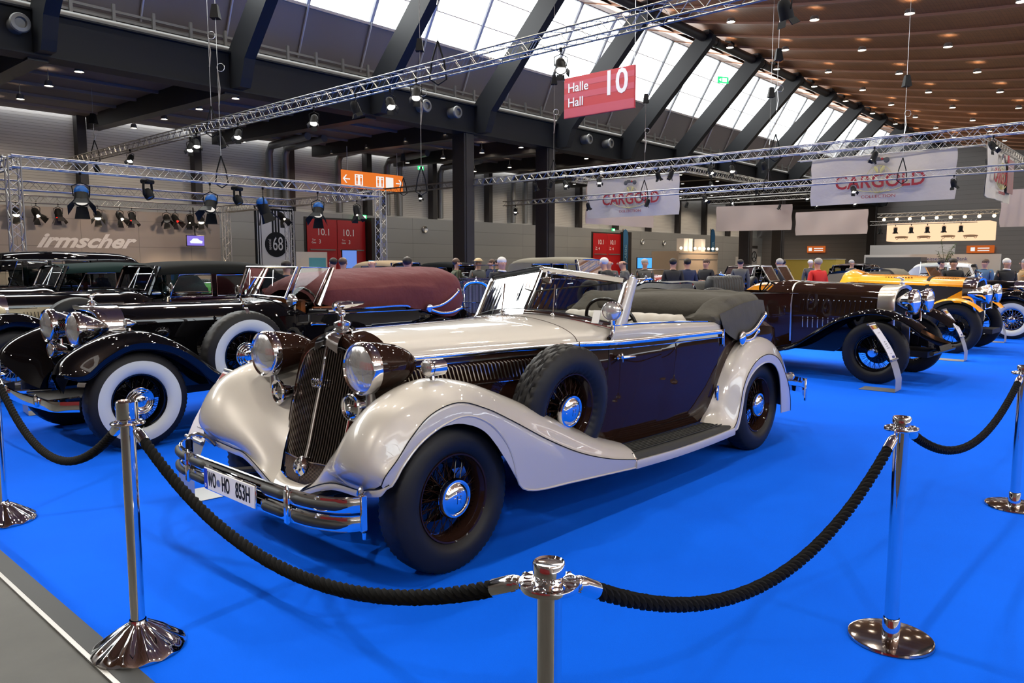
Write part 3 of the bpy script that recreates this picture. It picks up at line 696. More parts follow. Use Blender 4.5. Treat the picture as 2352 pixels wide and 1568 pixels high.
    for q in (0, 1):
        o = (mb if q == 0 else mb.mirror()).build('rear_fender', M_BEIGE, T)
        t = MB().tube([p + V(0, .004, 0) for p in A], .0028, 5); (t if q == 0 else t.mirror()).build('coach_line', M_INK, o)
        t = MB().grid([[V(-3.46 + (p.x + 3.46) * .93, p.y - .02, .35 + (p.z - .35) * .92) for p in r] for r in g]); (t if q == 0 else t.mirror()).build('arch_shade_sheet', M_DARK, o)  # black sheet standing in for the shade inside the rear arch
        l = MB().lathe([(.035, 0), (.036, .02), (.025, .035), (0, .04)], (-4.13, .80 * (1 if q == 0 else -1), .55), (-1, .2 * (1 if q == 0 else -1), .1), 20); l.build('tail_lamp', M_CHROME, o)
    # bonnet
    hx = [0.0, -.45, -.90, -1.27]; hw = [.33, .40, .495, .60]; hz = [1.19, 1.193, 1.198, 1.206]
    def hs(f, dz): return [(x, w * f, z + dz * (1.0)) for x, w, z in zip(hx, hw, hz)]
    rails = [[(x, 0, z) for x, z in zip(hx, hz)], hs(.25, -.004), hs(.55, -.025), hs(.80, -.062), hs(.95, -.108), hs(1.0, -.150)]
    o = sheet(T, 'bonnet', rails, M_BEIGE, 6, 4)
    MB().tube([(x, 0, z + .004) for x, z in zip(hx, hz)], .006, 6).build('centre_hinge', M_CHROME, o)
    # bonnet side panels
    rails = [[(x, w, z - .15) for x, w, z in zip(hx, hw, hz)], [(x, w + .004, z - .30) for x, w, z in zip(hx, hw, hz)], [(x, w + .002, .62) for x, w in zip(hx, hw)], [(x, w - .01, .42) for x, w in zip(hx, hw)]]
    sp = sheet(T, 'bonnet_side', rails, M_BROWN, 6, 3)
    for s in (1, -1):
        lv = MB()
        for i in range(40):
            x = -.06 - i * .0265; w = .334 + (.545 - .334) * (-x / 1.09) ** 1.1; w = interp([(-1.27, .60), (-.9, .495), (-.45, .40), (0, .33)], x) + .012
            lv.tube([(x, w * s, .985), (x - .012, (w + .01) * s, .975), (x - .045, (w + .008) * s, .885), (x - .05, w * s, .875)], [.003, .006, .006, .003], 6)
        lv.build('bonnet_louvres', mat('louvre_edge', (.42, .38, .34), .2, .95), sp)
    t = MB()
    for s in (1, -1):
        for dz, ww in ((0, .03), (-.045, .010)):
            strip(t, crv([(.01, .335 * s, 1.045 + dz), (-.45, .407 * s, 1.045 + dz), (-.9, .502 * s, 1.048 + dz), (-1.27, .607 * s, 1.052 + dz)], 5), ww, .012)
        strip(t, crv([(.0, .345 * s, .862), (-.45, .416 * s, .862), (-.9, .512 * s, .862), (-1.2, .60 * s, .862)], 5), .008, .008)
    t.build('bonnet_trim', M_CHROME, T)
    # small vent behind the radiator
    t = MB()
    for s in (1, -1):
        for k in range(6): t.tube([(-.0, (.345) * s, .93 + k * .013), (-.07, .357 * s, .93 + k * .013)], .004, 5)
    t.build('side_vent', M_CHROME, T)
    # cowl
    cx = [-1.275, -1.36, -1.46]
    cw = sheet(T, 'cowl', [[(-1.275, 0, 1.207), (-1.36, 0, 1.211), (-1.44, 0, 1.212)], [(-1.275, .15, 1.203), (-1.38, .17, 1.205), (-1.475, .18, 1.203)], [(-1.275, .33, 1.181), (-1.42, .37, 1.183), (-1.515, .38, 1.180)], [(-1.275, .48, 1.144), (-1.46, .54, 1.140), (-1.57, .56, 1.148)], [(-1.275, .57, 1.098), (-1.49, .66, 1.105), (-1.66, .665, 1.125)], [(-1.275, .602, 1.056), (-1.40, .662, 1.055), (-1.50, .69, 1.055), ][:3]], M_BEIGE, 5, 4)
    t = MB().tube(crv([(-1.273, 0, 1.209), (-1.273, .15, 1.205), (-1.273, .33, 1.183), (-1.273, .48, 1.146), (-1.273, .572, 1.099), (-1.273, .604, 1.056)], 4), .0016, 4)
    t.join(t.mirror()); t.build('bonnet_seam', mat('seam_grey', (.10, .09, .08), .5), cw)
    # body sides
    bx = [-1.27, -1.5, -2.2, -2.9, -3.3, -3.8, -4.25, -4.5]; bw = [.60, .69, .735, .735, .71, .67, .59, .44]
    zt = [1.055, 1.052, 1.045, 1.035, 1.03, 1.02, .965, .86]
    bt = [(x, w, z) for x, w, z in zip(bx, bw, zt)]
    bo = sheet(T, 'body_side', [bt, [(x, w + .012, z * .55 + .33) for x, w, z in zip(bx, bw, zt)], [(x, w + .004, z * .25 + .37) for x, w, z in zip(bx, bw, zt)], [(x, w - .03, .42) for x, w in zip(bx, bw)], [(x, w - .05, .345) for x, w in zip(bx, bw)]], M_BROWN, 5, 4)
    # tail
    sheet(T, 'tail', [[(-3.5, .70, 1.03), (-3.8, .67, 1.02), (-4.25, .59, .965), (-4.5, .44, .86), (-4.62, 0, .80)], [(-3.5, .60, 1.10), (-3.85, .56, 1.08), (-4.25, .47, 1.03), (-4.48, .30, .94), (-4.54, 0, .90)], [(-3.5, .4, 1.13), (-3.85, .34, 1.09), (-4.22, .26, 1.02), (-4.42, .14, .96), (-4.44, 0, .95)], [(-3.5, 0, 1.14), (-3.85, 0, 1.10), (-4.2, 0, 1.04), (-4.35, 0, 1.0), (-4.40, 0, .98)]], M_BROWN, 4, 4)
    sheet(T, 'tail_panel', [[(-4.5, .44, .86), (-4.58, .2, .82), (-4.62, 0, .80)], [(-4.60, .44, .6), (-4.68, .2, .6), (-4.72, 0, .6)], [(-4.55, .44, .36), (-4.62, .2, .36), (-4.63, 0, .36)]], M_BROWN, 3, 3)
    MB().box((-2.05, 0, .37), (4.5, .56, .06)).box((-2.4, 0, .34), (2.2, 1.3, .03)).box((.05, 0, .32), (.5, .4, .08)).box((0, 0, .38), (.08, 1.3, .06)).box((-3.45, 0, .38), (.08, 1.3, .06)).cyl((.0, 0, .38), (.0, -.6, .38), .03).build('chassis', M_DARK, T)
    # upper belt panels (beige) with coaming
    up = [(-1.46, .692, 1.058), (-1.8, .72, 1.056), (-2.3, .744, 1.05), (-2.9, .744, 1.04)]
    u2 = [(-1.50, .69, 1.12), (-1.8, .713, 1.125), (-2.3, .734, 1.112), (-2.9, .735, 1.09)]
    u3 = [(-1.55, .665, 1.150), (-1.8, .685, 1.15), (-2.3, .70, 1.135), (-2.9, .70, 1.105)]
    u4 = [(-1.6, .62, 1.12), (-1.8, .645, 1.135), (-2.3, .66, 1.12), (-2.9, .66, 1.09)]
    # doors, slightly proud of the body, hinged at the rear
    for s in (1, -1):
        Z = lambda x: 1.035 - .012 * (-x - 1.5)
        fr = [(-1.485, Z(-1.485)), (-1.47, .8), (-1.44, .6), (-1.42, .43)]
        out = []
        col = []
        for k in range(15):
            f = k / 14; x0 = -1.485 + .02 * 0; 
            top = (-1.487 - (2.885 - 1.487) * f)
            colr = []
            for j in range(12):
                g_ = j / 11; z = Z(top) + (.415 - Z(top)) * g_
                xf = interp([(.415, -1.40), (.6, -1.43), (.8, -1.465), (1.04, -1.487)], z)
                xr = interp([(.415, -2.62), (.46, -2.74), (.55, -2.80), (.7, -2.835), (1.04, -2.885)], z)
                x = xf + (xr - xf) * f
                w = interp([(-2.9, .735), (-2.2, .735), (-1.5, .69), (-1.27, .60)], x)
                w += interp([(.345, -.05), (.42, -.03), (.62, .004), (.9, .012), (1.05, 0)], z) + .007
                colr.append(V(x, w * s, z))
            col.append(colr)
        mb = MB().grid(col); edge = [c[0] for c in col] + col[-1][1:] + [c[-1] for c in col[::-1]][1:] + col[0][::-1][1:-1]
        o = mb.build('door', M_BROWN, T)
        MB().tube([p + V(0, -.004 * s, 0) for p in edge], .0045, 5, closed=True).build('door_gap', M_INK, o)
        hd = MB().lathe([(.018, 0), (.02, .01), (.012, .02), (.009, .04)], (-1.53, .728 * s, .955), (0, s, 0), 16)
        hd.tube([(-1.53, .768 * s, .955), (-1.56, .775 * s, .955), (-1.64, .778 * s, .953), (-1.67, .775 * s, .951)], [.012, .010, .009, .004], 8)
        hd.ell((-1.525, .765 * s, .965), (.012, .01, .022), 10, 6); hd.cyl((-1.53, .768 * s, .955), (-1.53, .768 * s, .925), .006, .004, 8)
        hd.build('door_handle', M_CHROME, o)
        for (x, z, hh) in ((-2.91, .985, .11), (-2.84, .56, .09)):
            h_ = MB().bevbox((x, .757 * s, z), (.03, .022, hh), .006).cyl((x, .765 * s, z - hh / 2 - .012), (x, .765 * s, z + hh / 2 + .012), .009, None, 10)
            h_.build('door_hinge', M_CHROME, o)
        g = surf([[(x, y * s, z) for x, y, z in r] for r in (up, u2, u3, u4)], 6, 4)
        pnl = MB().grid(g).build('door_sill', M_BEIGE, o)
        t = MB(); strip(t, crv([(-1.55, .64 * s, 1.152), (-1.8, .667 * s, 1.155), (-2.3, .682 * s, 1.14), (-2.9, .682 * s, 1.11)], 5), .012, .03, (0, 0, 1)); t.build('sill_capping', M_CHROME, pnl)
        t = MB()
        strip(t, crv([(-1.27, .612 * s, 1.053), (-1.5, .703 * s, 1.05), (-2.2, .752 * s, 1.043), (-2.9, .752 * s, 1.033)], 6), .034, .014); strip(t, crv([(-1.27, .615 * s, 1.012), (-1.5, .706 * s, 1.01), (-2.2, .755 * s, 1.0), (-2.9, .753 * s, .99)], 6), .009, .01)
        t.build('belt_trim', M_CHROME, T)
        # door inner trim
        MB().grid(surf([[(-1.6, .645 * s, 1.12), (-2.3, .655 * s, 1.11), (-2.9, .655 * s, 1.08)], [(-1.6, .62 * s, .8), (-2.3, .63 * s, .8), (-2.9, .63 * s, .8)], [(-1.6, .62 * s, .45), (-2.3, .63 * s, .45), (-2.9, .63 * s, .45)]], 4, 2)).build('door_lining', M_LEATHER, o)
        # rear quarter
        MB().grid(surf([[(x, y * s, z) for x, y, z in r] for r in ([(-2.9, .744, 1.04), (-3.3, .72, 1.03), (-3.7, .66, 1.02)], [(-2.9, .735, 1.09), (-3.3, .705, 1.08), (-3.7, .62, 1.08)], [(-2.9, .68, 1.10), (-3.3, .66, 1.09), (-3.7, .56, 1.10)])], 4, 3)).build('quarter_panel', M_BROWN, T)
    # windscreen: V-shaped
    cb, ct, ob, ot = V(-1.44, 0, 1.212), V(-1.625, 0, 1.52), V(-1.60, .645, 1.135), V(-1.775, .63, 1.445)
    W_ = empty('windscreen', (0, 0, 0), 0, T)
    fr = MB()
    for s in (1, -1):
        m_ = lambda p: V(p.x, p.y * s, p.z)
        mid = V(-1.50, .36, 1.185)
        low = crv([m_(cb), m_(V(-1.475, .2, 1.205)), m_(V(-1.515, .4, 1.182)), m_(ob)], 5)
        cor = [m_(ob.lerp(ot, .9)), m_(ob.lerp(ot, .96) + V(0, -.008, 0)), m_(ct.lerp(ot, .96)), m_(ct.lerp(ot, .9))]
        strip(fr, [p + V(.004, 0, .006) for p in low], .040, .022, (-.5, 0, 1)); strip(fr, [m_(ob), cor[0], cor[1], cor[2], cor[3], m_(ct)], .026, .034, (-1, 0, .1))
        ga = MB().tube([p + V(-.012, 0, .028) for p in low] + [m_(ob.lerp(ot, .5)) + V(-.006, -.022 * s, 0), cor[0] + V(-.006, -.024 * s, -.018), cor[3] + V(-.006, .02 * s, -.02), m_(ct.lerp(cb, .5)) + V(-.004, .02 * s, 0), low[0] + V(-.012, .02 * s, .028)], .006, 6); ga.build('rubber_gasket', M_BLKRUB, W_)
        p = surf([low, [m_(cb.lerp(ct, .5)), m_(cb.lerp(ct, .5).lerp(ob.lerp(ot, .5), .34)), m_(cb.lerp(ct, .5).lerp(ob.lerp(ot, .5), .67)), m_(ob.lerp(ot, .5))], [m_(ct), m_(ct.lerp(ot, .34)), m_(ct.lerp(ot, .67)), m_(ot)]][1:], 5, 1) if 0 else None
        L = low; n = len(L); top = [m_(ct.lerp(ot, i / (n - 1))) for i in range(n)]
        MB().grid([[a, b] for a, b in zip(L, top)]).build('glass_pane', M_GLASS, W_, smooth=0)
        # wiper
        a = low[6] + V(.025, 0, .01); b = a + V(-.09, -.06 * 1, .16)
        MB().tube([a, b], .004, 6).tube([a + (b - a) * .55, b + (b - a) * .25], .006, 6).lathe([(.012, -.01), (.012, .01), (0, .016)], a, (.6, 0, .8), 10).build('wiper', M_CHROME, W_)
        # beige pillar
        g = []
        for i in range(7):
            f = i / 6; c = m_(ob.lerp(ot, f * 1.0)) + V(-.055, .012 * s, -.01 + .02 * f); w_ = .075 - .02 * f
            g.append([c + V(w_ * cos(a_) * .75, .022 * sin(a_), w_ * .25 * cos(a_)) for a_ in [2 * pi * k / 12 for k in range(12)]])
        MB().grid(g, cv=True).build('windscreen_pillar', M_BEIGE, W_)
        MB().ell(m_(ot) + V(-.06, .0, .02), (.03, .018, .014), 12, 6).cyl(m_(ot) + V(-.05, 0, .02), m_(ot) + V(-.12, 0, .0), .007).build('top_latch', M_CHROME, W_)
    fr.tube([cb, ct], .012, 8); fr.ell(ct, (.02, .02, .012), 12, 6)
    fr.build('windscreen_frame', M_CHROME, W_)
    mi = MB().bevbox((-1.60, .06, 1.44), (.02, .09, .05), .008).cyl((-1.60, .06, 1.46), (-1.62, .05, 1.50), .006).bevbox((-1.57, .03, 1.36), (.025, .03, .07), .006); mi.build('rear_view_mirror', M_CHROME, W_)
    # dashboard, steering wheel, seats
    MB().box((-1.62, 0, 1.08), (.06, 1.2, .16)).build('dashboard', M_WOOD, T)
    steering_wheel(T, (-1.98, .36, 1.12), .215, 62)
    pleated(T, 'front_seat', -2.50, .62, 1.16, .60, .14, M_LEATHER, 9)
    MB().bevbox((-2.25, 0, .60), (.55, 1.2, .2), .05).build('seat_cushion', M_LEATHER, T)
    pleated(T, 'rear_seat', -3.22, .62, 1.13, .60, .16, M_LEATHER, 9)
    MB().box((-2.3, 0, .40), (1.9, 1.25, .03)).box((-3.5, 0, .8), (.04, 1.1, .8)).build('cabin_floor', M_DARK, T)
    # folded hood
    st = []
    prof = [(0.00, .00), (.02, .10), (.00, .20), (-.03, .27), (-.10, .295), (-.17, .26), (-.20, .15), (-.19, .02)]
    path = [(-2.84, .73, .0), (-3.05, .745, 0), (-3.35, .755, 0), (-3.62, .73, 0), (-3.86, .58, 0), (-3.98, .34, 0), (-4.02, 0, 0), (-3.98, -.34, 0), (-3.86, -.58, 0), (-3.62, -.73, 0), (-3.35, -.755, 0), (-3.05, -.745, 0), (-2.84, -.73, 0)]
    pp = crv(path, 5); n = len(pp); g = []
    rnd = random.Random(3)
    for i, p in enumerate(pp):
        f = i / (n - 1); d = (pp[min(i + 1, n - 1)] - pp[max(i - 1, 0)]).normalized(); outw = V(d.y, -d.x, 0)
        if outw.dot(V(p.x + 3.0, p.y, 0)) < 0: outw = -outw
        q = abs(f - .5) * 2
        zb = interp([(0, 1.05), (.6, 1.02), (.8, 1.04), (1, 1.09)], q)
        hgt = interp([(0, .95), (.45, 1.0), (.66, 1.0), (.80, .92), (.88, .72), (.95, .42), (1, .25)], q)
        row = []
        for k, (a, b) in enumerate(prof):
            wob = .012 * sin(i * 1.7 + k * 1.1) + rnd.uniform(-.004, .004)
            row.append(p + outw * (a * 1.25 + wob) + V(0, 0, zb - 0.0 + b * hgt + .006 * sin(i * .9 + k)))
        g.append(row)
    mb = MB().grid(g); mb.add(g[0], [tuple(range(8))]); mb.add(g[-1], [tuple(range(8))])
    # inner well covered by the slack fabric
    ins = [r[-2] for r in g]; mid = V(-3.45, 0, 1.20)
    mb.grid([[a, V(-3.3 + (a.x + 3.3) * .5, a.y * .6, a.z - .03), V(-3.35, a.y * .2, 1.24)] for a in ins])
    fw = surf([[(-3.02, y, 1.125) for y in (-.69, -.35, 0, .35, .69)], [(-3.0, y, 1.19 + .01 * sin(y * 9)) for y in (-.70, -.35, 0, .35, .70)], [(-3.04, y, 1.27 + .012 * sin(y * 7 + 1)) for y in (-.71, -.35, 0, .35, .71)], [(-3.16, y, 1.305 + .015 * sin(y * 6)) for y in (-.68, -.35, 0, .35, .68)], [(-3.4, y, 1.275) for y in (-.6, -.3, 0, .3, .6)], [(-3.8, y, 1.30) for y in (-.5, -.25, 0, .25, .5)]], 4, 3)
    mb.grid(fw)
    ho = mb.build('folded_hood', M_SOFT, T, smooth=70)
    md = ho.modifiers.new('soft', 'SUBSURF'); md.levels = 1; md.render_levels = 1
    for s in (1, -1):
        # hanging flap over the body
        fl = surf([[(-2.86, .752 * s, 1.17), (-3.0, .765 * s, 1.20), (-3.2, .772 * s, 1.24), (-3.5, .765 * s, 1.26), (-3.66, .74 * s, 1.25)], [(-2.88, .765 * s, 1.10), (-3.0, .775 * s, 1.10), (-3.2, .785 * s, 1.12), (-3.5, .78 * s, 1.12), (-3.68, .75 * s, 1.12)], [(-2.93, .757 * s, 1.04), (-3.02, .765 * s, .99), (-3.16, .77 * s, .945), (-3.35, .765 * s, .965), (-3.6, .74 * s, 1.03)]], 6, 5)
        MB().grid(fl).build('hood_flap', M_SOFT, ho)
        # landau iron
        lb = MB()
        lb.ell((-3.17, .80 * s, .965), (.055, .018, .06), 20, 10)
        strip(lb, crv([(-3.17, .80 * s, .99), (-3.28, .80 * s, .995), (-3.40, .80 * s, 1.03), (-3.50, .80 * s, 1.09), (-3.55, .80 * s, 1.12)], 5), .032, .014)
        strip(lb, crv([(-3.18, .80 * s, .945), (-3.27, .80 * s, .94), (-3.36, .80 * s, .955), (-3.43, .80 * s, 1.0)], 5), .024, .012)
        lb.ell((-3.56, .80 * s, 1.135), (.022, .02, .03), 12, 8).ell((-3.44, .80 * s, 1.01), (.022, .02, .026), 12, 8)
        lb.build('landau_iron', M_CHROME, ho)
    # radiator
    RX = [(.36, .392), (.40, .385), (.47, .352), (.59, .312), (.72, .280), (.91, .230), (1.08, .190), (1.20, .16)]
    rx = lambda z: interp(RX, z)
    SY = [(.36, .10), (.39, .155), (.44, .21), (.54, .25), (.64, .265), (.76, .272), (.90, .268), (1.0, .25), (1.05, .225), (1.09, .16), (1.11, .06)]
    sy = lambda z: interp(SY, z)
    G = empty('radiator', (0, 0, 0), 0, T)
    sl = MB()
    for s in (1, -1):
        for k in range(13):
            y = .016 + k * .0196; pts = []
            for i in range(30):
                z = .50 + i * .0205
                if z > 1.10 or sy(z) < y + .004: continue
                pts.append(V(rx(z) - .03 * (y / .27) - .002, y * s, z))
            if len(pts) > 3: strip(sl, pts, .009, .018, (0, 1, 0))
    sl.build('slats', mat('grille_slat', (.22, .18, .16), .18, .95, .5), G)
    t = MB()
    for s in (1, -1):
        for k in range(24):
            y = .008 + k * .0098; pts = [V(rx(z) - .03 * y / .27 + .002, y * s, z) for z in [.375 + i * .02 for i in range(7)] if sy(z) > y]
            if len(pts) > 1: t.tube(pts, .0022, 4, caps=False)
        t.tube([V(rx(.497) + .004, 0, .497), V(rx(.497) - .024, .235 * s, .505)], .005, 6)
    t.build('lower_mesh', mat('mesh_metal', (.25, .2, .18), .25, 1.0), G)
    bk = MB().grid([[V(rx(z) - .035, -sy(z) * .98, z), V(rx(z) - .022, 0, z), V(rx(z) - .035, sy(z) * .98, z)] for z in [.36 + .03 * i for i in range(26) if .36 + .03 * i < 1.105]])
    bk.build('core', M_DARK, G)
    # chrome frame round the slats and centre rib
    ed = [V(rx(z) - .028, sy(z), z) for z, _ in SY] ; fr = ed[::-1] 
    loop = [V(rx(1.115) , 0, 1.115)] + [V(p.x, p.y, p.z) for p in fr] + [V(.395, 0, .352)] + [V(p.x, -p.y, p.z) for p in ed] 
    MB().tube(crv(loop, 3, closed=True), .0075, 6, closed=True).tube([V(rx(z) + .004, 0, z) for z in [.44 + .05 * i for i in range(14)]] + [V(rx(1.12), 0, 1.12)], .009, 8).build('chrome_frame', M_CHROME, G)
    # shell: ring from the slat frame back to the bonnet
    o1 = [(.155, .39), (.21, .44), (.25, .54), (.272, .70), (.272, .86), (.255, 1.0), (.215, 1.06), (.14, 1.095), (.06, 1.115), (0, 1.12)]
    o2 = [(.16, .375), (.225, .43), (.272, .54), (.298, .70), (.30, .88), (.285, 1.03), (.245, 1.10), (.16, 1.15), (.07, 1.175), (0, 1.182)]
    o3 = [(.20, .40), (.26, .46), (.30, .56), (.326, .70), (.332, .88), (.318, 1.04), (.265, 1.127), (.17, 1.172), (.08, 1.188), (0, 1.192)]
    g = surf([[(rx(z) - .028 + (.03 if y < .05 else 0), y, z) for y, z in o1], [(rx(z) - .03, y, z) for y, z in o2], [(rx(z) - .085, y, z) for y, z in o2], [(.0, y, z) for y, z in o3]], 4, 4)
    mb = MB().grid(g); mb.join(mb.mirror()); mb.build('radiator_shell', M_BROWN, G)
    # chrome nose band and cap
    g = surf([[(.200, y, 1.118 - abs(y) * .35) for y in (-.11, -.05, 0, .05, .11)], [(.185, y, 1.165 - abs(y) * .25) for y in (-.105, -.05, 0, .05, .105)], [(.13, y, 1.19 - abs(y) * .15) for y in (-.075, -.035, 0, .035, .075)], [(.05, y, 1.199 - abs(y) * .12) for y in (-.05, -.025, 0, .025, .05)]], 4, 4)
    MB().grid(g).build('nose_band', M_CHROME, G)
    MB().lathe([(.05, 0), (.052, .012), (.042, .018), (.04, .03), (.046, .034), (.046, .05), (.03, .058), (.012, .062), (.01, .085), (0, .085)], (.085, 0, 1.185), (0, 0, 1), 24).build('radiator_cap', M_CHROME, G)
    wing = MB().ell((.085, 0, 1.285), (.022, .02, .022), 14, 8)
    wing.tube(crv([(.10, 0, 1.30), (.125, 0, 1.315), (.13, 0, 1.335), (.11, 0, 1.345), (.06, 0, 1.345), (-.03, 0, 1.34)], 4), [.016, .016, .017, .018, .018, .018, .018, .017, .016, .015, .014, .012, .011, .010, .009, .008, .007, .006, .005, .004, .003], 8)
    for s in (1, -1):
        wing.grid(surf([[(.12, .01 * s, 1.34), (.05, .012 * s, 1.352), (-.06, .01 * s, 1.345)], [(.11, .02 * s, 1.325), (.04, .03 * s, 1.335), (-.05, .018 * s, 1.335)], [(.09, .012 * s, 1.31), (.03, .016 * s, 1.318), (-.02, .01 * s, 1.326)]], 4, 3))
    wing.build('winged_mascot', M_CHROME, G)
    em = MB().torus((.262, -.022, .915), .022, .004, (1, 0, 0), 16, 5).torus((.262, 0, .915), .022, .004, (1, 0, 0), 16, 5).torus((.262, .022, .915), .022, .004, (1, 0, 0), 16, 5)
    em.build('radiator_badge', M_CHROME, G)
    MB().lathe([(.052, 0), (.054, .012), (.045, .02), (.04, .03), (.026, .034), (.022, .045), (0, .05)], (.36, 0, .475), (1, 0, .25), 28).build('starting_handle_cap', M_CHROME, G)
    # lamps and horns
    for s in (1, -1):
        L = lamp(T, (.30, .462 * s, 1.04), .128, .34, M_BROWN, yaw=.0)
        MB().cyl((-.05, 0, -.125), (-.06, 0, -.20), .022, .03, 14).tube([(-.06, 0, -.19), (-.10, -.05 * s, -.22), (-.12, -.12 * s, -.20)], .018, 8).build('lamp_bracket', M_STEEL, L)
        h_ = MB().lathe([(0, .026), (.014, .026), (.018, .018), (.045, .012), (.058, .006), (.062, .012), (.068, .012), (.072, .004), (.066, -.012), (.04, -.025), (.03, -.07), (0, -.08)], (.285, .35 * s, .83), (1, .06 * s, .0), 32)
        H = h_.build('horn', M_CHROME, T)
        t = MB()
        for k in range(-2, 3):
            t.box((.298 - abs(k) * .0005, .35 * s + k * .015, .83 + .036 - abs(k) * .003), (.006, .006, .030 - abs(k) * .004)); t.box((.298 - abs(k) * .0005, .35 * s + k * .015, .83 - .036 + abs(k) * .003), (.006, .006, .030 - abs(k) * .004))
        t.build('horn_slots', M_INK, H)
        MB().tube([(.22, .35 * s, .83), (.18, .32 * s, .84), (.15, .27 * s, .84)], .018, 8).build('horn_bracket', M_DARK, H)
        P = lamp(T, (.09, .715 * s, 1.045), .042, .10, M_CHROME, name='side_lamp'); MB().cyl((-.035, 0, -.03), (-.035, 0, -.06), .008, .016, 10).build('lamp_foot', M_CHROME, P)
    # spot lamp with mirror on the pillar
    S = lamp(T, (-1.47, .715, 1.255), .060, .11, M_CHROME, name='spot_lamp', yaw=.42, lens=mat('clear_lamp_glass', (.85, .87, .85), .12, .7, 1))
    MB().ell((-.12, 0, -.002), (.012, .045, .045), 16, 8).tube(crv([(-.06, 0, -.06), (-.065, .0, -.10), (-.05, -.005, -.15), (.0, -.012, -.175)], 4), .014, 8).build('lamp_arm', M_CHROME, S)
    MB().bevbox((-1.52, .56, 1.21), (.004, .06, .09), .001, Matrix.Rotation(-.35, 3, 'Y')).build('paper_tag', M_WHITE, T)
    # bumper
    Bp = empty('front_bumper', (0, 0, 0), 0, T)
    path = [(.59, -.845, 0), (.655, -.80, 0), (.715, -.68, 0), (.742, -.50, 0), (.75, 0, 0), (.742, .50, 0), (.715, .68, 0), (.655, .80, 0), (.59, .845, 0)]
    for zc in (.502, .418):
        pts = [p + V(0, 0, zc) for p in crv(path, 5)]
        bb = MB(); strip(bb, pts, .062, .014); bb.tube([p + V(-.004, 0, .031) for p in pts], .007, 6).tube([p + V(-.004, 0, -.031) for p in pts], .007, 6)
        o = bb.build('bumper_blade', M_CHROME, Bp)
        q = sorted([(p.y, p.x) for p in crv(path, 8)])
        for a, b in ((-.815, -.525), (-.485, -.285), (.285, .485), (.525, .815)):
            yy = [a + (b - a) * i / 14 for i in range(15)]
            MB().tube([V(interp(q, y) + .008, y * (1.008 if abs(y) > .6 else 1), zc) for y in yy], [.004, .015] + [.021] * 11 + [.015, .004], 10).build('rubber_insert', M_BLKRUB, o)
    for s in (1, -1):
        MB().bevbox((.757, .505 * s, .458), (.022, .034, .165), .008).cyl((.755, .505 * s, .535), (.755, .505 * s, .555), .012, .006, 10).build('bumper_clamp', M_CHROME, Bp)
        MB().tube([(.74, .50 * s, .46), (.55, .36 * s, .42), (.30, .30 * s, .40)], .02, 6).build('bumper_iron', M_DARK, Bp)
        e = MB().bevbox((.585, .852 * s, .462), (.035, .012, .165), .004).cyl((.585, .852 * s, .375), (.585, .852 * s, .345), .011, .008, 10).tube(crv([(.59, .84 * s, .545), (.56, .80 * s, .56), (.52, .74 * s, .535), (.50, .70 * s, .50)], 4), .012, 8); e.build('bumper_end', M_CHROME, Bp)
    PL = MB().bevbox((.775, 0, .452), (.008, .53, .125), .004).build('plate_frame', M_CHROME, Bp)
    MB().bevbox((.780, 0, .452), (.006, .515, .11), .002).build('number_plate', M_WHITE, PL)
    MB().box((.7825, -.238, .452), (.003, .036, .106)).build('blue_band', mat('plate_blue', (.0, .03, .45), .4), PL)
    TX = lambda b, y, z, sz, m, sx=1.0, bold=.0: text_mesh(b, sz, .0008, bold, sx).xf(frame((.7845, y, z), (0, 1, 0), (0, 0, 1), (1, 0, 0))).build('lettering', m, PL, smooth=0)
    TX('WO', -.168, .452, .108, M_INK, .44, .0016); TX('HO', -.022, .452, .108, M_INK, .50, .0016); TX('853H', .150, .452, .108, M_INK, .60, .0016); TX('D', -.238, .415, .028, M_WHITE)
    MB().lathe([(.018, 0), (.018, .002), (0, .002)], (.784, -.098, .452), (1, 0, 0), 20).build('seal', M_STEEL, PL)
    # rear bumper
    rb_ = MB(); strip(rb_, crv([(-4.45, .80, .45), (-4.62, .72, .45), (-4.68, .4, .45), (-4.70, 0, .45), (-4.68, -.4, .45), (-4.62, -.72, .45), (-4.45, -.80, .45)], 5), .05, .014); strip(rb_, crv([(-4.45, .80, .36), (-4.62, .72, .36), (-4.68, .4, .36), (-4.70, 0, .36), (-4.68, -.4, .36), (-4.62, -.72, .36), (-4.45, -.80, .36)], 5), .05, .014)
    for s in (1, -1): rb_.bevbox((-4.47, .815 * s, .39), (.035, .02, .21), .005); rb_.tube([(-4.4, .5 * s, .40), (-4.68, .5 * s, .40)], .014, 6)
    rb_.build('rear_bumper', M_CHROME, T)
    # wheels
    for (x, s) in ((0, 1), (0, -1), (-3.46, 1), (-3.46, -1)):
        wheel(T, (x, .745 * s, .387), s, R=.384, cap=('dish', .102))
    wheel(T, (-.94, .735, .70), 1, R=.384, cap=('dish', .102), tilt=-.10, lean=.0, name='spare_wheel', tread=1)
    wheel(T, (-.94, -.735, .70), -1, R=.384, cap=('dish', .102), tilt=-.10, name='spare_wheel', tread=1)
    return T
HERO = hero()
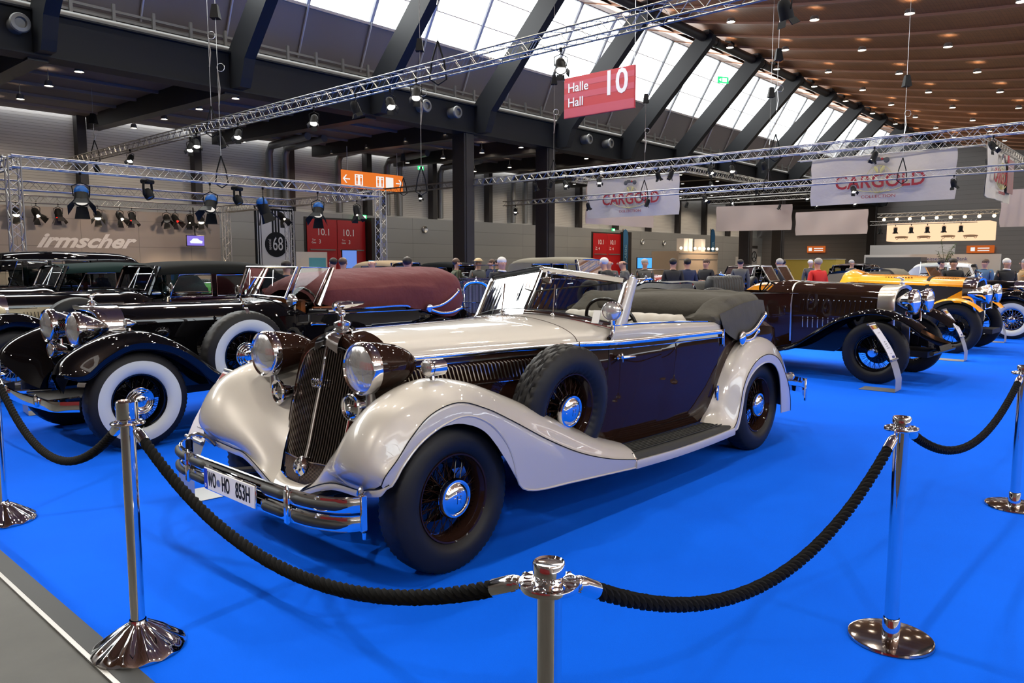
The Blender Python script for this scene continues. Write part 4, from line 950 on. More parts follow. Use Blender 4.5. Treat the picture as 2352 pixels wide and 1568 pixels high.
# ---------------------------------------------------------------- the other cars of the show
def sc3(r, sx=1, sy=1, sz=1, dx=0, dz=0): return [(x * sx + dx, y * sy, z * sz + dz) for x, y, z in r]
CL_C = [[(.47, .42, .50), (.44, .43, .60), (.38, .45, .72), (.27, .47, .83), (.10, .49, .91), (-.10, .50, .91), (-.28, .52, .84), (-.48, .55, .72), (-.68, .58, .57), (-.95, .62, .43), (-1.3, .64, .36)],
        [(.60, .64, .68), (.57, .65, .76), (.49, .66, .84), (.35, .67, .92), (.14, .68, .99), (-.08, .68, .99), (-.28, .69, .92), (-.48, .70, .79), (-.68, .71, .61), (-.95, .72, .44), (-1.3, .73, .355)],
        [(.60, .79, .70), (.56, .80, .76), (.48, .81, .83), (.34, .82, .905), (.13, .83, .975), (-.09, .83, .975), (-.29, .835, .90), (-.49, .84, .765), (-.69, .845, .59), (-.95, .85, .42), (-1.3, .85, .345)]]
CL_B = [(.585, .865, .705), (.53, .88, .685), (.43, .88, .69), (.29, .88, .80), (.09, .88, .90), (-.09, .88, .905), (-.29, .88, .85), (-.48, .88, .73), (-.68, .88, .56), (-.95, .88, .395), (-1.3, .88, .325)]
CL_S = [(.58, .86, .685), (.52, .875, .66), (.41, .875, .65), (.27, .875, .755), (.08, .875, .845), (-.08, .875, .845), (-.27, .875, .79), (-.45, .875, .67), (-.63, .875, .50), (-.92, .875, .35), (-1.3, .875, .29)]
CL_I = [(.42, .24, .46), (.38, .25, .54), (.30, .27, .62), (.20, .29, .70), (.04, .31, .75), (-.12, .33, .76), (-.28, .36, .72), (-.48, .40, .65), (-.68, .45, .54), (-.95, .50, .43), (-1.3, .56, .35)]
RF_C = [[(-.62, .70, .33), (-.56, .70, .45), (-.50, .70, .58), (-.40, .69, .74), (-.24, .68, .88), (0, .66, .94), (.26, .63, .89), (.48, .60, .72), (.60, .57, .52), (.66, .55, .36)],
        [(-.62, .80, .33), (-.56, .80, .45), (-.50, .80, .58), (-.40, .80, .735), (-.24, .80, .875), (0, .80, .93), (.25, .79, .88), (.46, .78, .71), (.57, .76, .52), (.62, .75, .36)],
        [(-.58, .87, .30), (-.53, .87, .42), (-.47, .87, .55), (-.38, .87, .68), (-.23, .87, .80), (0, .87, .85), (.23, .87, .80), (.40, .86, .66), (.50, .85, .49), (.54, .84, .35)],
        [(-.54, .872, .29), (-.50, .872, .41), (-.44, .872, .53), (-.36, .872, .65), (-.22, .872, .76), (0, .872, .81), (.21, .872, .76), (.37, .862, .63), (.46, .852, .47), (.50, .842, .35)]]
def oldcar(loc, A, lab, c):
    T = empty('vintage_car', (loc[0], loc[1], 0), car_rot(A)); tag(T, lab, 'car', c.get('group'))
    g = c.get; R = g('R', .40); WB = g('WB', 3.4); pm = g('paint', M_BLACK); sm = g('side', pm); fm = g('fender', pm); d = g('detail', 0)
    z0, z1 = g('hz', (1.19, 1.20)); w0, w1 = g('hw', (.26, .46)); xc = g('xc', -1.35); xe = g('xe', -4.2); wb = g('wb', .70); zb = g('zb', 1.04); zs = g('zs', .13)
    nx = g('nx', .0)
    # bonnet
    hx = [nx, nx + (xc - nx) * .33, nx + (xc - nx) * .66, xc]; f = [0, .33, .66, 1]
    W = [w0 + (w1 - w0) * k for k in f]; Z = [z0 + (z1 - z0) * k for k in f]
    hs = lambda a, dz: [(x, w * a, z + dz) for x, w, z in zip(hx, W, Z)]
    o = sheet(T, 'bonnet', [hs(0, 0), hs(.3, -.005), hs(.62, -.028), hs(.86, -.07), hs(.97, -.115), hs(1, -.16)], pm, 3, 3)
    MB().tube([(x, 0, z + .003) for x, z in zip(hx, Z)], .005, 5).build('centre_hinge', g('trimm', M_CHROME), o)
    o = sheet(T, 'bonnet_side', [[(x, w, z - .16) for x, w, z in zip(hx, W, Z)], [(x, w, .78) for x, w in zip(hx, W)], [(x, w - .01, .42) for x, w in zip(hx, W)]], g('hside', sm), 3, 2)
    t = MB()
    if g('louvre'):
        lm, n, xa, xb, za, zb2 = g('louvre')
        for s in (1, -1):
            for i in range(n):
                x = xa + (xb - xa) * i / (n - 1); w = w0 + (w1 - w0) * (x - nx) / (xc - nx)
                t.tube([(x, (w + .003) * s, za), (x - .01, (w + .007) * s, (za + zb2) / 2), (x - .02, (w + .003) * s, zb2)], .005, 5)
        t.build('bonnet_louvres', lm, o)
    t = MB()
    for s in (1, -1): t.tube(crv([(nx, (w0 + .004) * s, z0 - .165), (xc, (w1 + .004) * s, z1 - .165), (xc - .5, (wb + .006) * s, zb), (-2.9, (wb + .01) * s, zb - .01), (xe + .4, (wb - .05) * s, zb - .03)], 5), g('trimr', .006), 6)
    t.build('belt_trim', g('trimm', M_CHROME), T)
    # cowl and body
    cx = xc - .22
    sheet(T, 'cowl', [[(xc, 0, z1), (cx + .1, 0, z1 + .015), (cx, 0, z1 + .02)], [(xc, w1 * .5, z1 - .018), (cx + .08, w1 * .55, z1 + .0), (cx - .02, w1 * .56, z1 + .004)], [(xc, w1 * .86, z1 - .07), (cx + .05, w1 * .95, z1 - .045), (cx - .05, w1 * .98, z1 - .04)], [(xc, w1, z1 - .16), (xc - .12, (w1 + wb) / 2 + .01, z1 - .15), (xc - .32, wb - .02, zb + .02)]], pm, 3, 3)
    bx = [xc, xc - .35, -2.3, -2.95, -3.4, (xe - 3.4) / 2 - .1, xe]; bw = [w1, wb - .03, wb, wb, wb - .03, wb - .12, wb - .35]
    zt = [z1 - .16, zb, zb, zb, zb - .01, zb - .05, zb - .2]
    sheet(T, 'body_side', [[(x, w, z) for x, w, z in zip(bx, bw, zt)], [(x, w + .012, z * .5 + .35) for x, w, z in zip(bx, bw, zt)], [(x, w - .01, .5) for x, w in zip(bx, bw)], [(x, w - .04, .36) for x, w in zip(bx, bw)]], sm, 3, 3)
    sheet(T, 'tail', [[(-3.3, wb - .05, zb - .01), ((xe - 3.4) / 2 - .1, wb - .12, zb - .05), (xe, wb - .35, zb - .2)], [(-3.3, .3, zb + .02), ((xe - 3.4) / 2 - .1, .3, zb - .0), (xe - .06, .2, zb - .15)], [(-3.3, 0, zb + .03), ((xe - 3.4) / 2 - .1, 0, zb + .01), (xe - .08, 0, zb - .13)]], pm, 3, 3)
    MB().box((xe - .0, 0, .6), (.06, 2 * wb - .7, .55)).box((-1.8, 0, .38), (4.6, .6, .08)).box((-2.4, 0, .35), (2.1, 1.3, .03)).build('chassis', M_DARK, T)
    # doors
    if g('doors', 1):
        for s in (1, -1):
            for k, (xa, xb) in enumerate(((xc - .28, -2.5), (-2.53, -3.15))[:g('doors', 1)]):
                col = []
                for i in range(7):
                    x = xa + (xb - xa) * i / 6; w = interp(sorted(zip(bx, bw)), x); ww = w + .006
                    col.append([V(x, (ww + dd) * s, z) for z, dd in ((zb - .01, 0), (.85, .012), (.6, .0), (.45, -.02))])
                o = MB().grid(surf(col, 2, 1)).build('door', sm, T)
                MB().tube([(xa - .08, (wb + .02) * s, zb - .09), (xa - .10, (wb + .05) * s, zb - .09), (xa - .22, (wb + .055) * s, zb - .10)], [.014, .012, .007], 8).lathe([(.018, 0), (.018, .012), (0, .02)], (xa - .08, (wb + .012) * s, zb - .09), (0, s, 0), 12).build('door_handle', M_CHROME, o)
    # fenders
    fs = g('fstyle', 'clam')
    if fs == 'clam':
        front_fender(CL_C, CL_B, CL_S, CL_I, None, fm, T, mu=4, shade_sheet=True)
        for s in (1, -1):
            mb = MB().grid(surf([[(-1.3, .56 * s, .35), (-2.0, .60 * s, .345), (-WB + .6, .66 * s, .34)], [(-1.3, .80 * s, .345), (-2.0, .80 * s, .34), (-WB + .6, .80 * s, .335)], [(-1.3, .88 * s, .325), (-2.0, .875 * s, .32), (-WB + .6, .87 * s, .31)], [(-1.3, .875 * s, .285), (-2.0, .87 * s, .285), (-WB + .6, .87 * s, .285)]], 3, 2)).build('running_board', M_BLKRUB, T)
        rr = [sc3(r, 1, 1, 1, -WB) for r in RF_C]; q = surf([[(x, y - .12, z) for x, y, z in rr[0]]] + rr, 3, 4)
        mb = MB().grid(q); mb.build('rear_fender', fm, T); mb.mirror().build('rear_fender', fm, T)
    elif fs == 'wing':
        P = g('wing'); 
        for s in (1, -1):
            gg = [[V(x, y * s, z + dz) for y, dz in ((.44, -.06), (.56, .0), (.70, .015), (.82, .0), (.87, -.035), (.87, -.06))] for x, z in P]
            MB().grid(surf(gg, 2, 4)).build('front_fender', fm, T)
            a = [V(x - WB * 0, z=0, y=0) if 0 else (x, z) for x, z in P[-1:]]
            MB().box(((P[-1][0] - WB + .5) / 2, .72 * s, P[-1][1] - .03), (abs(P[-1][0] + WB - .5), .3, .03)).build('running_board', M_BLKRUB, T, smooth=0)
            rr = [[(x - WB, y * s, z) for x, y, z in r] for r in RF_C]; MB().grid(surf([[(x, y - .1 * s, z) for x, y, z in rr[0]]] + rr, 3, 3)).build('rear_fender', fm, T)
    elif fs == 'cycle':
        for s in (1, -1):
            for xo in (0, -WB):
                gg = [[V(xo + (R + .09 + dr) * cos(a) * 1.04, (.76 + dy) * s, R + (R + .07 + dr) * sin(a)) for dy, dr in ((-.13, -.02), (-.07, .01), (0, .02), (.07, .01), (.13, -.02))] for a in [radians(q) for q in range(38, 158, 10)]]
                MB().grid(gg).build('cycle_wing', fm, T)
    # radiator
    gs = g('grille', 'V'); gm = g('grillem', M_CHROME)
    G = empty('radiator', (nx, 0, 0), 0, T)
    oz = [(0.0, z0), (w0 * .45, z0 - .015), (w0 * .8, z0 - .06), (w0, z0 - .15), (w0 * 1.02, .85), (w0 * .95, .58), (w0 * .7, .48), (0, .46)]
    vx = .12 if gs == 'V' else .02
    def front(s): return [V(vx * (1 - y / (w0 * 1.05)) + .10, y * s, z) for y, z in oz]
    for s in (1, -1):
        a = [V(-.10 - .02 * (gs == 'flat'), (y * 1.03 + (.006 if y else 0)) * s, z + .012) for y, z in oz]; b = [V(.09, y * s * 1.04, z + (.015 if z > .8 else 0)) for y, z in oz]; c_ = [p + V(0, 0, .01) for p in front(s)]; e = [V(p.x - .01, p.y * .88, .85 + (p.z - .85) * .90) for p in c_]
        MB().grid(surf([a, b, c_, e], 3, 2)).build('radiator_shell', gm, G)
        t = MB(); n = 16 if d else 9
        for k in range(n):
            y = (k + .5) / n * w0 * .88; zt_ = interp([(0, z0 - .05), (w0 * .4, z0 - .06), (w0 * .72, z0 - .11), (w0 * .9, z0 - .2)], y)
            t.box((vx * (1 - y / (w0 * 1.05)) + .085, y * s, (zt_ + .53) / 2), (.012, w0 * .88 / n * .35, zt_ - .53))
        t.build('slats', g('slatm', gm), G, smooth=0)
        MB().add([V(.02, .0, z0 - .04), V(.02, w0 * .9 * s, z0 - .14), V(.02, w0 * .9 * s, .5), V(.02, 0, .48)], [(0, 1, 2, 3)]).build('core', M_DARK, G, smooth=0)
    MB().lathe([(.045, 0), (.047, .012), (.03, .02), (.032, .04), (.012, .05), (.008, .07), (0, .07)], (.06, 0, z0), seg=18).ell((.06, 0, z0 + .085), (.03, .012, .02), 10, 6).tube([(.07, 0, z0 + .09), (.02, 0, z0 + .11), (-.05, 0, z0 + .105)], [.012, .014, .003], 6).build('radiator_cap', gm if gs == 'flat' else M_CHROME, G)
    # lamps
    lr = g('lamp', (.30, .31, 1.005, .145))
    for s in (1, -1):
        L = lamp(T, (lr[0], lr[1] * s, lr[2]), lr[3], g('lampd', .34), g('lampm', M_CHROME), bucket=g('bucket', 'bowl')); MB().cyl((-.1, 0, -lr[3] * .8), (-.1, 0, -lr[3] - .12), .014, .02, 8).tube([(-.1, 0, -lr[3] - .1), (-.12, -lr[1] * s, -lr[3] - .12)], .014, 6).build('lamp_bracket', M_CHROME, L)
        if d and gs != 'flat':
            P = lamp(T, (.04, .70 * s, 1.06), .040, .09, M_CHROME, name='side_lamp', bucket='bowl'); MB().cyl((-.03, 0, -.03), (-.03, 0, -.075), .008, .016, 8).build('lamp_foot', M_CHROME, P)
    if g('bumper', 1):
        B = MB(); X = g('bx', .66)
        strip(B, crv([(X - .16, -.80, .43), (X - .03, -.66, .43), (X, -.4, .43), (X + .02, 0, .43), (X, .4, .43), (X - .03, .66, .43), (X - .16, .80, .43)], 5), .085, .014)
        for s in (1, -1): B.tube([(X, .4 * s, .43), (.3, .33 * s, .42)], .02, 6).ell((X + .02, .38 * s, .45), (.02, .02, .055), 8, 6)
        B.build('bumper', M_CHROME, T)
        B = MB(); strip(B, crv([(xe, -.7, .45), (xe - .2, -.5, .45), (xe - .22, 0, .45), (xe - .2, .5, .45), (xe, .7, .45)], 5), .07, .012); B.build('bumper', M_CHROME, T)
    # windscreen
    ws = g('ws', (-1.62, .47, 1.21, -1.76, .49, 1.52)); top = g('roof')
    if ws:
        xb, yb, zb_, xt, yt, zt_ = ws; Wd = empty('windscreen', (0, 0, 0), 0, T)
        fr = MB().tube([(xb, -yb, zb_), (xt, -yt, zt_), (xt, yt, zt_), (xb, yb, zb_), (xb + .03, 0, zb_ + .015), (xb, -yb, zb_)], .013, 6)
        if g('split'): fr.tube([(xb + .03, 0, zb_ + .01), (xt, 0, zt_)], .01, 6)
        fr.build('windscreen_frame', g('wsm', M_CHROME), Wd)
        MB().add([V(xb, -yb, zb_), V(xb, yb, zb_), V(xt, yt, zt_), V(xt, -yt, zt_)], [(0, 1, 2, 3)]).build('glass_pane', M_GLASS, Wd, smooth=0)
        if g('quarter'):
            for s in (1, -1):
                q = [V(xb - .04, (yb + .02) * s, zb_ - .01), V(xt - .04, (yt + .01) * s, zt_), V(xt - .30, .62 * s, zt_ - .005), V(xb - .22, .64 * s, zb_ - .05)]
                MB().tube(q, .009, 6, closed=True).tube([q[2] + V(-.04, .01 * s, .0), q[3] + V(-.05, .01 * s, -.03)], [.02, .035], 8).build('quarter_light_frame', M_CHROME, Wd); MB().add(q, [(0, 1, 2, 3)]).build('quarter_light_pane', M_GLASS, Wd, smooth=0)
            MB().tube([(xb - .0, -.2, zb_ + .12), (xt + .02, -.38, zt_ - .03)], .004, 5).tube([(xb - .0, .25, zb_ + .12), (xt + .02, .08, zt_ - .03)], .004, 5).tube([(xb - .08, -.3, zb_ + .2), (xb - .08, .15, zb_ + .2)], .004, 5).build('wiper_linkage', M_CHROME, Wd)
    if g('wheel', 1): steering_wheel(T, (-2.0, .34, g('swz', 1.13)), .20, 60)
    if g('seats', 1):
        sl = g('seatm', M_BLKLEA); pleated(T, 'front_seat', -2.42, .6, 1.12, .56, .14, sl, 10); pleated(T, 'rear_seat', -3.25, .6, 1.10, .56, .14, sl, 10); MB().box((-2.4, 0, .40), (1.9, 1.2, .03)).build('cabin_floor', M_DARK, T)
    if top:
        rm, zr, xr, kind = top   # material, height, rear x
        xt, yt, zt_ = ws[3], ws[4], ws[5]; wt = wb - .02; zw = g('zw', zt_ - .10)
        xs = [xt + .04, xt - .3, -2.5, -3.0, xr + .25, xr]; zz = [zt_ + .02, zr - .02, zr, zr - .01, zr - .08, zr - .30]
        wx = [yt + .05, wt - .03, wt, wt, wt - .06, wt - .14]
        R0 = [(x, 0, z) for x, z in zip(xs, zz)]; R1 = [(x, w * .6, z - .012) for x, w, z in zip(xs, wx, zz)]; R2 = [(x, w * .92, z - .06) for x, w, z in zip(xs, wx, zz)]; R3 = [(x, w, min(z - .11, zw + .03)) for x, w, z in zip(xs, wx, zz)]; R4 = [(x, w + .005, min(z - .14, zw)) for x, w, z in zip(xs, wx, zz)]
        ro = sheet(T, 'roof' if kind == 'hard' else 'soft_top', [R0, R1, R2, R3, R4], rm, 4, 3)
        # rear quarter and back
        for s in (1, -1):
            MB().grid(surf([[(x, y * s, z) for x, y, z in r] for r in ([(-3.18, wt + .005, zw), (xr + .2, wt - .04, zw - .02), (xr, wt - .135, zw - .15)], [(-3.2, wt + .01, 1.2), (xr + .18, wt - .03, 1.2), (xr - .08, wt - .14, 1.15)], [(-3.12, wt + .01, zb - .01), (xr + .1, wt - .03, zb - .02), (xr - .12, wt - .14, zb - .03)])], 3, 3)).build('rear_quarter', rm, ro)
            # window frames
            for (xa, xb2) in ((xt - .22, -2.42), (-2.50, -3.14)):
                sl_ = .16 if xa > -2.4 else 0
                q = [V(xa + sl_, (wb - .0) * s, zb + .02), V(xa, (wt + .01) * s, zw - .015), V(xb2, (wt + .01) * s, zw - .015), V(xb2, (wb + .01) * s, zb + .02)]
                MB().tube(q, .009, 6, closed=True).build('window_frame', M_CHROME, ro); MB().add(q, [(0, 1, 2, 3)]).build('side_window', M_GLASS, ro, smooth=0)
            MB().tube([(ws[0] - .02, (ws[1] + .05) * s, zb_ - .06), (xt - .03, (yt + .04) * s, zt_)], [.035, .026], 8).build('front_pillar', pm, ro); MB().box((-2.46, (wt + .0) * s, (zb + zw) / 2), (.07, .02, zw - zb)).build('roof_pillar', pm, ro)
        MB().grid(surf([[(xr, -(wt - .14), zr - .42), (xr, 0, zr - .30), (xr, wt - .14, zr - .42)], [(xr - .09, -(wt - .14), 1.15), (xr - .14, 0, 1.15), (xr - .09, wt - .14, 1.15)], [(xr - .12, -(wt - .14), zb - .03), (xr - .18, 0, zb - .03), (xr - .12, wt - .14, zb - .03)]], 3, 3)).build('rear_panel', rm, ro)
    for (x, s) in ((0, 1), (0, -1), (-WB, 1), (-WB, -1)):
        wheel(T, (x, .745 * s, R + .002), s, R=R, w=g('tw', .18), rim_r=g('rim', .22), ww=g('ww', False), rim_m=g('rimm', M_BLACK), spoke_m=g('spokem', M_BLACK), cap=g('cap', ('ringed', .10)), detail=d, cap_m=M_CHROME)
    if g('spare', 1):
        sx, sz = g('spos', (-1.0, .72))
        for s in (1, -1): wheel(T, (sx, .74 * s, sz), s, R=R - .005, w=g('tw', .18), rim_r=g('rim', .22), ww=g('ww', False), rim_m=g('rimm', M_BLACK), spoke_m=g('spokem', M_BLACK), cap=g('cap', ('ringed', .10)), tilt=-.08, detail=d, name='spare_wheel')
    return T
# black convertible with maroon hood cover
B = oldcar((-3.727, 6.793), radians(41), 'black convertible with large whitewall tyres and maroon hood cover beside the beige cabriolet', dict(detail=1, R=.412, rim=.225, ww=True, tw=.19, hz=(1.185, 1.19), hw=(.285, .45), xc=-1.38, lampd=.28, WB=3.5, xe=-4.5, wb=.735, zb=1.045, quarter=1, split=0, spos=(-1.0, .715), trimr=.007, seatm=M_BLKLEA, nx=-.02, bx=.62, cap=('ringed', .122)))
def black_extras(T):
    # maroon cover over the folded hood
    secs = []
    rnd = random.Random(2)
    for x, w, zt, zb in ((-1.96, .50, 1.26, 1.17), (-2.02, .60, 1.36, 1.12), (-2.2, .66, 1.43, 1.09), (-2.5, .69, 1.455, 1.08), (-2.8, .70, 1.48, 1.07), (-3.1, .715, 1.50, 1.05), (-3.35, .73, 1.505, 1.0), (-3.6, .73, 1.51, .93), (-3.8, .71, 1.51, .93), (-3.95, .66, 1.495, .98), (-4.05, .58, 1.44, 1.02), (-4.09, .48, 1.36, 1.08)):
        j = lambda a: rnd.uniform(-a, a); r = []
        pts = [(0, zt), (.35, zt + .01), (.68, zt - .03), (.88, zt - .09), (.97, zt - .17 + j(.02)), (1.0 + j(.02), (zt + zb) / 2 + .03), (1.02 + j(.015), (zt * .3 + zb * .7)), (1.0, zb)]
        right = [V(x + j(.015), w * a, z + j(.008)) for a, z in pts]; left = [V(x + j(.015), -w * a, z + j(.008)) for a, z in pts[::-1][:-1]]
        secs.append(left + right)
    gg = surf(secs, 3, 3); mb = MB().grid(gg); mb.add(gg[0], [tuple(range(len(gg[0])))]); mb.add(gg[-1], [tuple(range(len(gg[-1])))])
    H = mb.build('hood_cover', M_MAROON, T, smooth=80)
    for s in (1, -1):
        l = MB(); l.lathe([(.045, 0), (.05, .01), (.045, .02), (0, .022)], (-3.32, .775 * s, 1.045), (0, s, 0), 20)
        strip(l, crv([(-3.34, .785 * s, 1.055), (-3.5, .785 * s, 1.075), (-3.66, .785 * s, 1.14), (-3.78, .785 * s, 1.22)], 5), .028, .013); strip(l, crv([(-3.33, .785 * s, 1.03), (-3.5, .785 * s, .985), (-3.68, .785 * s, .985), (-3.82, .785 * s, 1.02)], 5), .028, .013)
        l.ell((-3.79, .785 * s, 1.235), (.02, .018, .025), 10, 6).ell((-3.84, .785 * s, 1.03), (.02, .018, .025), 10, 6); l.build('landau_iron', M_CHROME, H)
        # spare wheel strap with mirror
        m = MB(); strip(m, [(-1.0, .80 * s, 1.15), (-1.0, .835 * s, 1.10), (-1.0, .845 * s, 1.0)], .035, .008, (1, 0, 0)); m.tube(crv([(-1.0, .78 * s, 1.13), (-1.0, .72 * s, 1.22), (-1.0, .66 * s, 1.32)], 4), .008, 6).ell((-.99, .68 * s, 1.30), (.012, .05, .06), 16, 8).bevbox((-1.0, .75 * s, 1.18), (.03, .04, .07), .008); m.build('mirror_bracket', M_CHROME, T)
        t = MB(); strip(t, crv([(-1.95, .725 * s, 1.075), (-2.5, .735 * s, 1.085), (-3.0, .735 * s, 1.085), (-3.05, .735 * s, 1.07)], 4), .03, .03); t.build('sill_capping', M_CHROME, T)
        MB().grid(surf([[(-1.72, .70 * s, 1.04), (-2.3, .738 * s, 1.04), (-3.0, .738 * s, 1.04)], [(-1.75, .70 * s, 1.10), (-2.3, .73 * s, 1.09), (-3.0, .73 * s, 1.085)], [(-1.78, .66 * s, 1.11), (-2.3, .68 * s, 1.095), (-3.0, .68 * s, 1.09)]], 4, 3)).build('door_sill', M_BLACK, T)
    F = lamp(T, (.30, -.28, .79), .072, .14, M_CHROME, name='fog_lamp', bucket='bowl'); MB().tube([(-.05, 0, 0), (-.2, .1, -.05)], .014, 6).build('lamp_arm', M_CHROME, F)
    S = lamp(T, (-1.60, .60, 1.19), .062, .10, M_CHROME, name='spot_lamp', bucket='bowl'); MB().cyl((-.05, 0, -.04), (-.05, 0, -.12), .01, .012, 8).build('lamp_arm', M_CHROME, S)
    MB().box((-1.78, 0, 1.12), (.05, 1.1, .14)).build('dashboard', M_WOOD, T, smooth=0); MB().box((-2.0, .66, 1.07), (.35, .03, .1)).build('wooden_door_cap', M_WOOD, T, smooth=0)
    for s in (1, -1):
        t = MB()
        for xa, xb in ((-.25, -.62), (-.68, -1.05)): 
            t.tube([(xa, .345 * s, .88), (xb, .39 * s, .88), (xb - .02, .39 * s, .72), (xa - .02, .345 * s, .72)], .006, 5, closed=True)
        t.build('panel_bead', M_BLACK, T)
black_extras(B)
CR = 'parked vintage cars in the background'
oldcar((-6.25, 9.085), radians(41), 'black saloon with cream bonnet sides and black fabric top at the left edge', dict(hz=(1.19, 1.20), hw=(.27, .46), hside=M_CREAM, louvre=(mat('dark_line', (.08, .07, .05), .5), 26, -.25, -1.15, .98, .83), roof=(M_BLKTOP, 1.60, -3.75, 'soft'), zb=1.10, R=.40, rimm=mat('silver_rim', (.5, .5, .52), .25, .9), spokem=M_CHROME, cap=('dish', .095), lamp=(.30, .42, 1.0, .13), lampm=M_CREAM, bucket='bullet', spos=(-.68, .76), detail=0, group=CR, split=1, WB=3.3))
oldcar((-8.35, 10.6), radians(41), 'black car with dark green fabric top behind the cream-sided saloon', dict(roof=(M_TEALTOP, 1.58, -3.9, 'soft'), zb=1.08, paint=M_BLACK, group=CR, split=1, wsm=M_CHROME))
oldcar((-10.7, 12.7), radians(41), 'tall black limousine, rearmost of the closed cars at the left', dict(roof=(M_BLACK, 1.80, -4.25, 'hard'), zb=1.12, ws=(-1.60, .50, 1.25, -1.72, .52, 1.72), hz=(1.22, 1.24), group=CR, xe=-4.5))
# brown tourer
G_ = oldcar((5.24, 10.324), radians(-46), 'long dark brown open touring car with nickel radiator facing right', dict(detail=1, swz=1.30, paint=M_DBROWN, fender=M_BLACK, R=.41, rim=.245, tw=.16, hz=(1.26, 1.30), hw=(.36, .42), xc=-1.27, wb=.60, zb=1.13, WB=3.65, xe=-4.2, grille='flat', grillem=M_NICKEL, slatm=M_DARK, trimm=M_STEEL, trimr=.004, fstyle='wing', wing=[(.56, .74), (.42, .84), (.22, .93), (.03, .965), (-.2, .94), (-.45, .85), (-.75, .66), (-1.05, .46), (-1.35, .36)], lamp=(.32, .30, 1.06, .16), lampd=.24, bumper=0, ws=None, cap=('nut', .06), spare=0, doors=0, seatm=M_BLKLEA, spokem=M_BLACK,
    louvre=(mat('louvre_brown', (.05, .03, .022), .2, .6), 17, -.15, -1.15, 1.04, .88)))
for s in (1, -1):
    t = MB()
    for i in range(14):
        x = -.2 - i * .07; w = .36 + .06 * (-x / 1.27)
        t.tube([(x, (w + .003) * s, .78), (x, (w + .008) * s, .72), (x, (w + .003) * s, .66)], .006, 5)
        for z in (1.05, .80): t.ell((x, (w + .008) * s, z), (.008, .006, .008), 6, 4)
    t.build('bonnet_rivets', M_NICKEL, G_)
t = MB(); strip(t, crv([(-1.28, -.425, .45), (-1.28, -.425, 1.10), (-1.28, -.36, 1.245), (-1.28, -.2, 1.295), (-1.28, 0, 1.305), (-1.28, .2, 1.295), (-1.28, .36, 1.245), (-1.28, .425, 1.10), (-1.28, .425, .45)], 4), .025, .006, (1, 0, 0)); t.build('bonnet_strap', M_NICKEL, G_)
MB().grid(surf([[(-2.75, y, 1.16) for y in (-.55, -.3, 0, .3, .55)], [(-2.85, y, 1.27 - .02 * abs(y)) for y in (-.52, -.3, 0, .3, .52)], [(-3.2, y, 1.25) for y in (-.54, -.3, 0, .3, .54)], [(-3.7, y, 1.26) for y in (-.5, -.3, 0, .3, .5)], [(-3.95, y, 1.18) for y in (-.45, -.3, 0, .3, .45)], [(-4.0, y, 1.06) for y in (-.4, -.3, 0, .3, .4)]], 4, 3)).grid(surf([[(-2.75, y * 1.0, 1.12), (-3.2, y * 1.06, 1.15), (-3.7, y, 1.16), (-3.98, y * .85, 1.08)] for y in (-.58,)] + [[(-2.85, y, 1.25), (-3.2, y * 1.03, 1.235), (-3.7, y * .97, 1.24), (-3.95, y * .85, 1.17)] for y in (-.53,)], 4, 3)).build('tonneau_cover', mat('dark_grey_canvas', (.045, .047, .047), .75, bump=(4, .5, .05)), G_, smooth=70)
for s in (1, -1):
    q = [V(-1.62, .10 * s, 1.30), V(-1.62, .42 * s, 1.30), V(-1.76, .43 * s, 1.52), V(-1.76, .09 * s, 1.52)]
    MB().tube(q, .010, 6, closed=True).build('aero_screen_frame', M_NICKEL, G_); MB().add(q, [(0, 1, 2, 3)]).build('aero_screen', M_GLASS, G_, smooth=0)
wheel(G_, (-2.35, -.72, .80), -1, R=.40, w=.16, rim_r=.245, rim_m=M_BLACK, spoke_m=M_BLACK, cap=('nut', .045), name='spare_wheel')
for s in (1, -1): MB().prism([V(x, .52 * s, z) for x, z in ((-1.45, .36), (-1.05, .46), (-.75, .66), (-.5, .82), (-.3, .88), (0, .9), (.2, .86), (-.1, .7), (-.4, .5), (-.6, .36))], (0, .03 * s, 0)).build('wing_valance', M_BLACK, G_, smooth=0)
pleated(G_, 'seat_back', -2.45, .9, 1.36, .50, .14, M_BLKLEA, 12)
MB().box((.28, -.5, .62), (.10, .02, .35)).build('shock_plate', M_NICKEL, G_, smooth=0)
MB().prism([V(.15, -.28, .72), V(.62, -.26, .50), V(.64, -.26, .44), V(.15, -.28, .55)], (0, .54, 0)).tube([(.6, -.5, .42), (.6, .5, .42)], .03, 8).build('front_apron', M_BLACK, G_, smooth=0)
# yellow racing tourer
RC = oldcar((10.85, 16.15), radians(-46), 'black car with cream whitewall and chrome spoke wheels at the right edge', dict(ww=True, rimm=M_CHROME, spokem=M_CHROME, cap=('dish', .08), R=.41, group='parked vintage cars in the background', lamp=(.30, .36, 1.06, .14), ws=(-1.62, .47, 1.21, -1.76, .49, 1.48)))
Yc = oldcar((8.198, 13.68), radians(-46), 'bright yellow vintage racing tourer with leather bonnet strap, facing right', dict(detail=0, paint=M_YELLOW, hside=M_DARK, side=M_YELLOW, fender=M_YELLOW, R=.44, rim=.27, tw=.16, hz=(1.30, 1.36), hw=(.36, .42), nx=.14, xc=-1.75, wb=.58, zb=1.14, WB=3.4, xe=-4.1, grille='flat', slatm=M_DARK, fstyle='cycle', lamp=(.42, .36, 1.03, .16), bumper=0, ws=None, cap=('nut', .05), spare=0, doors=0, trimm=M_CHROME))
t = MB(); strip(t, crv([(-.55, -.39, .98), (-.55, -.38, 1.16), (-.55, -.30, 1.27), (-.55, 0, 1.33), (-.55, .30, 1.27), (-.55, .38, 1.16), (-.55, .39, .98)], 4), .06, .012, (1, 0, 0)); t.build('bonnet_strap', M_INK, Yc)
t = MB()
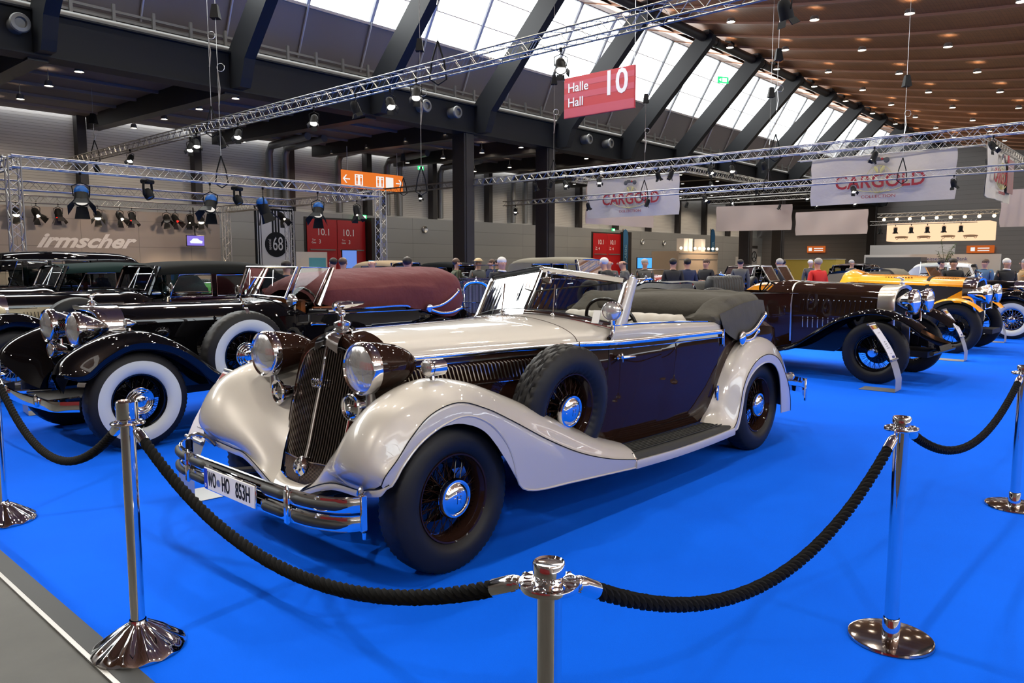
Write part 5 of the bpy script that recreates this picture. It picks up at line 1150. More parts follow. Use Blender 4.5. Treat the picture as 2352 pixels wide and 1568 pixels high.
for i in range(10):
    t.box((-.85 - i * .05, -.26, 1.305), (.02, .09, .01), .3); t.box((-.1 - i * .04, -.2, 1.295), (.015, .07, .01), .3)
t.build('bonnet_slots', M_INK, Yc, smooth=0)
MB().grid(surf([[(-1.75, y, z) for y, z in ((-.42, 1.2), (-.3, 1.33), (0, 1.37), (.3, 1.33), (.42, 1.2))], [(-1.95, y, z) for y, z in ((-.50, 1.2), (-.34, 1.38), (0, 1.45), (.34, 1.38), (.50, 1.2))], [(-2.05, y, z) for y, z in ((-.52, 1.18), (-.36, 1.34), (0, 1.42), (.36, 1.34), (.52, 1.18))]], 4, 4)).build('scuttle', M_YELLOW, Yc)
MB().grid(surf([[(-2.3, y, 1.2) for y in (-.55, 0, .55)], [(-2.5, y, 1.42) for y in (-.5, 0, .5)], [(-3.2, y, 1.40) for y in (-.52, 0, .52)], [(-3.9, y, 1.33) for y in (-.45, 0, .45)], [(-4.1, y, 1.1) for y in (-.4, 0, .4)]], 4, 3)).grid(surf([[(-2.3, -.56, 1.12), (-3.2, -.60, 1.12), (-4.05, -.45, 1.08)], [(-2.5, -.52, 1.38), (-3.2, -.55, 1.36), (-3.9, -.46, 1.30)]], 4, 2)).build('rolled_hood', M_KHAKI, RC, smooth=70)
MB().prism([V(-.2, -.40, .95), V(.1, -.38, 1.14), V(.14, -.36, .95), V(.0, -.38, .80)], (0, .06, 0)).build('side_fairing', M_YELLOW, Yc, smooth=0)
oldcar((3.3, 19.0), radians(-46), 'large dark limousine with khaki fabric roof behind the beige cabriolet windscreen', dict(roof=(M_KHAKI, 1.74, -4.25, 'soft'), zb=1.14, ws=(-1.62, .50, 1.24, -1.72, .52, 1.66), paint=M_BLUEP, xe=-4.5, group=CR, spos=(-1.1, .76)))
oldcar((-.75, 15.9), radians(0), 'dark blue car with tall chrome grille behind the maroon hood cover', dict(paint=M_BLUEP, hz=(1.18, 1.2), grille='flat', slatm=M_STEEL, roof=None, lamp=(.25, .42, 1.0, .13), group=CR))
oldcar((-2.1, 22.8), radians(-46), 'dark blue open car with two rolled tan hoods near the left red gate', dict(paint=M_BLUEP, roof=(M_TANTOP, 1.66, -3.9, 'soft'), zb=1.12, ws=(-1.62, .50, 1.22, -1.72, .52, 1.58), group=CR))
oldcar((-.5, 27.0), radians(-46), 'black covered car low behind the white-haired visitor', dict(paint=M_BLACK, roof=(M_BLKTOP, 1.62, -3.9, 'soft'), group=CR))
oldcar((4.05, 25.6), radians(41), 'dark red open two-seater in the distance with cream steering wheel', dict(paint=M_REDP, hz=(1.12, 1.14), zb=1.0, seatm=mat('tan_leather', (.4, .25, .13), .5), group=CR, ws=(-1.62, .46, 1.14, -1.76, .47, 1.34)))
oldcar((7.3, 26.5), radians(38), 'glossy black coupe in the distance behind the touring car seat', dict(roof=(M_BLACK, 1.52, -3.7, 'hard'), zb=1.04, ws=(-1.55, .5, 1.14, -1.8, .48, 1.45), group=CR))
oldcar((10.6, 25.2), radians(40), 'glossy black two-door car beside the visitor in red', dict(roof=(M_BLACK, 1.56, -3.6, 'hard'), zb=1.06, ws=(-1.55, .5, 1.16, -1.75, .48, 1.5), group=CR))
oldcar((14.3, 26.0), radians(35), 'black open car with raised windscreen behind the yellow tourer', dict(group=CR, ws=(-1.5, .5, 1.2, -1.62, .5, 1.62)))
oldcar((19.5, 28.9), radians(-46), 'pale cream closed car at the far right edge', dict(paint=mat('pale_paint', (.6, .62, .62), .25, coat=1), roof=(mat('pale_paint', (.6, .62, .62), .25, coat=1), 1.62, -3.9, 'hard'), group=CR))
oldcar((-10.4, 19.5), radians(41), 'bright green car glimpsed through the windows of the cream-sided saloon', dict(paint=M_GREENP, hz=(1.2, 1.22), group=CR, roof=None))
oldcar((-12.6, 13.8), radians(41), 'black car roof at the extreme left edge of the picture', dict(roof=(M_BLACK, 1.66, -4.0, 'hard'), group=CR))
# ---------------------------------------------------------------- stanchions and ropes
def stanchion(x, y, kind, lab, rz=0.0, h=.93, s=1.0):
    T = empty('barrier_post', (x, y, .006), rz); tag(T, lab, 'barrier post', 'chrome barrier posts around the cabriolet')
    if kind == 'dome':
        def fn(i, k, r, hh): return r, hh + (.005 * cos(k * 2 * pi / 6) if 0 < i < 6 else 0)
        MB().lathe([(.172, 0), (.176, .010), (.168, .022), (.135, .045), (.09, .075), (.052, .10), (.036, .112), (.032, .125)], seg=72, fn=fn).build('base', M_CHROME, T)
        MB().cyl((0, 0, .08), (0, 0, h), .0275, None, 28).build('pole', M_CHROME, T)
        MB().lathe([(.0275, h), (.036, h + .004), (.040, h + .012), (.040, h + .08), (.036, h + .084), (.034, h + .078), (0, h + .076)], seg=32).build('cap', M_CHROME, T)
        MB().torus((0, 0, h - .005), .058, .006, seg=32).torus((0, 0, h - .005), .036, .004, seg=24).tube([(-.06, 0, h - .005), (.06, 0, h - .005)], .004, 6).tube([(0, -.06, h - .005), (0, .06, h - .005)], .004, 6).build('ring', M_CHROME, T)
    else:
        MB().lathe([(0, .016), (.155, .014), (.163, .012), (.165, .004), (.163, 0)], seg=64).build('base', mat('dark_chrome', (.55, .5, .46), .08, 1), T)
        MB().cyl((0, 0, .01), (0, 0, h), .0275, None, 28).lathe([(.034, .012), (.034, .09), (.030, .095)], seg=28).build('pole', M_CHROME, T)
        t = MB().lathe([(.0275, h - .01), (.064, h - .006), (.066, h), (.064, h + .006), (.030, h + .008)], seg=40)
        for k in range(8): t.torus((.048 * cos(k * pi / 4), .048 * sin(k * pi / 4), h + .007), .0115, .0022, seg=14, k=5)
        t.build('ring', M_CHROME, T)
        MB().lathe([(.030, h + .008), (.030, h + .02), (.035, h + .024), (.035, h + .046), (.032, h + .050), (.029, h + .046), (0, h + .044)], seg=32).build('cap', M_CHROME, T)
    return V(x, y, h + .0)
def rope(a, b, sag, lab, r=.0185, full=True, pitch=.085):
    a = Vector(a); b = Vector(b); T = empty('barrier_rope', a); tag(T, lab, 'rope', 'black barrier ropes between the posts')
    d = b - a; hd = V(d.x, d.y, 0).normalized(); L = V(d.x, d.y, 0).length
    p0 = hd * .055; p1 = V(d.x, d.y, 0) - hd * .055 + V(0, 0, d.z); n = 90
    k = 4 * sag
    pts = [p0.lerp(p1, i / n) + V(0, 0, -k * (i / n) * (1 - i / n)) for i in range(n + 1)]
    LN = [0]
    for p, q in zip(pts[:-1], pts[1:]): LN.append(LN[-1] + (q - p).length)
    def at(s):
        s = max(0, min(LN[-1], s)); j = 0
        while j < len(LN) - 2 and LN[j + 1] < s: j += 1
        f = (s - LN[j]) / (LN[j + 1] - LN[j]); t = (pts[j + 1] - pts[j]).normalized(); return pts[j].lerp(pts[j + 1], f), t
    TL = LN[-1]; e0 = .10
    # three twisted strands
    mb = MB(); N = int((TL - 2 * e0) / .012)
    side = V(-hd.y, hd.x, 0)
    for st in range(3):
        ln = []
        for i in range(N + 1):
            s = e0 + (TL - 2 * e0) * i / N; p, t = at(s); u = t.cross(side).normalized(); a_ = 2 * pi * (s / pitch + st / 3)
            ln.append(p + (side * cos(a_) + u * sin(a_)) * r * .52)
        mb.tube(ln, r * .62, 7)
    mb.build('cord', mat('black_rope', (.005, .005, .005), .9, bump=(250, .3, .002), spec=.15), T)
    for s0, s1 in ((.03, e0 + .012), (TL - .03, TL - e0 - .012)):
        p, t = at(s0); q, _ = at(s1); d_ = (q - p)
        MB().tube([p, p + d_ * .12, p + d_ * .35, q], [.008, r * .95, r * 1.12, r * 1.12], 18).ell(p + d_ * .12, (r * .9, r * .9, r * .9), 12, 8).build('end_sleeve', M_CHROME, T)
        pe = p0 if s0 < TL / 2 else p1; pe = pe - hd * (.0 if s0 < TL / 2 else -.0)
        MB().tube([pe + V(0, 0, .012), pe.lerp(p, .5) + V(0, 0, .008), p], .0035, 6).torus(pe.lerp(p, .25) + V(0, 0, .004), .012, .003, side, 14, 6).build('snap_hook', M_CHROME, T)
    return T
GP = lambda px, py: None
P1 = stanchion(-1.514, 2.935, 'dome', 'chrome barrier post with domed base at the carpet corner, front left', .4, .935)
P2 = stanchion(.078, 1.53, 'flat', 'chrome barrier post at the bottom centre, base below the frame', .3, .885)
P3 = stanchion(1.575, 3.01, 'flat', 'chrome barrier post with flat round base at the front right', .2, .89)
P0 = stanchion(-3.09, 4.47, 'dome', 'chrome barrier post with domed base at the left edge of the picture', .1, .90)
P4 = stanchion(3.23, 4.74, 'flat', 'chrome barrier post with flat round base at the right edge of the picture', .1, .865)
P5 = stanchion(4.9, 6.3, 'flat', 'chrome barrier post outside the right edge of the picture', .1, .865)
rope(P0, P1, .315, 'black twisted rope hanging between the two left posts')
rope(P1, P2, .268, 'black twisted rope in front of the cabriolet bumper')
rope(P2, P3, .295, 'black twisted rope from the centre post to the front right post')
rope(P3, P4, .25, 'black twisted rope between the two right posts')
rope(P4, P5, .25, 'black twisted rope leaving the picture at the right edge')
ORDN = ['first', 'second', 'third', 'fourth', 'fifth', 'sixth', 'seventh', 'eighth', 'ninth', 'tenth', 'eleventh', 'twelfth', 'thirteenth', 'fourteenth']
# ---------------------------------------------------------------- lighting trusses, banners, signs, booths
def truss(name, a, b, lab, w=.29, r=.021, bay=.5, cap='truss'):
    # a, b in world space; square lattice truss between them
    a = Vector(a); b = Vector(b); d = (b - a); L = d.length; t = d / L
    up = V(0, 0, 1) if abs(t.z) < .9 else V(sin(HB), cos(HB), 0); s = t.cross(up).normalized(); u = s.cross(t)
    O = a.copy(); h = w / 2
    c = [s * h + u * h, -s * h + u * h, -s * h - u * h, s * h - u * h]; mb = MB()
    for q in c: mb.tube([q, q + d], r, 8)
    o = mb.build(name, M_ALU, loc=O); tag(o, lab, cap)
    br = MB(); n = int(L / bay)
    for i in range(n):
        p = t * (L * i / n); q = t * (L * (i + .5) / n); z = t * (L * (i + 1) / n)
        for k in range(4):
            A, B = c[k], c[(k + 1) % 4]
            br.tube([p + A, q + B], r * .38, 4, caps=False); br.tube([q + B, z + A], r * .38, 4, caps=False)
    for i in range(0, int(L / 3) + 1):
        p = t * min(i * 3.0, L)
        for q in c: br.tube([p + q - t * .06, p + q + t * .06], r * 1.25, 8)
    br.build('lattice_brace', M_ALU, o, smooth=0)
    return o
truss('lighting_truss', HW(12.5, 38.4, 6.10), HW(12.5, -8, 6.10), 'longest lattice truss running up from the left towards the top of the picture')
truss('lighting_truss', HW(28, 35.2, 5.68), HW(28, -6, 5.68), 'lattice truss passing just below the red hall sign')
truss('lighting_truss', HW(32.5, 29.8, 4.97), HW(32.5, -4, 4.97), 'lower thin lattice truss crossing in front of the two large banners', w=.24, r=.02)
_pf = {}
def par(loc, aim, lab, grp, on=3.0, s=1.0, doors=False, glow=(1, .95, .88), top=None, body=None, power=0, drop=.0, gn='spotlight'):
    # hook at loc, body hangs below and points along aim (unit vector)
    T = empty(gn, loc); tag(T, lab, 'spotlight', grp); aim = Vector(aim).normalized()
    body = body or M_INK; c = V(0, 0, -.30 * s - drop)
    x = aim.orthogonal().normalized(); hz = V(aim.y, -aim.x, 0); hz = hz.normalized() if hz.length > .1 else V(1, 0, 0)
    MB().lathe([(.0, -.17 * s), (.06 * s, -.165 * s), (.085 * s, -.13 * s), (.10 * s, -.06 * s), (.105 * s, .12 * s), (.095 * s, .12 * s), (.09 * s, .10 * s)], c, aim, 18).build('can', body, T)
    MB().lathe([(.09 * s, .10 * s), (.05 * s, .108 * s), (0, .11 * s)], c, aim, 16).build('lamp_face', emat('lamp_face_%d_%d' % (on * 10, glow[1] * 100), glow, on), T)
    y = MB().tube([c + hz * .11 * s, c + hz * .125 * s + V(0, 0, .16 * s), c + V(0, 0, .22 * s), c - hz * .125 * s + V(0, 0, .16 * s), c - hz * .11 * s], .010 * s, 6)
    y.tube([c + V(0, 0, .22 * s), V(0, 0, .02)], .012, 6).bevbox((0, 0, 0), (.06, .05, .09), .01); y.build('yoke', M_INK, T)
    if top: MB().ell(c - aim * .06 * s + V(0, 0, .03 * s), (.105 * s, .105 * s, .10 * s), 14, 8).build('lamp_cover', top, T)
    # barn doors
    v = aim.cross(hz).normalized(); d = MB(); q = c + aim * .12 * s
    dm = .17 * s if doors else .09 * s
    for e, f in ((hz, v), (-hz, v), (v, hz), (-v, hz)):
        p0 = q + e * .10 * s; p1 = q + e * (.10 * s + dm * .55) + aim * dm
        k = .11 * s if doors else .08 * s; th = aim.cross(f).normalized() * .003
        d.prism([p0 - f * .075 * s, p0 + f * .075 * s, p1 + f * k, p1 - f * k], th)
    d.build('barn_door', M_INK if glow[1] > .2 else mat('black_metal', (.02, .018, .018), .5), T, smooth=0)
    if power: spot('spot_beam', Vector(loc) + c + aim * .2 * s, Vector(loc) + c + aim * 10, power, 42, (1, .93, .84), .5, .06)
    return T
aims = [HW(-.25, -.7, -1), HW(-.5, -.5, -1), HW(.35, -.15, -1), HW(-.25, .3, -1)]
A1 = [(35.2, 2), (31.0, 1), (26.5, 1), (25.5, 0), (24.3, 2), (22.7, 1), (18.9, 1), (16.6, 2), (15.5, 0), (14.2, 1), (10.0, 1), (5.2, 2)]
for i, (n, k) in enumerate(A1):
    par(HW(12.5 + (-.16 if i % 2 else .1), n, 5.92), aims[k], 'black spotlight under the longest front truss, %s from its left end' % ORDN[i], 'spotlights on the front truss', 8, 1.1, power=750 if n < 23 else 150)
for i, n in enumerate((32.0, 28.1, 23.7, 22.8, 21.9, 20.0, 17.0, 16.4, 14.6, 13.7, 12.4, 8.5, 5.0)):
    par(HW(28, n, 5.5), aims[i % 4], 'black spotlight under the truss below the red sign, %s from the left' % ORDN[i], 'spotlights on the second truss', 9 if i in (8, 9) else 4.0, 1.0, power=420 if i % 3 == 0 else 0)
for i, n in enumerate((29.0, 23.9, 20.3, 17.2, 10.6, 7.0)):
    par(HW(32.5, n, 4.84), aims[(i + 1) % 4], 'black spotlight under the lower thin truss, %s from the left' % ORDN[i], 'spotlights on the third truss', 3.0, 1.0, power=260 if i % 2 else 0)
# hoist cables with hook, chain bag and coil
def hoist(u, n, z0, z1, lab, bag=True):
    T = MB().tube([(0, 0, 0), (0, 0, z1 - z0)], .008, 5).build('hoist_cable', M_STEEL, loc=HW(u, n, z0)); tag(T, lab, 'cable', 'hoist cables of the trusses')
    MB().tube([(.0, 0, .55), (.14, .0, .1), (.20, 0, -.32), (0, 0, -.45), (-.20, 0, -.32), (-.14, 0, .1), (0, 0, .55)], .022, 6).build('sling', M_INK, T)
    h = (z1 - z0) * .5
    MB().torus((.10, 0, h * .62), .12, .008, (0, 1, 0), 20, 5).tube([(0, 0, h * .4), (.05, 0, h * .5), (0, 0, h * .6)], .02, 6).build('hook', M_STEEL, T)
    if bag: MB().add([V(x * w, y * w, h * .9 + z) for z, w in ((0, .14), (.42, .08)) for x, y in ((-1, -1), (1, -1), (1, 1), (-1, 1))], [(0, 1, 2, 3), (4, 7, 6, 5), (0, 4, 5, 1), (1, 5, 6, 2), (2, 6, 7, 3), (3, 7, 4, 0)]).build('chain_bag', M_INK, T, smooth=0)
for u, n, z0, z1, w in ((12.5, 35.0, 6.2, 8.9, 'at the left end of the front truss'), (12.5, 24.7, 6.2, 15.3, 'second on the front truss'), (12.5, 13.6, 6.2, 13.0, 'above the middle of the front truss'), (28, 33.4, 5.8, 9.0, 'at the left end of the second truss'), (28, 22.6, 5.8, 14.6, 'left of the red hall sign'), (28, 12.0, 5.8, 12.9, 'right of the red hall sign'), (32.5, 20.5, 5.1, 14.5, 'left on the lower thin truss'), (32.5, 14.2, 5.1, 13.1, 'in front of the left white banner'), (32.5, 8.8, 5.1, 12.3, 'between the two white banners'), (18.0, 20.5, 4.4, 14.3, 'above the stage rig corner'), (12.0, 23.2, 4.4, 14.9, 'above the middle of the stage rig')):
    hoist(u, n, z0, z1, 'thin steel hoist cable with black chain bag, ' + w)
# stage rig on the left
truss('stage_truss', HW(6.2, 23, 4.2), HW(18.15, 23, 4.2), 'front top truss of the stage rig above the black cars')
truss('stage_truss', HW(6.2, 23.3, 4.2), HW(6.2, 34.8, 4.2), 'left side top truss of the stage rig at the picture edge')
truss('stage_truss', HW(18.15, 23.3, 4.15), HW(18.15, 34.8, 4.15), 'right side top truss of the stage rig')
truss('stage_truss', HW(-1, 34.8, 4.12), HW(18.0, 34.8, 4.12), 'rear top truss of the stage rig')
truss('stage_truss', HW(-1, 29, 4.12), HW(18.0, 29, 4.12), 'middle top truss of the stage rig')
for u, n, w in ((6.2, 23, 'front left'), (18.15, 23, 'front right'), (18.15, 34.8, 'rear right'), (18.9, 30.5, 'beside the banner with the number 68')):
    o = truss('truss_tower', HW(u, n, 0.0), HW(u, n, 4.3 if n != 30.5 else 3.9), 'upright lattice tower of the stage rig, ' + w, cap='truss tower')
    if n < 31: spot('red_uplight', HW(u, n, .3) + V(.05, -.05, 0), HW(u, n, 4), 12, 60, (1, .02, .02), .5, .03)
truss('lighting_truss', HW(-3, 14, 6.1), HW(-3, -10, 6.1), 'added unseen lattice truss behind the camera, carrying light for the car fronts')
for i, (n, tu, tn) in enumerate(((11, 3.5, 8.5), (7, 2.2, 5.5), (2.5, 2.5, 4.0), (-3, 5, 3), (-7, 9, 1))):  # unseen truss lamps, added to brighten the cars from the front
    L0 = HW(-3, n, 5.7); par(L0, HW(tu, tn, .6) - L0, 'added unseen spotlight behind the camera, %s from the left' % ORDN[i], 'added spotlights behind the camera', 20, 1.2, power=420)
M_BLUECAP = mat('blue_lamp_cap', (.01, .12, .42), .4)
for i, (u, k) in enumerate(((7.8, 0), (11.5, 2), (13.3, 1), (15.4, 2))):
    par(HW(u, 23, 4.02), (aims[0], aims[2], aims[1])[k], 'large blue-topped studio lamp under the front stage truss, %s from the left' % ORDN[i], 'blue-topped studio lamps', .6, 1.75, True, top=M_BLUECAP, drop=.1)
def moving_head(u, n, z, lab):
    T = empty('moving_head_lamp', HW(u, n, z), HR + .6); tag(T, lab, 'moving light', 'moving lights on the stage rig')
    MB().bevbox((0, 0, -.08), (.36, .26, .12), .03).build('lamp_base', M_INK, T)
    MB().tube(crv([(.19, 0, -.12), (.20, 0, -.3), (.15, 0, -.46)], 4), .035, 8).tube(crv([(-.19, 0, -.12), (-.20, 0, -.3), (-.15, 0, -.46)], 4), .035, 8).build('arm', M_INK, T)
    h_ = MB().lathe([(0, -.14), (.10, -.12), (.14, -.03), (.14, .08), (.12, .16), (.10, .16)], (0, 0, -.42), (0, -.5, -.85), 18).build('head', M_INK, T)
    MB().lathe([(.11, .15), (0, .17)], (0, 0, -.42), (0, -.5, -.85), 18).build('lens', mat('dark_lens', (.2, .25, .3), .08, 1), h_)
moving_head(9.6, 23, 4.02, 'black moving-head lamp, the left one under the front stage truss'); moving_head(12.4, 23, 4.02, 'black moving-head lamp, the right one under the front stage truss')
BK = ((9.4, 34.8, 'w'), (10.1, 34.8, 'w'), (10.9, 34.8, 'r'), (12.4, 34.8, 'w'), (13.3, 34.8, 'w'), (13.8, 34.8, 'r'), (15.3, 34.8, 'd'), (15.7, 34.8, 'r'), (16.4, 34.8, 'w'), (16.9, 34.8, 'w'), (18.1, 29.8, 'w'), (18.1, 24.4, 'w'))
for i, (u, n, k) in enumerate(BK):
    on, gl = {'w': (7, (1, .82, .6)), 'r': (1.2, (1, .03, .02)), 'd': (.1, (1, .9, .8))}[k]
    w = '%s from the left along the rear stage truss' % ORDN[i] if n > 34 else ('under the right stage truss by the 68 banner' if n > 26 else 'under the right stage truss near its tower')
    par(HW(u, n, 3.98), (HW(-.3, -.9, -1.0), HW(.3, -.8, -1.1), HW(0, -.3, -1))[i % 3], {'w': 'lit studio lamp', 'r': 'red-filtered studio lamp', 'd': 'unlit studio lamp'}[k] + ', ' + w, 'studio lamps on the rear stage trusses', on, 1.35, True, glow=gl)
    if k != 'r' and i % 3 == 0: spot('stage_beam', HW(u, n - .4, 3.4), HW(u, n - .6, 0), 260, 100, (1, .75, .5))
spot('wall_wash', HW(10, 31, 3.9), HW(11, 35.5, 2.6), 260, 100, (1, .74, .55)); spot('wall_wash', HW(15, 31, 3.9), HW(15, 35.5, 2.6), 260, 100, (1, .74, .55))
# booth wall with lettering, television
o = MB().box((8, 0, 1.95), (20.5, .16, 3.9)).build('booth_wall', M_BOOTH, loc=HW(0, 35.75, 0), rz=HR, smooth=0); tag(o, 'grey-brown panelled booth wall with white lettering behind the stage rig', 'booth wall')
lettering('irmscher', .82, (12.15, -.10, 2.50), mat('pale_lettering', (.62, .60, .57), .5), o, sx=1.28, shear=.5, bold=.028)
T = MB().bevbox((0, 0, 0), (.86, .06, .50), .02).build('wall_television', M_INK, loc=HW(16.3, 34.2, 2.6), rz=HR); tag(T, 'small flat television hanging at the right end of the booth wall', 'television')
MB().box((0, -.035, 0), (.80, .01, .44)).build('screen', emat('screen_violet', (.22, .16, .62), .9), T, smooth=0)
MB().add([V(x, -.043, z) for x, z in ((-.25, -.12), (.3, -.12), (.32, -.02), (.2, .02), (.08, .10), (-.12, .10), (-.22, .0), (-.27, -.03))], [tuple(range(8))]).build('pictured_car', emat('screen_pale', (.65, .7, 1.0), 1.1), T, smooth=0)
MB().tube([(0, 0, .25), (0, .1, 1.5)], .03, 8).build('tv_bracket', M_INK, T)
# banner with the number 68
B = MB().box((0, 0, 2.45), (2.0, .05, 3.1)).build('black_and_white_banner', mat('banner_white', (.66, .64, .60), .7), loc=HW(20.4, 34.2, .3), rz=HR, smooth=0); tag(B, 'black and white banner with round emblem and number 68', 'banner')
t = MB()
for x, w in ((-.93, .07), (-.80, .03), (.93, .07), (.80, .03)): t.box((x, -.03, 2.45), (w, .01, 3.05))
t.box((0, -.03, 3.9), (1.9, .01, .10)).box((-.16, -.03, 3.3), (.10, .01, 1.3)).box((.16, -.03, 3.3), (.10, .01, 1.3)).box((0, -.032, 3.3), (.10, .01, 1.3))
t.lathe([(.62, .03), (.62, .045), (0, .045)], (0, 0, 2.2), (0, -1, 0), 32).build('black_stripes', M_INK, B, smooth=0)
lettering('68', .95, (.08, -.06, 2.2), mat('banner_white', (.66, .64, .60), .7), B, sx=.62); lettering('special', .2, (-.36, -.06, 2.2), mat('banner_white', (.66, .64, .60), .7), B, x=(0, 0, 1), y=(-1, 0, 0))
MB().box((-1.06, .02, 1.9), (.08, .08, 4.4)).box((1.06, .02, 1.9), (.08, .08, 4.4)).box((0, .02, 4.06), (2.2, .08, .1)).build('banner_frame', M_INK, B, smooth=0)
# orange direction sign (hangs under the gallery)
O = MB().bevbox((0, 0, 0), (4.7, .08, 1.02), .02).build('direction_sign', emat('sign_orange', (.80, .19, .03), .75), loc=HW(29.45, 38, 6.58), rz=HR); tag(O, 'orange direction sign with toilet pictograms and arrows', 'sign')
t = MB()
def arrow(x, s): t.box((x, -.045, .0), (.5, .01, .07)).prism([V(x + s * .27, -.045, 0), V(x + s * .05, -.045, .24), V(x - s * .04, -.045, .24), V(x + s * .15, -.045, 0), V(x - s * .04, -.045, -.24), V(x + s * .05, -.045, -.24)], (0, -.005, 0))
arrow(-2.0, -1); arrow(2.0, 1)
t.build('arrow', emat('sign_white', (.85, .83, .80), .8), O, smooth=0)
for x in (-1.1, .5, 1.25): MB().bevbox((x, -.045, 0), (.6, .01, .66), .003).build('pictogram_panel', emat('sign_white', (.85, .83, .80), .8), O, smooth=0)
t = MB()
for x in (-1.25, -.95, .35, .65): t.lathe([(.055, 0), (0, .002)], (x, -.052, .22), (0, -1, 0), 12).box((x, -.052, .03), (.13, .004, .22)).box((x - .03, -.052, -.18), (.045, .004, .2)).box((x + .03, -.052, -.18), (.045, .004, .2))
t.build('pictogram', emat('sign_orange', (.80, .19, .03), .75), O, smooth=0)
MB().tube([(-1.9, 0, .5), (-1.9, 0, 1.9)], .02, 5).tube([(1.9, 0, .5), (1.9, 0, 1.9)], .02, 5).build('sign_hanger', M_STEEL, O)
# red hall sign
R_ = MB().bevbox((0, 0, 0), (3.5, .10, 1.66), .01).build('hall_sign', mat('sign_red', (.50, .035, .045), .5), loc=HW(26, 18.65, 8.48), rz=HR - pi / 2, smooth=0)
tag(R_, 'red hanging hall number sign reading Halle 10 Hall', 'sign')
t = MB()
for z, h in ((.52, .22), (.05, .24), (-.62, .36)): t.box((0, -.052, z), (3.48, .006, h))
t.build('pink_band', mat('sign_pink', (.52, .075, .11), .5), R_, smooth=0)
lettering('Halle', .52, (-1.55, -.06, .38), M_WHITE, R_, align='LEFT', bold=.006); lettering('Hall', .52, (-1.55, -.06, -.22), M_WHITE, R_, align='LEFT', bold=.006); lettering('10', 1.35, (.85, -.06, .26), M_WHITE, R_, bold=.022, sx=.92)
MB().tube([(-1.72, 0, .8), (-1.72, 0, 6.0)], .012, 5).tube([(1.72, 0, .8), (1.72, 0, 5.3)], .012, 5).build('sign_wire', M_STEEL, R_)
# white hanging banners
M_CLOTH = mat('white_banner_cloth', (.50, .455, .40), .8, bump=(1.2, .5, .1))
M_LOGO = mat('logo_red', (.28, .015, .02), .6); M_GOLD = mat('logo_gold', (.45, .40, .16), .6); M_GREYC = mat('logo_grey', (.06, .06, .065), .6)
def cloth(w, h, seed=0):
    rnd = random.Random(seed); n = 40; m = 10; g = []
    for i in range(n + 1):
        x = -w / 2 + w * i / n
        g.append([V(x * (1 + .01 * sin(j)), -.06 - .04 * sin(i * .55 + seed) * (j / m) - .03 * sin(i * .21 + j * .4), h / 2 - h * j / m) for j in range(m + 1)])
    g2 = [[p + V(0, .03, 0) for p in r] for r in g]
    return MB().grid(g).grid(g2)
def collection_banner(u, n, z, w, h, lab, rz, seed):
    B = cloth(w, h, seed).build('hanging_banner', M_CLOTH, loc=HW(u, n, z), rz=rz, smooth=60); tag(B, lab, 'banner')
    k = w / 5.6; y = -.17
    lettering('CARGOLD', .80 * k, (0, y, -.10 * k), M_LOGO, B, bold=.012 * k, sx=.92)
    lettering('COLLECTION', .17 * k, (0, y, -.72 * k), M_LOGO, B, sx=1.3)
    t = MB()
    for rr in (.52, .30, .10): t.tube([V(rr * k * cos(a) * 1.0, y + .02, .56 * k * sin(a) - .02) for a in [pi * i / 12 for i in range(25)]], .010 * k, 4)
    t.tube([V(1.15 * k * cos(a), y + .02, -.12 * k + .42 * k * sin(a)) for a in [pi + pi * i / 16 for i in range(17)]], .016 * k, 4)
    for s in (-1, 1): t.ell((.12 * k * s, y + .01, .38 * k), (.06 * k, .008, .16 * k), 10, 6, R=Matrix.Rotation(.5 * s, 3, 'Y'))
    t.build('globe_emblem', M_GOLD, B)
    t = MB().bevbox((0, y, .78 * k), (.62 * k, .02, .10 * k), .01).ell((-.27 * k, y, .74 * k), (.12 * k, .015, .12 * k), 14, 6).ell((.27 * k, y, .74 * k), (.12 * k, .015, .12 * k), 14, 6).bevbox((-.1 * k, y, .85 * k), (.22 * k, .02, .07 * k), .01)
    t.build('pictured_racing_car', M_GREYC, B); MB().lathe([(.05 * k, 0), (0, .01)], (.1 * k, y - .012, .80 * k), (0, -1, 0), 12).build('race_number', M_LOGO, B)
    return B
collection_banner(34, 22.2, 5.0, 5.6, 2.0, 'left white banner with red collection lettering hanging from a square truss', HR - pi / 2, 1)
collection_banner(34, 10.05, 5.05, 5.6, 1.95, 'right white banner with red collection lettering hanging from a square truss', HR - pi / 2, 2)
def plain_banner(u, n, z, w, h, lab, rz, seed, smudge=True):
    B = cloth(w, h, seed).build('hanging_banner', mat('back_of_banner', (.50, .43, .40), .85, var=(.8, (.50, .38, .35))), loc=HW(u, n, z), rz=rz, smooth=60); tag(B, lab, 'banner'); return B
plain_banner(37.5, 25.2, 4.75, 7.0, 2.0, 'plain back of a banner peeking out behind the left white one', HR, 3)
plain_banner(50, 22.8, 4.65, 5.0, 1.7, 'plain white banner back in the middle distance, left of a pair', HR - pi / 2 + .25, 4)
plain_banner(50, 17.6, 4.15, 4.5, 1.5, 'plain white banner back in the middle distance, right of a pair', HR - pi / 2, 5)
plain_banner(42, 4.2, 4.1, 5.6, 1.7, 'plain banner back at the right edge below the picture banner', HR - pi / 2 + .1, 6)
B = collection_banner(36.6, 6.3, 5.1, 5.4, 1.95, 'white banner at the right edge seen at a slant, with photographs', HR, 7)
for s in (0,):
    MB().bevbox((1.7, -.17, .1), (1.3, .02, 1.4), .01).build('photograph', mat('photo_grey', (.16, .16, .15), .6, var=(2.5, (.33, .10, .09))), B)
    MB().bevbox((.95, -.18, .75), (.3, .02, .3), .01).build('red_square', M_LOGO, B)
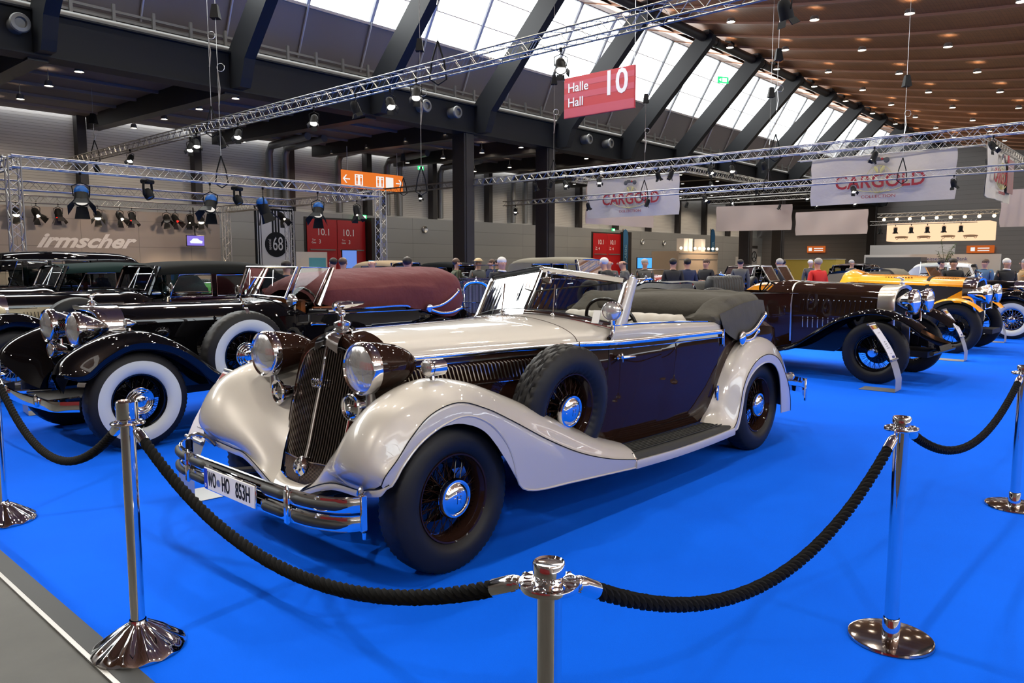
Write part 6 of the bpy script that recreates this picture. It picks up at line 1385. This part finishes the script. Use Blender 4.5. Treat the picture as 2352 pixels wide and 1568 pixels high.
for a, b, w in (((34, 26, 6.2), (34, 19.0, 6.2), 'above the left collection banner'), ((34, 19.0, 6.2), (43, 19.0, 6.2), 'running away from the left collection banner'), ((34, 26, 6.2), (43, 26, 6.2), 'far left side of the left banner frame'), ((34, 13.4, 6.2), (34, 6.3, 6.2), 'above the right collection banner'), ((34, 6.3, 6.2), (43, 6.3, 6.2), 'running away along the slanted banner at the right'), ((50, 26, 5.9), (50, 15.0, 5.9), 'above the two plain banners in the middle distance'), ((43, 26, 5.7), (43, 14, 5.7), 'behind the left collection banner')):
    truss('banner_truss', HW(*a), HW(*b), 'banner frame truss, ' + w)
for i, (u, n, z) in enumerate(((36.5, 19, 5.9), (39, 19, 5.9), (42, 19, 5.9), (43, 24, 5.5), (43, 21, 5.5), (43, 16.5, 5.5), (50, 24, 5.6), (50, 21, 5.6), (50, 18.6, 5.6), (50, 16.2, 5.6), (36.2, 6.6, 5.9))):
    par(HW(u, n, z), aims[i % 4], 'small bright lamp on the distant banner trusses, %s from the nearest' % ORDN[i], 'lamps on the banner trusses', 9, .9)
# lit box sign far right
L = MB().bevbox((0, 0, 0), (7.6, 2.6, 1.5), .03).build('light_box', emat('lightbox_cream', (1.0, .62, .38), .95), loc=HW(71.5, 16.2, 4.2), rz=HR - pi / 2, smooth=0); tag(L, 'large glowing cream light box with pictured cars hanging far right', 'light box')
for x, m in ((-2.6, 0), (-.9, 1), (.9, 0), (2.5, 0)):
    t = MB(); t.ell((x, -1.31, -.42), (.55, .02, .10), 14, 6); t.torus((x - .35, -1.31, -.5), .10, .02, (0, 1, 0), 12, 5).torus((x + .35, -1.31, -.5), .10, .02, (0, 1, 0), 12, 5)
    t.build('pictured_car', mat('print_brown', (.3, .18, .10), .6), L)
truss('banner_truss', HW(69.5, 20.5, 5.6), HW(69.5, 11.5, 5.6), 'far truss with a row of warm lamps above the glowing light box', bay=.8)
for i in range(9):
    o = MB().ell((0, 0, 0), (.13, .13, .13), 10, 6).build('warm_lamp', emat('warm_bulb', (1, .72, .4), 9), loc=HW(69.3, 20 - i * 1.0, 5.25)); tag(o, 'warm bulb above the light box, %s from the left' % ORDN[i], 'lamp', 'warm bulbs above the light box')
    MB().tube([(0, 0, .1), (0, 0, .35)], .02, 5).build('lamp_stem', M_INK, o)
for i in range(6):
    par(HW(66, 19.3 - i * 1.15, 4.6), HW(0, 0, -1) + V(0, 0, 0), 'dark lamp hanging in front of the light box, %s from the left' % ORDN[i], 'dark lamps before the light box', .1, 1.3)
truss('banner_truss', HW(66, 20, 4.8), HW(66, 12.5, 4.8), 'thin truss crossing in front of the glowing light box')
# distant stands
def block(name, u, n, du, dn, h, m, lab, cat, z=0.0, rz=HR):
    o = MB().box((0, 0, h / 2), (du, dn, h)).build(name, m, loc=HW(u, n, z), rz=rz, smooth=0); tag(o, lab, cat); return o
M_PW = mat('stand_white', (.66, .66, .66), .5)
o = block('stand_wall', 74, 17.5, .3, 10.7, 2.35, M_PW, 'long white exhibition stand wall at the far right', 'stand wall'); lettering('Weissenhauser Bank', .42, (-.16, -1.2, 1.95), mat('logo_blue', (.10, .12, .35), .5), o, (0, -1, 0), (0, 0, 1), (-1, 0, 0))
block('stand_wall', 78, 20, .3, 7.2, 3.3, mat('stand_light_grey', (.5, .5, .5), .5), 'tall pale grey wall rising behind the white stand', 'stand wall')
block('stand_cabin', 71.5, 19.5, 2.0, 4.4, 2.1, mat('cabin_grey', (.09, .09, .10), .4), 'dark grey cabin with pale frames on the white stand', 'cabin')
o = block('stand_cabin', 74, 27.5, 2.5, 5, 1.95, mat('stand_yellow', (.62, .48, .10), .5), 'yellow exhibition stand box in the distance', 'cabin'); MB().box((0, 0, 1.97), (2.6, 5.1, .06)).build('roof_panel', M_PW, o, smooth=0)
block('stand_wall', 68, 31.4, .2, 2.4, 2.2, M_PW, 'short white partition beside the far columns', 'stand wall')
o = block('stand_counter', 60, 33.5, 7, 2.6, 2.6, mat('booth_warm', (.42, .33, .25), .6), 'warm-lit display booth with lamps under the far gallery', 'booth')
for i in range(9): MB().ell((-3.2 + i * .8, -1.35, 2.85), (.12, .12, .12), 8, 6).build('display_bulb', emat('warm_bulb', (1, .72, .4), 9), o)
MB().box((0, -1.32, 1.9), (6.6, .04, .06)).box((0, -1.32, 2.4), (6.8, .05, .05)).build('shelf_rail', M_STEEL, o, smooth=0)
spot('booth_beam', HW(60, 30, 4), HW(60, 33, 1), 500, 110, (1, .75, .5))
for i, (u, n) in enumerate(((58.5, 33), (59.3, 33), (61.6, 33))):
    block('display_tower', u, n, .7, .7, 3.7, M_PW, 'slim white display tower above the warm-lit booth, %s of three' % ('left', 'middle', 'right')[i], 'display tower')
def flag(u, n, h, lab, txt, rz=HR):
    T = MB().prism([V(-.35, 0, .5), V(.45, 0, .5), V(.45, 0, h - .6), V(.30, 0, h - .15), V(0, 0, h), V(-.25, 0, h - .1), V(-.35, 0, h - .4)], (0, .04, 0)).build('beach_flag', mat('flag_blue', (.015, .10, .22), .7), loc=HW(u, n, 0), rz=rz, smooth=0); tag(T, lab, 'flag')
    MB().tube([(-.37, .02, 0), (-.37, .02, h)], .03, 6).lathe([(.4, 0), (.4, .03), (0, .04)], (-.37, .02, 0), seg=16).build('flag_pole', M_INK, T)
    lettering(txt, .5, (.05, -.03, h * .5), mat('flag_print', (.25, .45, .6), .6), T, (0, 0, 1), (-1, 0, 0), (0, -1, 0))
flag(57.3, 38, 4.6, 'dark blue beach flag standing beside the far red gate', 'CLASSIC'); flag(64.0, 33, 4.7, 'narrow blue beach flag left of the warm-lit booth', 'OLDTIMER')
o = MB().box((0, 0, 1.2), (1.0, .1, 2.3)).build('roll_up_banner', mat('flag_blue2', (.02, .09, .28), .7), loc=HW(62.0, 33.0, .0), rz=HR, smooth=0); tag(o, 'dark blue roll-up banner with upright white word beside the narrow flag', 'banner'); lettering('ON', .8, (0, -.07, 1.5), M_WHITE, o, (0, 0, 1), (-1, 0, 0), (0, -1, 0))
o = block('info_counter', 24.6, 35.5, 3.2, .9, 1.05, mat('counter_yellow', (.75, .45, .02), .4, emit=(.9, .5, .02), estr=.25), 'yellow glowing counter in front of the left red gate', 'counter')
T = MB().box((0, 0, 1.0), (2.0, .1, 1.9)).build('poster_board', M_PW, loc=HW(24.0, 36.6, .25), rz=HR, smooth=0); tag(T, 'white poster board with a light blue field before the red gate', 'poster board'); MB().bevbox((.35, -.06, 1.35), (1.1, .02, .55), .01).build('blue_field', mat('poster_cyan', (.10, .42, .62), .5), T)
T = MB().bevbox((0, 0, 1.5), (1.05, .08, 1.1), .02).build('display_screen', M_INK, loc=HW(26.1, 36.0, .3), rz=HR); tag(T, 'upright screen showing a blue picture beside the poster board', 'television'); MB().box((0, -.045, 1.5), (.97, .01, 1.0)).build('screen', emat('screen_blue', (.12, .22, .60), .9), T, smooth=0)
T = MB().bevbox((0, 0, 1.55), (1.3, .08, .42), .02).build('display_screen', M_INK, loc=HW(29.2, 37.5, 0), rz=HR); tag(T, 'wide low bright blue screen in front of the red gate', 'television'); MB().box((0, -.045, 1.55), (1.24, .01, .36)).build('screen', emat('screen_cyan', (.15, .55, .95), 1.4), T, smooth=0); MB().box((0, 0, .7), (.1, .06, 1.4)).build('screen_post', M_INK, T, smooth=0)
T = MB().bevbox((0, 0, 1.6), (2.2, .08, .9), .02).build('display_screen', M_INK, loc=HW(52.5, 33, 0), rz=HR); tag(T, 'bright blue screen in the distance left of the blue flags', 'television'); MB().box((0, -.045, 1.6), (2.1, .01, .8)).build('screen', emat('screen_blue2', (.05, .25, .95), 1.6), T, smooth=0); MB().box((0, 0, .6), (.1, .06, 1.2)).build('screen_post', M_INK, T, smooth=0)
# framed notice with three-pointed star ring
T = MB().box((0, 0, 1.5), (1.4, .1, 1.4)).build('emblem_board', mat('board_grey', (.35, .33, .31), .6), loc=HW(66.5, 30.2, .7), rz=HR, smooth=0); tag(T, 'grey board with a round three-spoked emblem by the far column', 'sign board')
t = MB().torus((0, -.07, 1.5), .45, .04, (0, 1, 0), 24, 6)
for a in (90, 210, 330): t.tube([(0, -.07, 1.5), (.45 * cos(radians(a)), -.07, 1.5 + .45 * sin(radians(a)))], .03, 5)
t.build('ring_emblem', M_INK, T)
block('stand_wall', -8.5, -1, .3, 13, 3.2, mat('stand_dark_red', (.32, .02, .02), .5), 'dark red stand wall behind the camera, seen only in chrome reflections', 'stand wall')
# potted bamboo at the far right stand
T = MB().lathe([(.25, 0), (.3, .5), (.27, .5), (0, .45)], seg=16).build('potted_bamboo', mat('planter_grey', (.15, .15, .15), .5), loc=HW(68, 15.0, 0)); tag(T, 'tall potted bamboo in front of the white stand wall', 'plant')
rnd = random.Random(5); st = MB(); lf = MB()
for i in range(7):
    a = rnd.uniform(0, 6.28); tip = V(cos(a) * rnd.uniform(.5, 1.2), sin(a) * rnd.uniform(.5, 1.2), rnd.uniform(2.4, 3.4)); p = crv([V(0, 0, .45), V(tip.x * .2, tip.y * .2, tip.z * .6), tip], 6); st.tube(p, .018, 5)
    for q in p[4:]:
        for k in range(7):
            b = rnd.uniform(0, 6.28); d = V(cos(b), sin(b), rnd.uniform(-.5, .3)) * rnd.uniform(.25, .45); sd = d.cross(V(0, 0, 1)).normalized() * .03
            lf.add([q, q + d * .5 + sd, q + d, q + d * .5 - sd], [(0, 1, 2, 3)])
st.build('stem', mat('bamboo_stem', (.12, .16, .05), .6), T); lf.build('foliage', mat('bamboo_leaf', (.05, .11, .04), .6), T, smooth=0)
for (u, n, z, w, lab) in ((94.8, 17.5, 3.1, 2.6, 'small orange sign on the far end wall at the right'), (94.8, 35.0, 3.3, 2.2, 'small orange sign on the far end wall beside the dark column')):
    o = MB().bevbox((0, 0, 0), (w, .1, .8), .02).build('direction_sign', emat('sign_orange_dim', (.75, .16, .03), .5), loc=HW(u, n, z), rz=HR - pi / 2, smooth=0); tag(o, lab, 'sign'); MB().box((-.7, -.06, 0), (.4, .01, .4)).box((.3, -.06, .1), (1.1, .01, .12)).box((.3, -.06, -.15), (1.1, .01, .1)).build('pictogram', emat('sign_white', (.85, .83, .80), .8), o, smooth=0)
# information stands
def info_stand(x, y, face, lab, s=1.0):
    T = empty('info_stand', (x, y, .006), face); tag(T, lab, 'info stand', 'curved metal info stands')
    w = .15
    pr = crv([V(-.42, 0, .004), V(-.2, 0, .004), V(-.004, 0, .004)], 3) + [V(0, 0, .01), V(0, 0, .15)] + crv([V(0, 0, .15), V(-.05, 0, .32), V(-.13, 0, .50), V(-.26, 0, .70), V(-.335, 0, .80)], 4)[1:]
    g = [[p + V(0, -w, 0), p + V(0, w, 0)] for p in pr]; g2 = [[p + V(.002, -w, .003), p + V(.002, w, .003)] for p in pr]
    MB().grid(g).build('sheet_metal', mat('grey_sheet_metal', (.42, .43, .44), .4, .6), T, smooth=30)
    up = crv([V(-.075, 0, .385), V(-.13, 0, .50), V(-.26, 0, .70), V(-.335, 0, .80)], 4)
    nrm = V(.85, 0, .5) * .006
    pp = MB().grid([[p + nrm + V(0, -w * .97, 0), p + nrm + V(0, w * .97, 0)] for p in up]).build('paper_sheet', mat('paper_white', (.70, .69, .73), .5), T, smooth=30)
    MB().tube([V(-.345, -w, .81), V(-.345, w, .81)], .013, 8).tube([V(-.06, -w, .385), V(-.06, w, .385)], .013, 8).build('clamp_bar', M_ALU, T)
    def quad(y0, y1, t0, t1):
        a = up[0].lerp(up[-1], 0); 
        f = lambda t: up[min(int(t * (len(up) - 1)), len(up) - 2)].lerp(up[min(int(t * (len(up) - 1)), len(up) - 2) + 1], t * (len(up) - 1) - min(int(t * (len(up) - 1)), len(up) - 2)) + nrm * 1.5
        return [f(t0) + V(0, y0, 0), f(t0) + V(0, y1, 0), f(t1) + V(0, y1, 0), f(t1) + V(0, y0, 0)]
    q = MB()
    for k in range(4): q.add(quad(-w * .9 + k * w * .45, -w * .9 + (k + 1) * w * .45, .82, .96), [(0, 1, 2, 3)], k)
    q.build('photo_strip', [mat('p_red', (.25, .03, .02), .5), mat('p_gold', (.5, .3, .05), .5), mat('p_yel', (.55, .42, .08), .5), mat('p_dark', (.08, .05, .03), .5)], pp, smooth=0)
    q = MB().add(quad(-w * .1, w * .25, .04, .12), [(0, 1, 2, 3)]).add(quad(w * .35, w * .6, .04, .12), [(0, 1, 2, 3)]); q.build('printed_logo', mat('print_navy', (.01, .03, .2), .5), pp, smooth=0)
    q = MB()
    for t0, hw in ((.66, .35), (.48, .2), (.44, .3), (.40, .25), (.36, .4), (.20, .3)): q.add(quad(-w * hw, w * hw, t0, t0 + .012), [(0, 1, 2, 3)])
    q.build('printed_text', mat('print_grey', (.15, .15, .15), .6), pp, smooth=0)
info_stand(-2.17, 4.93, radians(222), 'curved metal info stand between the cabriolet bumper and the whitewall tyre')
info_stand(4.72, 9.15, radians(-40), 'curved metal info stand before the brown touring car front wheel')
info_stand(7.27, 12.05, radians(-40), 'curved metal info stand before the yellow car front wheel')
info_stand(-5.05, 7.75, radians(222), 'curved metal info stand at the left edge by the black and cream car')
info_stand(9.75, 14.9, radians(-40), 'curved metal info stand at the right edge by the whitewall wheel')
# ---------------------------------------------------------------- visitors
M_SKIN = mat('skin', (.50, .27, .19), .5); 
def skin_obj(name, verts, edges, radii, m, parent, root=0, lv=1):
    me = bpy.data.meshes.new(name); me.from_pydata([tuple(v) for v in verts], edges, []); me.materials.append(m)
    o = bpy.data.objects.new(name, me); COL.objects.link(o); o.parent = parent
    md = o.modifiers.new('skin', 'SKIN'); md.use_smooth_shade = True
    if not me.skin_vertices:
        bm = bmesh.new(); bm.from_mesh(me); bm.verts.layers.skin.verify(); bm.to_mesh(me); bm.free()
    for i, r in enumerate(radii):
        d = me.skin_vertices[0].data[i]; r = r if isinstance(r, tuple) else (r, r); d.radius = r; d.use_root = (i == root)
    s = o.modifiers.new('smooth', 'SUBSURF'); s.levels = lv; s.render_levels = lv
    return o
def person(x, y, face, lab, top, hair, trousers=None, H=1.67, lean=0.0, arms='down', bald=False, hat=None, skin=None, collar=None, head_turn=0.0):
    T = empty('person', (x, y, .006), face); tag(T, lab, 'person', 'visitors walking among the cars')
    k = H / 1.76; skin = skin or M_SKIN; trousers = trousers or mat('dark_trousers', (.02, .022, .03), .8)
    L = lambda z: V(lean * max(0, z - .95) * .8, 0, 0)
    P = lambda x_, y_, z_: (V(x_, y_, z_) + L(z_)) * k
    hip = .09
    # arms
    def arm(s):
        sh = (0, .19 * s, 1.42)
        if arms == 'down': return [P(*sh), P(-.03, .25 * s, 1.13), P(.03, .25 * s, .88)]
        if arms == 'fold': return [P(*sh), P(.02, .25 * s, 1.15), P(.22, .08 * s, 1.14)]
        if arms == 'camera': return [P(*sh), P(.14, .24 * s, 1.20), P(.27, .06 * s, 1.42)]
        return [P(*sh), P(-.02, .26 * s, 1.14), P(.20, .20 * s, 1.02)]
    v = [P(0, 0, .98), P(0, 0, 1.15), P(0, 0, 1.36), P(0, 0, 1.47), P(.01, 0, 1.53), P(.02, 0, 1.60), P(.015, 0, 1.70)]; r = [(.13, .09), (.12, .085), (.12, .08), (.06, .06), (.050, .053), (.078, .088), (.072, .085)]
    e = [(i, i + 1) for i in range(6)]
    for s in (1, -1):
        a = arm(s); b = len(v); v += a; r += [.036, .034, .03]; e += [(2, b), (b, b + 1), (b + 1, b + 2)]
        d = (a[2] - a[1]).normalized(); side = d.cross(V(1, 0, 0)); side = side.normalized() if side.length > .1 else V(0, 1, 0)
        h_ = len(v); v.append(a[2] + d * .06 * k); r.append((.036, .02)); e.append((b + 2, h_))
        for q in range(4):
            f = len(v); v += [a[2] + d * .10 * k + side * (q - 1.5) * .018 * k, a[2] + d * (.16 + .01 * (q in (1, 2))) * k + side * (q - 1.5) * .02 * k + V(.015, 0, 0)]; r += [.009, .008]; e += [(h_, f), (f, f + 1)]
        f = len(v); v += [a[2] + d * .06 * k + side * .04 * k + V(.01, 0, 0), a[2] + d * .10 * k + side * .05 * k + V(.02, 0, 0)]; r += [.011, .009]; e += [(b + 2, f), (f, f + 1)]
        b = len(v); v += [P(0, hip * s, .92), P(.01, hip * s, .50), P(-.01, hip * s, .09), P(.12, hip * s, .04)]; r += [.075, .055, .04, .035]; e += [(0, b), (b, b + 1), (b + 1, b + 2), (b + 2, b + 3)]
    body = skin_obj('body', v, e, r, skin, T)
    # jacket
    v = [P(0, 0, .90), P(0, 0, 1.15), P(0, 0, 1.36), P(0, 0, 1.45), P(.0, 0, 1.50)]; r = [(.185, .135), (.165, .13), (.19, .13), (.12, .11), (.075, .078)]; e = [(0, 1), (1, 2), (2, 3), (3, 4)]
    for s in (1, -1):
        a = arm(s); b = len(v); v += a; r += [.068, .055, .045]; e += [(2, b), (b, b + 1), (b + 1, b + 2)]
    skin_obj('jacket', v, e, r, top, T)
    v = [P(0, 0, .96)]; r = [(.155, .12)]; e = []
    for s in (1, -1):
        b = len(v); v += [P(0, hip * s, .86), P(.012, hip * s, .50), P(-.01, hip * s, .10)]; r += [.09, .075, .065]; e += [(0, b), (b, b + 1), (b + 1, b + 2)]
    skin_obj('trousers', v, e, r, trousers, T)
    hd = empty('head_detail', P(.015, 0, 1.645), head_turn, T); sh = MB()
    for s in (1, -1): MB().ell((.05 * k, hip * s * k, .035), (.14, .05, .045), 12, 8).build('shoe', M_INK, T)
    nose = MB().ell((.098, 0, -.01), (.016, .012, .02), 8, 6)
    for s in (1, -1): nose.ell((.0, .082 * s, -.005), (.02, .009, .03), 8, 6)
    nose.build('nose_and_ears', skin, hd)
    ey = MB()
    for s in (1, -1): ey.ell((.083, .030 * s, .016), (.008, .009, .004), 8, 5)
    ey.box((.086, 0, -.05), (.006, .036, .005)); ey.build('eyes_and_mouth', mat('face_dark', (.16, .07, .05), .5), hd)
    hm = MB()
    if hat: hm.ell((-.0, 0, .065), (.105, .095, .06), 16, 8).lathe([(.15, .05), (.152, .056), (.09, .06)], seg=20)
    elif bald: hm.tube([(-.03, .078, -.005), (-.078, .045, -.01), (-.090, 0, -.01), (-.078, -.045, -.01), (-.03, -.078, -.005)], .022, 8)
    else: hm.ell((-.028, 0, .042), (.092, .090, .080), 16, 10)
    hm.build('hat' if hat else 'hair', hat or hair, hd)
    if collar: MB().torus(P(.005, 0, 1.49), .068, .018, (0, .1, 1), 16, 6).build('collar', collar, T)
    return T
HG = mat('grey_hair', (.35, .34, .33), .7); HWt = mat('white_hair', (.65, .63, .60), .7); HD = mat('dark_hair', (.02, .014, .01), .6); HBr = mat('brown_hair', (.09, .05, .03), .6)
JR = mat('red_jacket', (.55, .015, .015), .7); JK = mat('black_jacket', (.012, .012, .014), .8); JN = mat('navy_jacket', (.012, .02, .06), .8); JG = mat('grey_jacket', (.08, .08, .08), .8); JT = mat('tan_jacket', (.42, .27, .12), .8); JD = mat('denim_jacket', (.07, .14, .24), .8); JW = mat('maroon_jacket', (.10, .02, .02), .8); JO = mat('olive_jacket', (.05, .06, .03), .8)
WC = mat('white_shirt', (.7, .7, .72), .6)
def at(px, d, dz=0): return ((px - 1176) / FPX * d, d)
import itertools
PE = [
 (6.95, 17.3, 1.9, 'man in a bright red jacket with grey hair, seen from behind beside a black car', JR, HG, {}),
 (-1.95, 14.2, 1.5, 'man in a red pullover seen from behind over the maroon hood cover', JR, HD, {}),
 (-.19, 14.4, -1.3, 'white-haired man in a dark suit with white collar, arms bent in front', JK, HWt, dict(arms='fold', collar=WC)),
 (2.15, 16.9, -2.2, 'bald man facing the camera behind two others near the far red gate', JG, HG, dict(bald=True)),
 (2.02, 15.4, 2.6, 'white-haired man in a black jacket bending forward near the far red gate', JK, HWt, dict(lean=.35)),
 (2.42, 15.9, 3.0, 'balding man in a grey jacket looking down near the windscreen pillar', JG, HBr, dict(bald=True, lean=.2)),
 (-1.3, 17.8, 0.3, 'brown-haired man behind the right end of the maroon hood cover', JO, HBr, {}),
 (-.82, 18.3, -.8, 'man in a flat tan cap left of the white-haired man', JG, HG, dict(hat=mat('tan_cap', (.42, .33, .2), .8))),
 (-.58, 21.5, -2.6, 'brown-haired man talking, left one of a distant pair', JN, HBr, {}),
 (-.42, 21.8, -.8, 'dark-haired man talking, right one of a distant pair', JO, HD, {}),
 (3.85, 18.2, 1.4, 'dark-haired person in black seen from behind beside the blue flag', JK, HD, {}),
 (4.35, 18.9, 1.6, 'person in a navy jacket seen from behind before the warm-lit booth', JN, HD, {}),
 (5.1, 20.0, -2.4, 'man in black facing left before the warm-lit booth', JK, HBr, dict(arms='fold')),
 (6.6, 22.0, 1.2, 'dark-haired person by the far dark column', JG, HD, {}),
 (3.4, 19.5, -1.4, 'grey-haired person behind the dark red open car', JG, HG, {}),
 (6.55, 18.4, 1.8, 'grey-haired man in black leaning behind the touring car windscreen', JK, HG, dict(lean=.3)),
 (10.55, 18.2, -1.8, 'bearded man in a black sweater with folded arms before the white stand', JK, HD, dict(arms='fold')),
 (11.9, 21.1, -.8, 'dark-haired woman in black left of the bearded man', JK, HD, dict(H=1.66)),
 (12.8, 20.6, -2.7, 'man in a denim shirt with backpack straps facing left', JD, HBr, {}),
 (11.7, 18.0, -1.6, 'elderly man in a dark suit and pale tie at the right', JK, HWt, dict(collar=WC)),
 (12.4, 18.4, 2.8, 'man in a mustard jacket near the right edge', JT, HG, {}),
 (12.9, 18.0, 1.2, 'tall man in dark blue at the right picture edge', JN, HD, {}),
 (-2.9, 15.8, -2.0, 'bald man in a maroon coat left of the blue open car', JW, HG, dict(bald=True)),
 (-3.9, 16.6, 2.4, 'dark-haired man looking at the screen by the yellow counter', JO, HD, {}),
 (-3.55, 16.0, 1.4, 'person in an olive jacket beside the yellow counter', JO, HBr, {}),
 (-4.0, 13.5, 1.6, 'person in dark blue seen from behind by the black convertible windscreen', JN, HD, dict(H=1.6)),
 (8.9, 25.0, 1.5, 'distant person in black between the parked cars, far left of the cabin', JK, HD, {}),
 (10.0, 25.5, -1.5, 'distant person with fair hair in front of the dark cabin', JG, HWt, {}),
 (11.6, 26.0, -1.2, 'distant person in grey by the right end of the dark cabin', JG, HG, {}),
]
for x, y, f, lab, top, hair, kw in PE: person(x, y, f, lab, top, hair, **kw)
